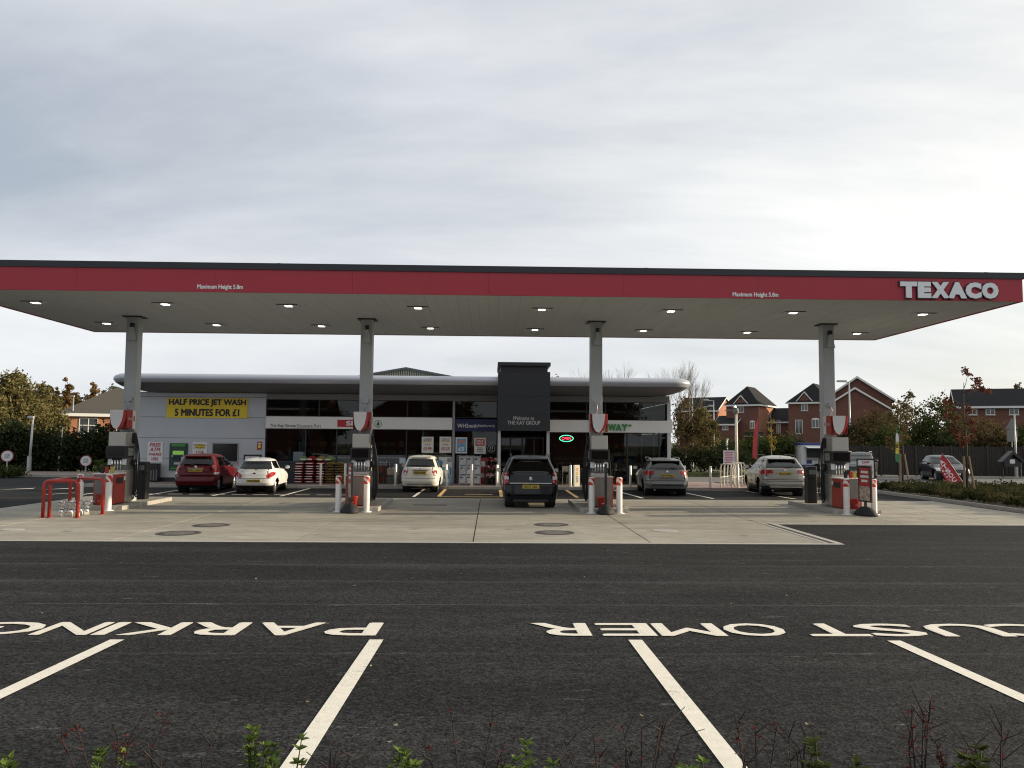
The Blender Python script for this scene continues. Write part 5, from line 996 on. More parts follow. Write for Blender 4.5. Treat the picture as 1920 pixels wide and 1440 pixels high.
t = thing('cafe_table', 'small round table on a chrome pedestal outside the right windows', 'table', (sx(1078) + .1, SY - 1.2, FZ)); MB().lathe([(0, .74), (.3, .74), (.3, .71), (0, .71)], 20).build('top', CTRIM, t); MB().tube([(0, 0, .05), (0, 0, .71)], .03, 8).build('pedestal', CHROME, t)
for k in range(4): MB().tube([(0, 0, .09), (.27 * math.cos(k * 1.571 + .5), .27 * math.sin(k * 1.571 + .5), .015)], .022, 6).build('foot', CHROME, t)

# ------------------------------------------------------------------ person behind the counter
def person():
    p = at(543, 862, SY + .9); t = thing('person', 'person in a white shirt standing behind the counter inside the shop window', 'person', (p.x, SY + 1.0, .115), R(-70))
    pts = {'pel': (0, 0, .95), 'waist': (0, -.01, 1.12), 'chest': (0, -.02, 1.34), 'neck': (0, -.02, 1.50), 'head': (0, -.05, 1.60), 'top': (0, -.04, 1.74), 'ls': (-.19, -.02, 1.43), 'le': (-.25, -.06, 1.16), 'lh': (-.16, -.30, 1.10), 'rs': (.19, -.02, 1.43), 're': (.25, -.06, 1.16), 'rh': (.16, -.30, 1.10), 'lp': (-.10, 0, .92), 'lk': (-.12, -.1, .50), 'la': (-.12, 0, .07), 'lt': (-.12, -.18, .03), 'rp': (.10, 0, .92), 'rk': (.12, -.1, .50), 'ra': (.12, 0, .07), 'rt': (.12, -.18, .03)}
    rad = {'pel': .15, 'waist': .14, 'chest': .16, 'neck': .055, 'head': .085, 'top': .075, 'ls': .075, 'le': .05, 'lh': .032, 'rs': .075, 're': .05, 'rh': .032, 'lp': .09, 'lk': .065, 'la': .045, 'lt': .04, 'rp': .09, 'rk': .065, 'ra': .045, 'rt': .04}
    E = [('pel', 'waist'), ('waist', 'chest'), ('chest', 'neck'), ('neck', 'head'), ('head', 'top'), ('chest', 'ls'), ('ls', 'le'), ('le', 'lh'), ('chest', 'rs'), ('rs', 're'), ('re', 'rh'), ('pel', 'lp'), ('lp', 'lk'), ('lk', 'la'), ('la', 'lt'), ('pel', 'rp'), ('rp', 'rk'), ('rk', 'ra'), ('ra', 'rt')]
    ks = list(pts); 
    for s, sgn in (('l', -1), ('r', 1)):
        for f in range(5):
            k1, k2 = f'{s}f{f}a', f'{s}f{f}b'; base = Vector(pts[s + 'h']); sp = (f - 2) * .018; ln = (.05, .085, .09, .085, .07)[f]
            pts[k1] = tuple(base + Vector((sp, -.055, 0))); pts[k2] = tuple(base + Vector((sp * 1.2 - (sgn * .03 if f == 0 else 0), -.055 - ln, -.02))); rad[k1] = .009; rad[k2] = .008; E += [(s + 'h', k1), (k1, k2)]
    ks = list(pts); me = bpy.data.meshes.new('body'); me.from_pydata([pts[k] for k in ks], [(ks.index(a), ks.index(b)) for a, b in E], []); o = bpy.data.objects.new('body', me); col.objects.link(o)
    m = o.modifiers.new('s', 'SKIN'); m.use_smooth_shade = True
    for i, k in enumerate(ks): me.skin_vertices[0].data[i].radius = (rad[k], rad[k] * (.72 if k in ('chest', 'waist', 'pel') else 1)); me.skin_vertices[0].data[i].use_root = (k == 'pel')
    sb = o.modifiers.new('d', 'SUBSURF'); sb.levels = sb.render_levels = 2
    SK = mat('skin', (.42, .25, .18), .6); SH = mat('white_shirt', (.66, .67, .70), .8); TR = mat('dark_trousers', (.02, .02, .03), .8)
    bpy.context.view_layer.update(); dg = bpy.context.evaluated_depsgraph_get(); bm_ = bpy.data.meshes.new_from_object(o.evaluated_get(dg)); bpy.data.objects.remove(o)
    bm_.materials.clear()
    for m in (SK, SH, TR): bm_.materials.append(m)
    for pl in bm_.polygons: c = pl.center; pl.material_index = 1 if (.98 < c.z < 1.49 and not (abs(c.x) > .1 and c.y < -.20)) else (2 if c.z <= .98 else 0)
    bd = obj('body', bm_, None, t); 
    h = MB().lathe([(0, 1.785), (.06, 1.775), (.092, 1.72), (.098, 1.66), (.08, 1.62)], 14, (0, -.035, 0)); h.v = [q for q in h.v]; h.build('hair', mat('dark_hair', (.02, .014, .01), .7), t, smooth=True)
    MB().lathe([(0, .022), (.012, .012), (.016, 0)], 8, (0, -.148, 1.635)).build('nose', SK, t)
    for s in (-1, 1): MB().lathe([(0, .008), (.010, .004), (.012, 0), (.010, -.004), (0, -.008)], 8, (s * .034, -.132, 1.665)).build('eye', BLACK, t); MB().lathe([(0, -.012), (.02, -.006), (.026, .005)], 8, (s * .09, -.03, 1.65), 'x').build('ear', SK, t)
    B(-.025, .025, -.137, -.125, 1.588, 1.597).build('mouth', mat('lips', (.32, .12, .10), .6), t)
    k = thing('shop_counter', 'dark serving counter behind the glass at the left end of the shop', 'counter', (p.x - 1.3, SY + .35, .115)); B(0, 2.4, 0, .5, 0, .95).build('front', TEAL, k); B(-.03, 2.43, -.03, .53, .95, 1.0).build('top', GREYM, k); B(1.9, 2.2, .1, .4, 1.0, 1.45).build('till', GREYM, k)
person()
# ================================================================== vegetation helpers
BARK = mat('bark', (.075, .058, .042), .95, var=.3, vscale=8, bump=.3, bscale=30); PBARK = mat('pale_bark', (.20, .165, .12), .9, var=.3, vscale=8)
LM = {'olive': leafmat('olive_leaf', (.070, .070, .030), (.24, .20, .085)), 'dark': leafmat('dark_leaf', (.014, .021, .012), (.045, .055, .024)), 'rust': leafmat('rust_leaf', (.10, .058, .024), (.25, .15, .065)), 'brown': leafmat('brown_leaf', (.055, .042, .020), (.15, .115, .055)), 'green': leafmat('green_leaf', (.030, .045, .015), (.09, .105, .035)),
      'red': leafmat('red_leaf', (.07, .024, .018), (.17, .075, .052)), 'bright': leafmat('bright_leaf', (.045, .085, .018), (.16, .22, .06)), 'crimson': leafmat('crimson_leaf', (.06, .010, .011), (.17, .032, .030)), 'yellow': leafmat('yellow_leaf', (.20, .15, .03), (.36, .28, .07)), 'cover': leafmat('cover_leaf', (.020, .028, .012), (.085, .080, .038))}
def leaf_mesh(pts, size, tone, aspect=.6, upbias=0.0, g=rng):
    n = len(pts); d = g.normal(size=(n, 3)); d[:, 2] += upbias; d /= np.linalg.norm(d, axis=1)[:, None]; e = np.cross(d, g.normal(size=(n, 3))); e /= np.linalg.norm(e, axis=1)[:, None] + 1e-9
    s = size * g.uniform(.6, 1.3, (n, 1)); a = d * s * .5; b = e * s * .5 * aspect
    v = np.stack([pts - a, pts + b - a * .1, pts + a, pts - b - a * .1], 1).reshape(-1, 3)
    me = bpy.data.meshes.new('leaves'); me.vertices.add(4 * n); me.vertices.foreach_set('co', v.ravel()); me.loops.add(4 * n); me.loops.foreach_set('vertex_index', np.arange(4 * n)); me.polygons.add(n); me.polygons.foreach_set('loop_start', np.arange(n) * 4); me.polygons.foreach_set('loop_total', np.full(n, 4)); me.update()
    at_ = me.attributes.new('tone', 'FLOAT', 'POINT'); at_.data.foreach_set('value', np.repeat(tone, 4)); return me
def blob_pts(blobs, n, shell=.55, lump=.9, g=rng):
    vol = np.array([b[3] * b[4] * b[5] for b in blobs]) ** .75; vol /= vol.sum(); out = []; tones = []
    for b, f in zip(blobs, vol):
        k = max(8, int(n * f)); sub = max(4, int(k / 42)); d = g.normal(size=(sub, 3)); d /= np.linalg.norm(d, axis=1)[:, None]; r = g.uniform(shell, 1.0, (sub, 1)); c = d * r * np.array(b[3:6]) + np.array(b[:3])
        idx = g.integers(0, sub, k); spread = lump * .30 * np.array(b[3:6]).mean() ; p = c[idx] + g.normal(size=(k, 3)) * spread * .55
        ct = g.uniform(0, 1, sub); out.append(p); tones.append(np.clip(ct[idx] * .7 + g.uniform(0, .3, k), 0, 1))
    return np.vstack(out), np.concatenate(tones)
def limbs(mb, base, top, rad, ends, g=random):
    base, top = Vector(base), Vector(top); mid = base.lerp(top, .5) + Vector((g.uniform(-.1, .1), g.uniform(-.1, .1), 0)) * (top - base).length * .3
    mb.tube([base, mid, top], [rad, rad * .75, rad * .4], 7)
    for e in ends:
        e = Vector(e); s = base.lerp(top, g.uniform(.35, .85)); m = s.lerp(e, .5) + Vector((g.uniform(-.2, .2), g.uniform(-.2, .2), .15 * (e - s).length)); mb.tube([s, m, e], [rad * .4, rad * .25, rad * .08], 5)
def tree(name, label, base, blobs, kind, n, leaf, rad=.18, group=None, cat='tree', bark=BARK, shell=.5):
    t = thing(name, label, cat, base, 0, group); mb = MB(); topz = max(b[2] + b[5] * .5 for b in blobs); cx = sum(b[0] for b in blobs) / len(blobs)
    limbs(mb, (0, 0, -.1), (cx * .6, 0, topz * .85), rad, [(b[0] + random.uniform(-.5, .5) * b[3], b[1], b[2] + random.uniform(-.2, .7) * b[5]) for b in blobs for _ in range(3)])
    mb.build('trunk', bark, t, smooth=True); p, tn = blob_pts(blobs, n, shell); obj('crown', leaf_mesh(p, leaf, tn), LM[kind], t); return t
def bush_row(name, label, a, b, Y, z0, h, depth, kind, n, leaf, cat='hedge', jag=.35, seg=1.6, y2=None):
    t = thing(name, label, cat, ((a + b) / 2, Y, z0)); w = b - a; k = max(2, int(w / seg)); bl = []
    for i in range(k):
        hh = h * random.uniform(1 - jag, 1.0); x = -w / 2 + w * (i + .5) / k; bl.append((x, random.uniform(-.2, .2) * depth + ((y2 - Y) * (i + .5) / k if y2 else 0), hh * .5, w / k * .75, depth * .5, hh * .52))
    mb = MB()
    for q in bl: mb.tube([(q[0], q[1], 0), (q[0] + random.uniform(-.2, .2), q[1], q[2] * 1.3)], [.05, .02], 5)
    mb.build('stems', BARK, t); p, tn = blob_pts(bl, n, shell=.2, lump=1.2); p[:, 2] = np.abs(p[:, 2]); obj('foliage', leaf_mesh(p, leaf, tn), LM[kind], t); return t
def bare(mb, p, d, L, r, depth, g, spread=.5, up=.25):
    d = d.normalized(); q = p + d * L * .5 + Vector((g.uniform(-1, 1), g.uniform(-1, 1), g.uniform(-.3, .6))) * L * .06; e = p + d * L
    mb.tube([p, q, e], [r, r * .85, r * .62], 5 if depth > 2 else 4, False)
    if depth == 0: return
    for k in range(3 if depth > 1 else 4):
        nd = (d + Vector((g.uniform(-1, 1), g.uniform(-1, 1), g.uniform(-.6, 1))) * spread + Vector((0, 0, up))).normalized(); s = p.lerp(e, g.uniform(.55, 1.0)); bare(mb, s, nd, L * g.uniform(.6, .82), r * .55, depth - 1, g, spread, up)
def bare_tree(name, label, base, h, seed, r=.13, depth=5, mats=PBARK, group=None):
    g = random.Random(seed); t = thing(name, label, 'tree', base, 0, group); tr = MB(); tr.tube([(0, 0, -.1), (.03, 0, h * .15), (.0, .02, h * .30)], [r, r * .9, r * .8], 8); tr.build('trunk', mats, t, smooth=True); mb = MB()
    for k in range(5): bare(mb, Vector((0, 0, h * g.uniform(.2, .30))), Vector((g.uniform(-.7, .7), g.uniform(-.7, .7), 1)), h * .27, r * .5, depth - 1, g)
    mb.build('crown', mats, t); return t

# ================================================================== background at the left
def XZ(px, py, Y): p = at(px, py, Y); return p.x, p.z
bush_row('dark_hedge', 'tall dark evergreen hedge along the left road', XZ(-60, 830, 51)[0], XZ(228, 830, 51)[0], 51, 0, 3.1, 2.2, 'dark', 26000, .22, jag=.25)
def left_tree(px, Y, top, wpx, kind, n, lb, nm='broadleaf_tree', low=.30, leaf=.30, rad=.2):
    x, zt = XZ(px, top, Y); w = wpx / FPX * Y / 2; h = zt
    bl = [(0, 0, h * .66, w * .75, w * .7, h * .30), (-w * .45, .2, h * .52, w * .55, w * .5, h * .26), (w * .45, -.2, h * .50, w * .58, w * .5, h * .24), (w * .15, 0, h * .84, w * .42, w * .4, h * .17), (-w * .25, 0, h * .78, w * .40, w * .4, h * .16)]
    return tree(nm, lb, (x, Y, 0), bl, kind, n, leaf, rad, 'trees at the left')
left_tree(18, 58, 695, 150, 'olive', 9000, 'large olive autumn tree at the left edge of the photo', leaf=.24); left_tree(72, 62, 722, 120, 'olive', 8000, 'olive autumn tree partly hiding the brick building', leaf=.24); left_tree(30, 66, 690, 46, 'rust', 2600, 'narrow rust topped tree rising above the large olive tree', leaf=.26); left_tree(-30, 54, 720, 110, 'olive', 5000, 'olive tree cut by the left edge of the photo', leaf=.24)
def cone_tree(px, Y, top, wpx, kind, lb, n=5200):
    x, zt = XZ(px, top, Y); w = wpx / FPX * Y / 2; tree('conifer_tree', lb, (x, Y, 0), [(0, 0, zt * f, w * s, w * s, zt * .13) for f, s in ((.90, .30), (.80, .52), (.70, .72), (.60, .9), (.50, 1.0), (.40, 1.05))], kind, n, .36, .2, 'trees far behind the brick building', shell=.05)
cone_tree(128, 115, 706, 34, 'rust', 'pointed rust brown tree behind the brick building, left of the two'); cone_tree(178, 112, 712, 40, 'rust', 'pointed rust brown tree behind the brick building, right of the two'); cone_tree(108, 118, 722, 22, 'brown', 'thin dark tree left of the pointed rust trees')
left_tree(150, 120, 735, 80, 'brown', 4000, 'dull brown tree behind the brick building roof', leaf=.42); left_tree(92, 122, 722, 40, 'brown', 2600, 'grey brown tree behind the olive trees', leaf=.42); left_tree(218, 85, 722, 70, 'green', 4500, 'dull green tree just left of the shop roof', leaf=.3); left_tree(193, 118, 728, 50, 'brown', 3000, 'brown tree between the rust tree and the shop roof', leaf=.42)
BRICK = mat('red_brick', (.15, .064, .047), .9, var=.16, vscale=14, stretch=(1, 1, 3), var2=.10, v2scale=.5); LIT_OBRICK = mat('orange_sunlit_brick', (.36, .165, .095), .9, var=.12, vscale=14, stretch=(1, 1, 3)); RTILE = mat('dark_roof_tile', (.020, .020, .021), .9, var=.18, vscale=10, spec=.15); BTILE = mat('brown_roof_tile', (.062, .056, .046), .9, var=.18, vscale=10); UPVC = mat('white_upvc', (.68, .68, .66), .45); HGL = mat('house_glass', (.05, .058, .065), .06, spec=.8); BAND = mat('stone_band', (.38, .36, .31), .9)  # the orange brick: real on the office, painted sunlight on house sides
def window(t, x, z, w, h, y=0.0, bars=1, arch=False, trans=False, m=UPVC):
    f = .07; fr = MB().box(x - w / 2, x + w / 2, y - .05, y + .02, z, z + f).box(x - w / 2, x + w / 2, y - .05, y + .02, z + h - f, z + h).box(x - w / 2, x - w / 2 + f, y - .05, y + .02, z + f + .001, z + h - f - .001).box(x + w / 2 - f, x + w / 2, y - .05, y + .02, z + f + .001, z + h - f - .001)
    for k in range(bars): xb = x - w / 2 + w * (k + 1) / (bars + 1); fr.box(xb - .035, xb + .035, y - .045, y + .015, z + f + .001, z + h - f - .001)
    if trans: fr.box(x - w / 2 + f + .001, x + w / 2 - f - .001, y - .042, y + .012, z + h * .52, z + h * .52 + .06)
    wn = fr.build('window', m, t); B(x - w / 2 + f, x + w / 2 - f, y - .02, y + .01, z + f, z + h - f).build('pane', HGL, wn); B(x - w / 2 - .08, x + w / 2 + .08, y - .10, y + .02, z - .09, z - .002).build('sill', BAND, wn)
    if arch: MB().prism([(x + (w / 2 + .02) * math.cos(a), z + h + .002 + .22 * math.sin(a)) for a in np.linspace(0, math.pi, 9)], y - .045, y + .02).build('arch_head', m, wn)
    return wn
def house(name, label, loc, rz, w, d, eaves, ridge, roof='hip', brick=BRICK, wins=(), dormer=None, tile=RTILE, group=None, chim=False, side_brick=None):
    t = thing(name, label, 'house', loc, rz, group); ov = .35; rt = None
    B(0, w, 0, d, 0, eaves).build('wall', brick, t)
    if roof == 'hip':
        i = min(w, d) * .5; a = (i if w > d else w / 2); pts = [(-ov, -ov, eaves), (w + ov, -ov, eaves), (w + ov, d + ov, eaves), (-ov, d + ov, eaves)]
        rp = [(w / 2 - max(0, w - d) / 2, d / 2 - max(0, d - w) / 2, ridge), (w / 2 + max(0, w - d) / 2 + .01, d / 2 + max(0, d - w) / 2 + .01, ridge)]
        if d > w: f = [(0, 1, 4), (1, 2, 5, 4), (2, 3, 5), (3, 0, 4, 5), (3, 2, 1, 0)]
        else: f = [(0, 1, 5, 4), (1, 2, 5), (2, 3, 4, 5), (3, 0, 4), (3, 2, 1, 0)]
        rt = MB().add(pts + rp, f).build('roof', tile, t)
    elif roof == 'side':       # ridge along x, gable ends at the sides
        rt = MB().prism([(-ov, eaves - .1), (d / 2, ridge), (d + ov, eaves - .1), (d + ov, eaves - .28), (d / 2, ridge - .2), (-ov, eaves - .28)], -.25, w + .25, 'x').build('roof', tile, t)
        MB().prism([(0, eaves), (d, eaves), (d / 2, ridge - .22)], .0, w, 'x').build('gable', side_brick or brick, t)
        for xx in (-.30, w + .24): MB().prism([(-ov, eaves - .12), (d / 2, ridge - .02), (d + ov, eaves - .12), (d + ov, eaves - .34), (d / 2, ridge - .26), (-ov, eaves - .34)], xx, xx + .06, 'x').build('bargeboard', UPVC, rt)
    else:                      # ridge along y, gable to the front
        rt = MB().prism([(-ov, eaves - .1), (w / 2, ridge), (w + ov, eaves - .1), (w + ov, eaves - .28), (w / 2, ridge - .2), (-ov, eaves - .28)], -.25, d + .25, 'y').build('roof', tile, t)
        MB().prism([(0, eaves), (w, eaves), (w / 2, ridge - .22)], .0, d, 'y').build('gable', brick, t)
        MB().prism([(-ov, eaves - .12), (w / 2, ridge - .02), (w + ov, eaves - .12), (w + ov, eaves - .34), (w / 2, ridge - .26), (-ov, eaves - .34)], -.31, -.25, 'y').build('bargeboard', UPVC, rt)
    if roof != 'front': MB().box(-ov, w + ov, -ov - .06, -ov + .0, eaves - .22, eaves + .02).build('gutter_board', UPVC, t)
    if roof == 'hip': MB().box(w + ov, w + ov + .06, -ov, d + ov, eaves - .22, eaves + .02).build('gutter_board', UPVC, t)
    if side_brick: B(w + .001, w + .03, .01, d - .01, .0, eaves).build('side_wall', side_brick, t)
    if dormer:
        cx, hw, zt = dormer; MB().prism([(cx - hw, eaves - .02), (cx + hw, eaves - .02), (cx, zt)], -.02, d * .4, 'y').build('dormer_gable', brick, t)
        MB().prism([(cx - hw - .2, eaves - .15), (cx, zt + .22), (cx + hw + .2, eaves - .15), (cx + hw + .2, eaves - .02), (cx, zt + .40), (cx - hw - .2, eaves - .02)], -.10, d * .42, 'y').build('dormer_roof', tile, t); MB().prism([(cx - hw - .25, eaves - .22), (cx, zt + .16), (cx + hw + .25, eaves - .22), (cx + hw + .25, eaves - .04), (cx, zt + .36), (cx - hw - .25, eaves - .04)], -.17, -.11, 'y').build('bargeboard', UPVC, t)
    for wv in wins: window(t, *wv[:4], **(wv[4] if len(wv) > 4 else {}))
    if chim: B(w * .7, w * .7 + .6, d * .45, d * .45 + .6, ridge - .8, ridge + .9).build('chimney', brick, rt)
    return t
x, _ = XZ(118, 800, 66); e_z = XZ(150, 776, 67)[1]
house('brick_office', 'low orange brick building with brown hipped roof behind the dark hedge', (x, 65.5, 0), R(30), 9.0, 9, e_z, XZ(100, 722, 70)[1], 'hip', LIT_OBRICK, [(2.0, e_z - 1.62, 1.35, 1.3, dict(trans=True)), (4.6, e_z - 1.62, 1.2, 1.3, dict(trans=True)), (6.6, e_z - 1.5, .9, 1.0, dict(trans=True)), (1.9, e_z - 2.7, .7, .8), (4.3, e_z - 2.75, .8, .9), (.25, e_z - 1.5, .6, .9)], tile=BTILE)
t = bpy.data.objects['brick_office']; B(.6, 5.6, -1.2, -.02, e_z - 3.15, e_z - 2.85).build('porch_fascia', UPVC, t); MB().prism([(3.0, 1.6), (4.4, 1.6), (4.0, 2.1), (3.4, 2.1)], 2.0, 2.6, 'y').build('roof_vent', UPVC, t, loc=(2.2, 0, e_z - .5))
# lamp posts and signs
LPM = mat('galvanised', (.42, .43, .43), .45, metal=.5)
def lamp_post(px, ytop, Y, lb, zb=0.0, arm=.45, s=-1, lean=0.0, r=.055, head=(.34, .14), cream=False):
    x, z = XZ(px, ytop, Y); h = z - zb; m = CREAM if cream else LPM; t = thing('lamp_post', lb, 'lamp post', (x + lean * h, Y, zb), 0, 'lamp posts'); MB().tube([(0, 0, 0), (-lean * h * .5, 0, h * .5), (-lean * h, 0, h)], [r * 1.2, r, r * .7], 10).build('pole', m, t, smooth=True); MB().lathe([(0, 1.0), (r * 1.7, 1.0), (r * 1.7, 0)], 10).build('base', m, t)
    if arm: MB().tube([(-lean * h, 0, h - .03), (-lean * h + s * arm, 0, h)], .03, 6).build('arm', m, t); b = MB().box(s * arm - head[0] / 2, s * arm + head[0] / 2, -.09, .09, h - .03, h + head[1] - .03); b.v = [(p[0] - lean * h, p[1], p[2]) for p in b.v]; b.build('lantern', LPM, t, bev=.03)
lamp_post(62, 784, 48.5, 'white lamp post leaning before the dark left hedge', lean=-.03, arm=.12, r=.07); lamp_post(138, 744, 66, 'slim lamp post in front of the brick building', arm=.1, r=.06); lamp_post(118, 800, 50, 'thin bare pole before the dark hedge', arm=0, lean=-.05, r=.035)
lamp_post(1298, 735, 58, 'tall thin pole behind the right end of the shop', arm=0, r=.045); lamp_post(1320, 762, 60, 'short pale lamp post beside the brown tree', arm=.5, s=1, r=.05); lamp_post(1338, 751, 66, 'lamp post before the orange gable wall', arm=.6, r=.05); lamp_post(1592, 716, 66, 'street lamp in front of the dark brick gable', arm=.6, r=.07, head=(.8, .16)); lamp_post(1902, 778, 51, 'street lamp post at the right edge beside the notice hut', arm=0, r=.06)
def round_sign(px, py, base, lb, Y=None):
    g_ = gnd(px, base); Y = Y or g_.y; x, z = XZ(px, py, Y); t = thing('road_sign', lb, 'road sign', (x, Y, 0), R(12), 'round road signs'); MB().tube([(0, .03, 0), (0, .03, z)], .038, 8).build('post', LPM, t); MB().lathe([(0, -.012), (.27, -.012), (.27, .012), (0, .012)], 28, (0, 0, z), 'y').build('plate', PAPER, t); MB().lathe([(.27, -.018), (.27, .014), (.31, .014), (.31, -.018)], 28, (0, 0, z), 'y').build('red_rim', REDM, t); text('ONE', .24, .09, (-.12, -.014, z + .02), INK, t); text('WAY', .26, .09, (-.13, -.014, z - .11), INK, t)
round_sign(13.5, 855, 896, 'round white road sign at the far left edge'); round_sign(161, 864, 890, 'round white road sign left of the first fuel pump', 46)
bush_row('low_hedge', 'low green bed of plants at the left kerb', XZ(-70, 880, 44.2)[0], XZ(52, 880, 44.2)[0], 44.2, .1, .55, 1.4, 'green', 3500, .12, 'plants')
for px, lb in ((195, 'yellow green plant left of the first pump, the nearer to the wall'), (185, 'yellow green plant left of the first pump, the farther from the wall')): x, z = XZ(px, 880, 49); tree('small_shrub', lb, (x, 49, .1), [(0, 0, .45, .35, .35, .4)], 'bright', 300, .12, .02, None, 'shrub')
# factory and trees behind the shop
t = thing('factory_shed', 'ribbed grey factory gable rising behind the shop roof', 'shed', (XZ(660, 702, 92)[0], 92, 0)); w = XZ(862, 707, 92)[0] - XZ(660, 702, 92)[0]; ze = XZ(760, 706, 92)[1]; zr = XZ(760, 688.5, 92)[1]; RIB = mat('ribbed_sheet', (.36, .37, .32), .5)
k = 60
for i in range(k):
    xa, xb = w * i / k, w * (i + 1) / k; za = ze + (zr - ze) * (1 - abs((xa + xb) / w - 1)); B(xa + .03, xb - .05, -.03 * (i % 2), .02, 0, za - .12).build('sheet', RIB, t)
MB().prism([(-.3, ze - .1), (w / 2, zr), (w + .3, ze - .1), (w + .3, ze - .32), (w / 2, zr - .25), (-.3, ze - .32)], -.2, 30, 'y').build('roof', mat('shed_roof', (.10, .12, .14), .5), t); B(0, w, .03, 30, 0, ze - .35).build('wall', RIB, t)
x, z = XZ(1270, 666, 60); bare_tree('bare_tree', 'wide leafless tree rising above the right end of the shop roof', (x, 60, 0), z * .98, 5, .10, 6)
x, z = XZ(1155, 688, 74); bare_tree('bare_tree', 'leafless tree top showing above the shop roof', (x, 74, 0), z, 9, .11, 6)
x, z = XZ(1042, 700, 80); tree('broadleaf_tree', 'small rust tree top beside the entrance tower', (x, 80, 0), [(0, 0, z * .8, 1.0, 1, z * .2)], 'rust', 500, .3)
# ================================================================== background at the right
def shrub_tree(px, Y, top, wpx, kind, n, lb, low=0.0, leaf=.26):
    x, z = XZ(px, top, Y); w = wpx / FPX * Y / 2; tree('thicket_bush', lb, (x, Y, 0), [(0, 0, z * .62, w * .8, w * .7, z * .38), (-w * .5, -.3, z * .40, w * .55, w * .5, z * .36), (w * .5, -.3, z * .40, w * .55, w * .5, z * .36)], kind, n, leaf, .1, 'bushes at the right', 'bush')
shrub_tree(1290, 57, 745, 66, 'brown', 3600, 'brown bushy tree right of the shop', leaf=.17); shrub_tree(1322, 59, 748, 44, 'olive', 3200, 'olive bush between the shop and the orange gable', leaf=.2)
x, z = XZ(1270, 780, 44); g_ = thing('young_tree', 'slim pale trunk sapling beside the right end of the shop', 'tree', (x, 52, .2)); MB().tube([(0, 0, 0), (.03, 0, 1.6), (0, 0, 3.4)], [.045, .04, .02], 7).build('trunk', PBARK, g_); mb = MB(); rr_ = random.Random(3)
for q in range(9): bare(mb, Vector((0, 0, 1.6 + q * .2)), Vector((rr_.uniform(-.6, .6), rr_.uniform(-.6, .6), 1)), .8, .014, 2, rr_)
mb.build('crown', PBARK, g_)
bush_row('clipped_hedge', 'dark green hedge behind the path and cycle rack', XZ(1236, 850, 51.5)[0], XZ(1402, 850, 51.5)[0], 51.5, .2, 1.65, 1.3, 'dark', 9000, .14, jag=.12)
bush_row('green_hedge', 'rough green bushes below the brick houses', XZ(1400, 850, 64)[0], XZ(1510, 850, 64)[0], 64, .1, 3.2, 3.0, 'green', 7000, .22, jag=.45)
bush_row('far_bushes', 'dark bushes in front of the far brick houses', XZ(1325, 840, 90)[0], XZ(1600, 840, 90)[0], 90, .1, 2.7, 4.0, 'green', 9000, .3, jag=.4)
HY = 132
def hx(px, Y=HY): return XZ(px, 800, Y)[0]
def hz(py, px=1450, Y=HY): return XZ(px, py, Y)[1]
GH = 'brick houses across the road'
dz = {'arch': True}
e = hz(758.5, 1415); house('brick_house', 'three storey brick house with pyramid roof and small front gable', (hx(1372), HY + 3, 0), R(-35), 5.3, 9.5, e, hz(725, 1419) + .3, 'hip', BRICK, [(2.45, hz(772.5, 1399), 1.0, 1.0), (1.0, hz(804, 1388), .95, 1.15, dz), (4.3, hz(803, 1413), .8, 1.05, dz), (1.0, hz(833, 1388), .95, 1.1, dz)], (2.45, 1.2, e + 1.25), group=GH, side_brick=LIT_OBRICK)  # sun on the right side wall painted as a lighter orange brick
t = bpy.data.objects['brick_house']; B(3.2, 6.0, -.9, -.02, hz(820), hz(819) + .1).build('porch_edge', UPVC, t); MB().prism([(-1.0, hz(820)), (0, hz(810)), (0, hz(820))], 3.2, 6.0, 'x').build('porch_roof', RTILE, t)
e2 = hz(757, 1490); house('brick_house', 'three storey brick house with small gable left of the right-most canopy column', (hx(1466), HY - 3, 0), R(-35), 6.2, 9.5, e2, hz(720, 1500), 'hip', BRICK, [(2.5, hz(772, 1495), 1.05, 1.25), (1.6, hz(814, 1483), 1.1, 2.2), (4.1, hz(803, 1510), 1.1, 1.3, dz)], (2.5, 1.25, e2 + 1.35), group=GH, side_brick=BRICK)
house('brick_house', 'brick house with arched window partly behind the right-most canopy column', (hx(1526), HY - 5, 0), R(-35), 7.0, 9, hz(780, 1530), hz(735, 1540), 'side', BRICK, [(1.3, hz(804, 1534), 1.0, 1.3, dz), (3.6, hz(804, 1550), 1.0, 1.3, dz)], group=GH)
house('brick_house', 'lower brick link between the two gabled houses', (hx(1440), HY + 5, 0), R(-35), 5.0, 7, hz(790, 1450), hz(762, 1450), 'side', BRICK, [(3.4, hz(812, 1453), .7, 2.1), (1.4, hz(806, 1446), .8, 1.2)], group=GH)
house('brick_house', 'brick house with sunlit orange gable beside the lamp posts', (hx(1290, 138), 146, 0), R(-35), 7.2, 9, hz(769, 1355, 140), hz(743, 1360, 140) + .2, 'side', BRICK, [(4.5, hz(808, 1330, 140), 1.0, 1.2)], group=GH, side_brick=LIT_OBRICK)  # gable and side wall carry the sun in their brick colour
house('brick_house', 'low brick garage with dark roof under the sunlit gable', (hx(1346), HY + 2, 0), R(-35), 3.4, 6, hz(795, 1360), hz(778, 1360), 'side', BRICK, [(1.8, hz(806, 1368), 1.0, .9)], group=GH)
Yg = 96; xa = XZ(1608, 706, Yg)[0]
house('gable_house', 'tall dark brick gable house right of the right-most column', (xa - 3.4, Yg + 1.6, 0), R(-24), 7.4, 6, XZ(1665, 749, Yg)[1], XZ(1608, 705, Yg)[1], 'front', BRICK, group=GH)
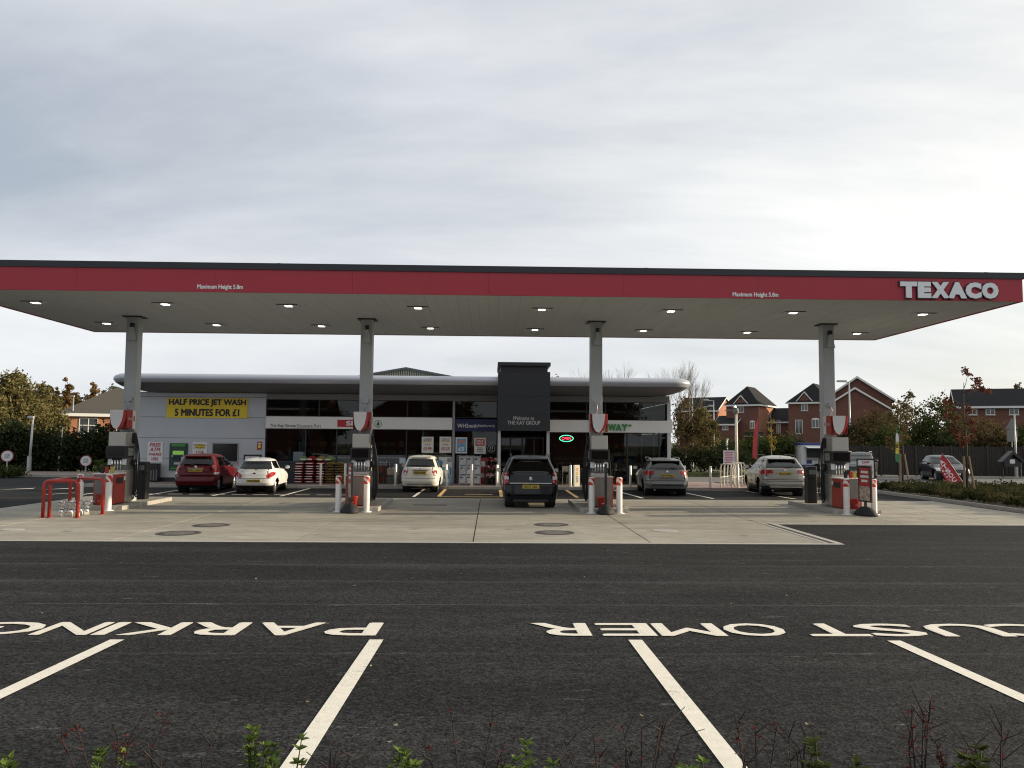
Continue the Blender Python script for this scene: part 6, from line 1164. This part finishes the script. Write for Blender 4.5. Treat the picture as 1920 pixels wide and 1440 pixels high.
xb = XZ(1605, 729, Yg - 2.5)[0]; house('gable_house', 'lower brick gable projecting from the tall dark gable house', (xb - 3.2, Yg - .8, 0), R(-24), 7.0, 1.6, XZ(1662, 767, Yg)[1], XZ(1605, 728, Yg)[1], 'front', BRICK, group=GH)
Yt = 95; x0_ = XZ(1795, 770, Yt)[0]; zw = XZ(1850, 778.5, Yt)[1]
house('brick_terrace', 'long brick terrace with plain dark roof at the right edge', (x0_, Yt, 0), R(-25), 26, 9, XZ(1850, 763, Yt)[1], XZ(1850, 731, Yt + 4.5)[1], 'side', BRICK, [(q, zw, .95, .95) for q in (1.55, 3.35, 5.7, 7.6, 9.8)], group=GH)
x, z = XZ(1912, 715, 120); left_tree(1912, 120, 716, 60, 'brown', 2000, 'brown tree top above the terrace roof at the right edge', leaf=.4); left_tree(1352, 165, 742, 46, 'olive', 1500, 'olive tree behind the sunlit gable house', leaf=.5)
for (px, Y, top, w_, kind, n, lb) in ((1640, 63, 772, 110, 'brown', 6500, 'brown thicket bush left of the roadside saplings'), (1700, 68, 752, 120, 'olive', 6500, 'olive thicket mound behind the fence'), (1755, 66, 748, 110, 'green', 6500, 'green thicket mound behind the red feather flag'), (1800, 62, 778, 90, 'brown', 4500, 'brown thicket bush behind the red leaved sapling'), (1850, 60, 785, 100, 'brown', 5500, 'brown hedge bush below the terrace windows'), (1910, 60, 790, 90, 'green', 4500, 'green hedge bush at the right edge'), (1600, 66, 790, 70, 'dark', 3000, 'dark bush behind the right-most pump'), (1665, 58, 800, 90, 'green', 4000, 'dull green bush low behind the fence'), (1770, 57, 805, 90, 'dark', 3500, 'dark bush low behind the black hatchback')): shrub_tree(px, Y, top, w_, kind, n, lb, leaf=.21)
# board fence
FEN = mat('dark_fence_board', (.040, .034, .030), .9, var=.3, vscale=6, objvar=.12)
fx0, fx1 = XZ(1555, 870, 54)[0], XZ(1990, 870, 51)[0]; t = thing('board_fence', 'long dark close-boarded fence behind the road at the right', 'fence', (fx0, 54, 0)); nP = 13
for k in range(nP):
    xa, xb = (fx1 - fx0) * k / nP, (fx1 - fx0) * (k + 1) / nP; ya, yb = -3 * k / nP, -3 * (k + 1) / nP; pan = MB(); nb_ = 20
    for q in range(nb_): u0, u1 = xa + (xb - xa) * q / nb_, xa + (xb - xa) * (q + .94) / nb_; yy = ya + (yb - ya) * q / nb_; pan.box(u0, u1, yy - .015 * (q % 2), yy + .02, .08, 1.95 + random.uniform(-.015, .015))
    pan.build('panel', FEN, t); B(xa - .05, xa + .05, ya - .07, ya - .02, 0, 2.02).build('post', FEN, t)
# roadside saplings with stakes
def sapling(px, base, top, kind, n, lb, Y=None):
    g_ = gnd(px, base, .07); Y = Y or g_.y; x = XZ(px, 880, Y)[0]; z = XZ(px, top, Y)[1]; t = thing('sapling', lb, 'sapling', (x, Y, .07), 0, 'staked roadside saplings'); tr = MB(); tr.tube([(0, 0, -.05), (.04, 0, z * .4), (-.03, .02, z * .7), (0, 0, z * .97)], [.05, .042, .03, .01], 8); ends = []
    for q in range(15):
        f = .36 + .60 * q / 15; e = Vector((random.uniform(-1, 1) * .62, random.uniform(-.6, .6), z * f + random.uniform(.2, .6))); ends.append(e); tr.tube([(0, 0, z * f), Vector((e.x * .5, e.y * .5, z * f + .2)), e], [.016, .011, .005], 5)
    tr.build('trunk', BARK, t, smooth=True); p, tn = blob_pts([(e.x, e.y, e.z, .30, .28, .26) for e in ends], n, .2, 1.4); obj('crown', leaf_mesh(p, .12, tn, .7), LM[kind], t)
    for s in (-1, 1): MB().tube([(s * .28 * (1 if s > 0 else .5), -.1, 0), (s * .10, -.02, 1.55)], .045, 7).build('stake', mat('timber_stake', (.26, .20, .12), .9), t)
    B(-.12, .12, -.05, .05, 1.2, 1.26).build('tie', BLACK, t)
sapling(1692, 912, 748, 'brown', 900, 'staked sapling with brown green leaves and green flag behind it'); sapling(1812, 928, 714, 'red', 850, 'staked sapling with red leaves beside the red feather flag')
x, z = XZ(1445, 778, 56); t = thing('sapling', 'thin sapling with a few yellow leaves in front of the brick houses', 'sapling', (x, 56, .1)); MB().tube([(0, 0, 0), (.02, 0, z * .5), (0, 0, z)], [.04, .035, .012], 6).build('trunk', PBARK, t); p, tn = blob_pts([(0, 0, z * f, .35, .3, .3) for f in (.42, .5, .6, .72, .85)], 260, .2, 1.4); obj('crown', leaf_mesh(p, .13, tn), LM['yellow'], t)
# shrub bed beside the kerb
def cover_stuff(name, label, pts_fn, n, leaf, kind):
    p = pts_fn(n); tone = np.array([.5 + .9 * mnoise.noise(Vector((a * .9, b * .9, 0))) for a, b in p[:, :2]]) + rng.uniform(-.25, .25, len(p)); me = leaf_mesh(p, leaf, np.clip(tone, 0, 1), .7, .5); o = obj(name, me, LM[kind]); o['kind'] = 'stuff'; o['label'] = label; o['category'] = 'ground cover'; return o
def bedpts(n):
    x = 16.7 + 14 * rng.uniform(0, 1, n) ** 1.5; y = rng.uniform(21.2, 37.8, n); h = np.array([.30 + .26 * mnoise.noise(Vector((a * 1.3, b * 1.3, 3))) + .12 * mnoise.noise(Vector((a * 4, b * 4, 5))) for a, b in zip(x, y)]); return np.stack([x, y, .07 + np.clip(h, .06, .7) * rng.uniform(.2, 1, n) ** .6], 1)
cover_stuff('ground_cover', 'low mixed shrubs filling the roadside bed', bedpts, 42000, .105, 'cover')
def bed2(n):
    x = rng.uniform(12.6, 16.3, n); y = rng.uniform(37.3, 41.5, n); return np.stack([x, y, .1 + rng.uniform(0, .35, n)], 1)
cover_stuff('ground_cover', 'low brown plants behind the cycle rack', bed2, 4500, .10, 'brown')
# feather flags
def feather_flag(px, py0, py1, Y, wid, rz, m, lb, lean=0.0, txt=None):
    a = at(px, py1, Y); b = at(px, py0, Y); h = b.z - a.z; t = thing('feather_flag', lb, 'flag', (a.x, Y, 0), rz); t.rotation_euler = (0, lean, rz); zb = a.z
    out = [(0, zb), (wid * .9, zb + .06)]
    for k in range(9): u = k / 8; out.append((wid * (1.0 - .12 * u - .88 * u ** 5), zb + h * (.15 + .85 * u)))
    MB().prism(out, -.008, .008).build('sail', m, t); pole = [(-.015, 0, 0), (-.02, 0, zb), (-.02, 0, zb + h * .8), (wid * .10, 0, zb + h * 1.01)]; MB().tube(pole, .018, 7).build('pole', BLACK, t); MB().box(-.3, .3, -.3, .3, 0, .03).build('base', BLACK, t)
    return t, zb, h
FRED = mat('flag_red', (.42, .025, .035), .7, var=.08, vscale=3); FGR = mat('flag_green', (.03, .20, .06), .7)
t, zb, h = feather_flag(1811, 838, 905, 40, .62, R(176), FRED, 'red feather flag with white lettering leaning before the black hatchback', lean=R(33))
for k, ch in enumerate('COSTA'): text(ch, .24, .22, (.14 + .0 * k, -.012, zb + h * (.12 + .145 * k)), WINK, t, 'letter', (math.pi / 2, 0, math.pi), bold=.04).location = (.40, .012, zb + h * (.16 + .145 * k))
for k, ch in enumerate('EXPRESS'): text(ch, .10, .09, (.52, .012, zb + h * (.16 + .10 * k)), WINK, t, 'letter', (math.pi / 2, 0, math.pi), bold=.03)
feather_flag(1417, 781, 862, 43, .55, R(98), FRED, 'red feather flag seen nearly edge on before the brick houses', lean=-R(7))
t, zb, h = feather_flag(1685, 792, 868, 44, .45, R(88), FGR, 'green and yellow feather flag seen edge on behind the sapling', lean=-R(3)); B(.02, .36, -.014, .014, zb + h * .22, zb + h * .5).build('yellow_panel', YEL, t); B(.02, .36, -.014, .014, zb + h * .52, zb + h * .72).build('white_panel', PAPER, t)
# catering trailer
x0_ = XZ(1503, 850, 62)[0]; t = thing('catering_trailer', 'white and blue catering trailer with open serving hatch beyond the road', 'trailer', (x0_, 62, 0), R(-6)); BLU = mat('trailer_blue', (.03, .05, .20), .5)
B(0, 3.4, 0, 2.0, .45, 1.95).build('body', UPVC, t, bev=.05); B(-.05, 3.45, -.05, 2.05, 1.95, 2.12).build('roof', BLU, t, bev=.04); B(.02, 3.38, -.03, 2.0, .12, .44).build('skirt', BLU, t); B(.35, 1.75, -.02, .02, 1.0, 1.75).build('hatch_opening', BLACK, t); MB().prism([(-.95, 1.72), (0, 1.86), (0, 1.89), (-.95, 1.75)], .2, 1.9, 'x').build('hatch_flap', UPVC, t); B(.3, 1.8, -.25, -.02, .94, .99).build('counter', STEEL, t)
for xx in (.35, 1.35): B(xx, xx + .38, -.02, .01, .55, .82).build('blue_sign', BLU, t)
B(-.9, 0, .9, 1.1, .3, .4).build('drawbar', STEEL, t); B(-.9, -.5, .75, 1.25, .15, .6).build('gas_box', UPVC, t)
for xx in (1.1, 2.2): MB().lathe([(0, -.1), (.28, -.1), (.28, .1), (0, .1)], 18, (xx, .05, .28), 'y').build('wheel', TYRE, t)
# camera pole, notice board, cycle rack, marker post, hut
t = thing('camera_pole', 'cream camera pole with grey camera head behind the cycle rack', 'camera pole', (XZ(1381, 850, 40.6)[0], 40.6, .1)); z = XZ(1380, 776, 40.6)[1] - .1
MB().tube([(0, 0, 0), (0, 0, z)], [.085, .06], 12).build('pole', CREAM, t, smooth=True); MB().lathe([(.11, 0), (.11, 1.0), (.085, 1.05)], 12).build('base', CREAM, t); MB().lathe([(0, .30), (.10, .28), (.14, .16), (.12, .02), (0, 0)], 14, (0, 0, z)).build('camera_head', GREYM, t); MB().tube([(0, 0, z + .18), (-.55, 0, z + .16)], .03, 6).build('arm', GREYM, t); MB().lathe([(0, .2), (.07, .18), (.08, .1), (0, .05)], 10, (-.10, -.08, z + .2)).build('dome', CHROME, t)
t = thing('notice_board', 'white notice with red print fixed beside the camera pole', 'notice', (XZ(1367, 870, 40.2)[0], 40.2, .1)); za, zb = XZ(1366, 871, 40.2)[1] - .1, XZ(1366, 844.5, 40.2)[1] - .1; B(-.28, .28, -.015, .015, za, zb).build('board', mat('lilac_white', (.60, .57, .66), .6), t)
for k in range(7): B(-.22 + .03 * (k % 2), .22 - .03 * (k % 3), -.019, -.015, zb - .12 - k * .08, zb - .09 - k * .08).build('print_line', REDINK, t)
for s in (-1, 1): MB().tube([(s * .2, .03, 0), (s * .2, .03, za + .1)], .02, 6).build('leg', LPM, t)
t = thing('cycle_rack', 'cream tubular cycle rack with five hoops on the pink path', 'cycle rack', (XZ(1350, 900, 37.0)[0], 36.9, .105), R(-30))
for k in range(5): MB().tube(bez([(0, k * .62, 0), (0, k * .62, .78), (.08, k * .62, 1.02), (.36, k * .62, 1.04), (.49, k * .62, .9), (.50, k * .62, 0)], 6), .028, 8).build('hoop', CREAM, t, smooth=True)
for xx in (0, .50): MB().tube([(xx, -.02, .45), (xx, 2.5, .45)], .018, 6).build('rail', CREAM, t)
t = thing('marker_post', 'short white marker post above the dark hedge', 'post', (XZ(1363, 830, 56)[0], 56, .2)); MB().tube([(0, 0, 0), (0, 0, XZ(1363, 825, 56)[1] - .2)], .07, 8).build('post', WHITE, t); MB().lathe([(0, .1), (.09, .06), (.07, 0)], 10, (.04, 0, XZ(1363, 825, 56)[1] - .2)).build('cap', WHITE, t)
t = thing('notice_hut', 'small black roofed notice hut at the foot of the right lamp post', 'notice hut', (XZ(1897, 890, 50)[0], 50.0, .1))
for s in (-1, 1): MB().tube([(s * .55, 0, 0), (s * .55, 0, 1.0)], .05, 6).build('leg', BLACK, t)
B(-.5, .5, -.1, .1, .65, 1.15).build('board', BLACK, t); MB().prism([(-.75, .95), (0, 1.62), (.75, .95), (.6, .92), (0, 1.42), (-.6, .92)], -.25, .25).build('roof', BLACK, t); B(-.16, .16, -.115, -.1, .85, 1.1).build('notice', PAPER, t)
x, z = XZ(1898, 815, 53); t = thing('road_sign', 'grey back of a square road sign at the right edge', 'road sign', (x, 53, 0)); B(-.35, .35, -.02, .02, XZ(1898, 828, 53)[1], XZ(1898, 806, 53)[1]).build('plate', GREYM, t); MB().prism([(-.4, XZ(1898, 804, 53)[1]), (.4, XZ(1898, 804, 53)[1]), (0, XZ(1898, 784, 53)[1])], -.02, .02).build('triangle_plate', GREYM, t); MB().tube([(0, .05, 0), (0, .05, XZ(1898, 786, 53)[1])], .04, 7).build('post', LPM, t)

# ================================================================== houses behind the camera (their gables show in the shop glass)
for k, (x, rz) in enumerate(((-34, 178), (-15, 182), (6, 180), (28, 176), (50, 181))):
    house('opposite_house', f'brick house across the street behind the viewer, {["first", "second", "third", "fourth", "fifth"][k]} from the left', (x + 12, -34, 0), R(rz), 13, 9, 6.2, 10.0, 'front' if k % 2 else 'side', BRICK, [(3, 4.0, 1.2, 1.2), (9.5, 4.0, 1.2, 1.2), (3, 1.0, 1.6, 1.3)], group='houses behind the viewer')
for k, x in enumerate((-44, -20, -4, 16, 40)): tree('street_tree', f'street tree behind the viewer, {["first", "second", "third", "fourth", "fifth"][k]} from the left', (x, -24, 0), [(0, 0, 5.2, 2.6, 2.4, 2.6), (1.2, 0, 4.0, 2, 2, 1.8), (-1.2, 0, 4.2, 2, 2, 1.9)], 'brown', 2200, .4, .2, 'street trees behind the viewer')

# ================================================================== the bed at the photographer's feet
struct('near_bed', MB().add([(x, y, gz(y) + .03) for x, y in ((-12, -2), (12, -2), (12, 3.75), (-12, 3.75))], [(0, 1, 2, 3)]), SOIL)
def pleaf(v, f, tn, tone, p, d, L, W):      # one folded leaf blade
    d = d.normalized(); s = d.cross(Vector((random.uniform(-.4, .4), random.uniform(-.4, .4), 1))).normalized(); n = s.cross(d); b = len(v)
    v += [tuple(p), tuple(p + d * L * .35 + s * W + n * W * .35), tuple(p + d * L * .75 + s * W * .8 + n * W * .3), tuple(p + d * L), tuple(p + d * L * .75 - s * W * .8 + n * W * .3), tuple(p + d * L * .35 - s * W + n * W * .35), tuple(p + d * L * .5)]
    f += [(b, b + 1, b + 6), (b + 1, b + 2, b + 6), (b + 2, b + 3, b + 6), (b + 3, b + 4, b + 6), (b + 4, b + 5, b + 6), (b + 5, b, b + 6)]; tn += [tone] * 7
def leaves_obj(v, f, tn, m, parent, nm='leaves'):
    me = bpy.data.meshes.new(nm); me.from_pydata(v, [], f); me.attributes.new('tone', 'FLOAT', 'POINT').data.foreach_set('value', tn); me.shade_smooth(); return obj(nm, me, m, parent)
def evergreen(px, top, Y, spread, n, lb, kind='bright', L=.045):
    tp = at(px, top, Y); z0 = gz(Y) + .03; t = thing('evergreen_shrub', lb, 'shrub', (tp.x, Y, z0), 0, 'small evergreen shrubs in the near bed'); h = tp.z - z0; mb = MB(); v, f, tn = [], [], []
    for s in range(n):
        e = Vector((random.gauss(0, spread * .5), random.gauss(0, spread * .5), h * random.uniform(.72, 1.0) if s else h * .97)); c = Vector((e.x * .5, e.y * .5, e.z * .55)); pth = bez([(0, 0, 0), c, e], 6); mb.tube(pth, [.006] * (len(pth) - 4) + [.004, .003, .002, .002], 5)
        for q in range(int(len(pth) * .35), len(pth)):
            for w in range(8):
                a = random.uniform(0, 6.28); d = Vector((math.cos(a), math.sin(a), random.uniform(.1, 1.0))); pleaf(v, f, tn, random.uniform(0, 1) * .6 + .4 * (q / len(pth)), pth[q], d, L * random.uniform(.6, 1.2), L * .24)
    mb.build('stems', mat('green_stem', (.06, .08, .03), .8), t); leaves_obj(v, f, tn, LM[kind], t)
for px, top, Y, sp, n, lb in ((10, 1408, 2.7, .06, 6, 'evergreen sprig cut by the bottom left corner'), (198, 1412, 2.9, .13, 11, 'low evergreen shrub below the first bay line, left of the thorny twigs'), (480, 1364, 2.9, .05, 5, 'tallest evergreen sprig, just left of the second bay line'), (520, 1382, 2.9, .10, 10, 'leafy evergreen shrub touching the second bay line'), (745, 1405, 2.8, .08, 9, 'evergreen shrub right of the second bay line'), (990, 1393, 2.8, .09, 10, 'evergreen shrub at the bottom centre between the bay lines'), (1300, 1416, 2.7, .09, 8, 'evergreen shrub left of the foot of the third bay line'), (1545, 1392, 2.8, .10, 12, 'dark evergreen shrub right of the third bay line'), (1838, 1408, 2.7, .07, 8, 'evergreen shrub at the bottom right behind twigs')):
    evergreen(px, top, Y, sp, n, lb, 'green' if px > 1500 else 'bright', .038 if px > 1500 else .032)
TWIG = mat('thorn_twig', (.020, .013, .012), .8)
def barberry(px, top, Y, spread, n, lb, seed, red=10):
    g = random.Random(seed); tp = at(px, top, Y); z0 = gz(Y) + .03; h = tp.z - z0; t = thing('barberry_shrub', lb, 'shrub', (tp.x, Y, z0), 0, 'bare barberry shrubs in the near bed'); mb = MB(); v, f, tn = [], [], []
    for s in range(n):
        e = Vector((g.uniform(-1, 1) * spread, g.uniform(-.5, .5) * spread, h * g.uniform(.82, 1.0))); c = Vector((e.x * .35, e.y * .4, e.z * .6)); pth = bez([(g.uniform(-.02, .02), 0, 0), c, e], 8); mb.tube(pth, [.0056 - .0036 * q / len(pth) for q in range(len(pth))], 5)
        for q in range(5, len(pth), 1):
            d = Vector((g.uniform(-1, 1), g.uniform(-1, 1), g.uniform(.2, 1))).normalized()
            if g.random() < .65: mb.tube([pth[q], pth[q] + d * g.uniform(.03, .12)], [.0024, .0012], 4)
            for w in range(2): mb.tube([pth[q], pth[q] + Vector((g.uniform(-1, 1), g.uniform(-1, 1), g.uniform(-.2, .6))).normalized() * .012], [.0009, .0004], 3)
        for q in range(red):
            pp = pth[-1 - g.randrange(0, 4)]; pleaf(v, f, tn, g.random(), pp + Vector((g.gauss(0, .008), g.gauss(0, .008), g.gauss(0, .008))), Vector((g.uniform(-1, 1), g.uniform(-1, 1), g.uniform(-.2, 1))), g.uniform(.010, .02), .0045)
    mb.build('twigs', TWIG, t); leaves_obj(v, f, tn, LM['crimson'], t)
for k, (px, top, Y, sp, n, lb, red) in enumerate(((215, 1322, 2.9, .20, 6, 'bare red tipped twigs at the bottom left', 9), (330, 1345, 2.9, .14, 3, 'bare thorny twigs right of the first evergreen shrub', 1), (610, 1376, 2.9, .10, 5, 'fine bare twigs over the second bay line', 1), (880, 1330, 2.8, .16, 5, 'spreading bare twigs left of the bottom centre', 3), (1130, 1368, 2.9, .16, 5, 'fine bare twigs right of the bottom centre', 2), (1200, 1345, 2.8, .14, 6, 'bare twigs left of the third bay line', 3), (1420, 1325, 2.8, .08, 4, 'upright twigs right of the third bay line', 4), (1490, 1340, 2.9, .08, 4, 'thin twigs beside the dark evergreen shrub', 1), (1715, 1308, 2.8, .10, 5, 'red leaved barberry twigs at the bottom right', 9), (1800, 1325, 2.8, .09, 4, 'red topped twig shrub near the right edge', 8), (1870, 1318, 2.8, .10, 3, 'arching thin twigs cut by the right edge', 2))):
    barberry(px, top, Y, sp, n, lb, 40 + k, red)

# fallen leaves and grit on the tarmac
v, f, tn = [], [], []; g = random.Random(77)
for k in range(90):
    x, y = g.uniform(-9, 9), 4.6 + 12 * g.random() ** 1.4; a = g.uniform(0, 6.28); pleaf(v, f, tn, g.random(), Vector((x, y, gz(y) + .012)), Vector((math.cos(a), math.sin(a), g.uniform(-.05, .12))), g.uniform(.02, .05), g.uniform(.006, .014))
o = leaves_obj(v, f, tn, leafmat('dry_leaf', (.16, .11, .06), (.45, .38, .26)), None, 'fallen_leaves'); o['kind'] = 'stuff'; o['label'] = 'dry fallen leaves scattered over the tarmac'; o['category'] = 'leaves'
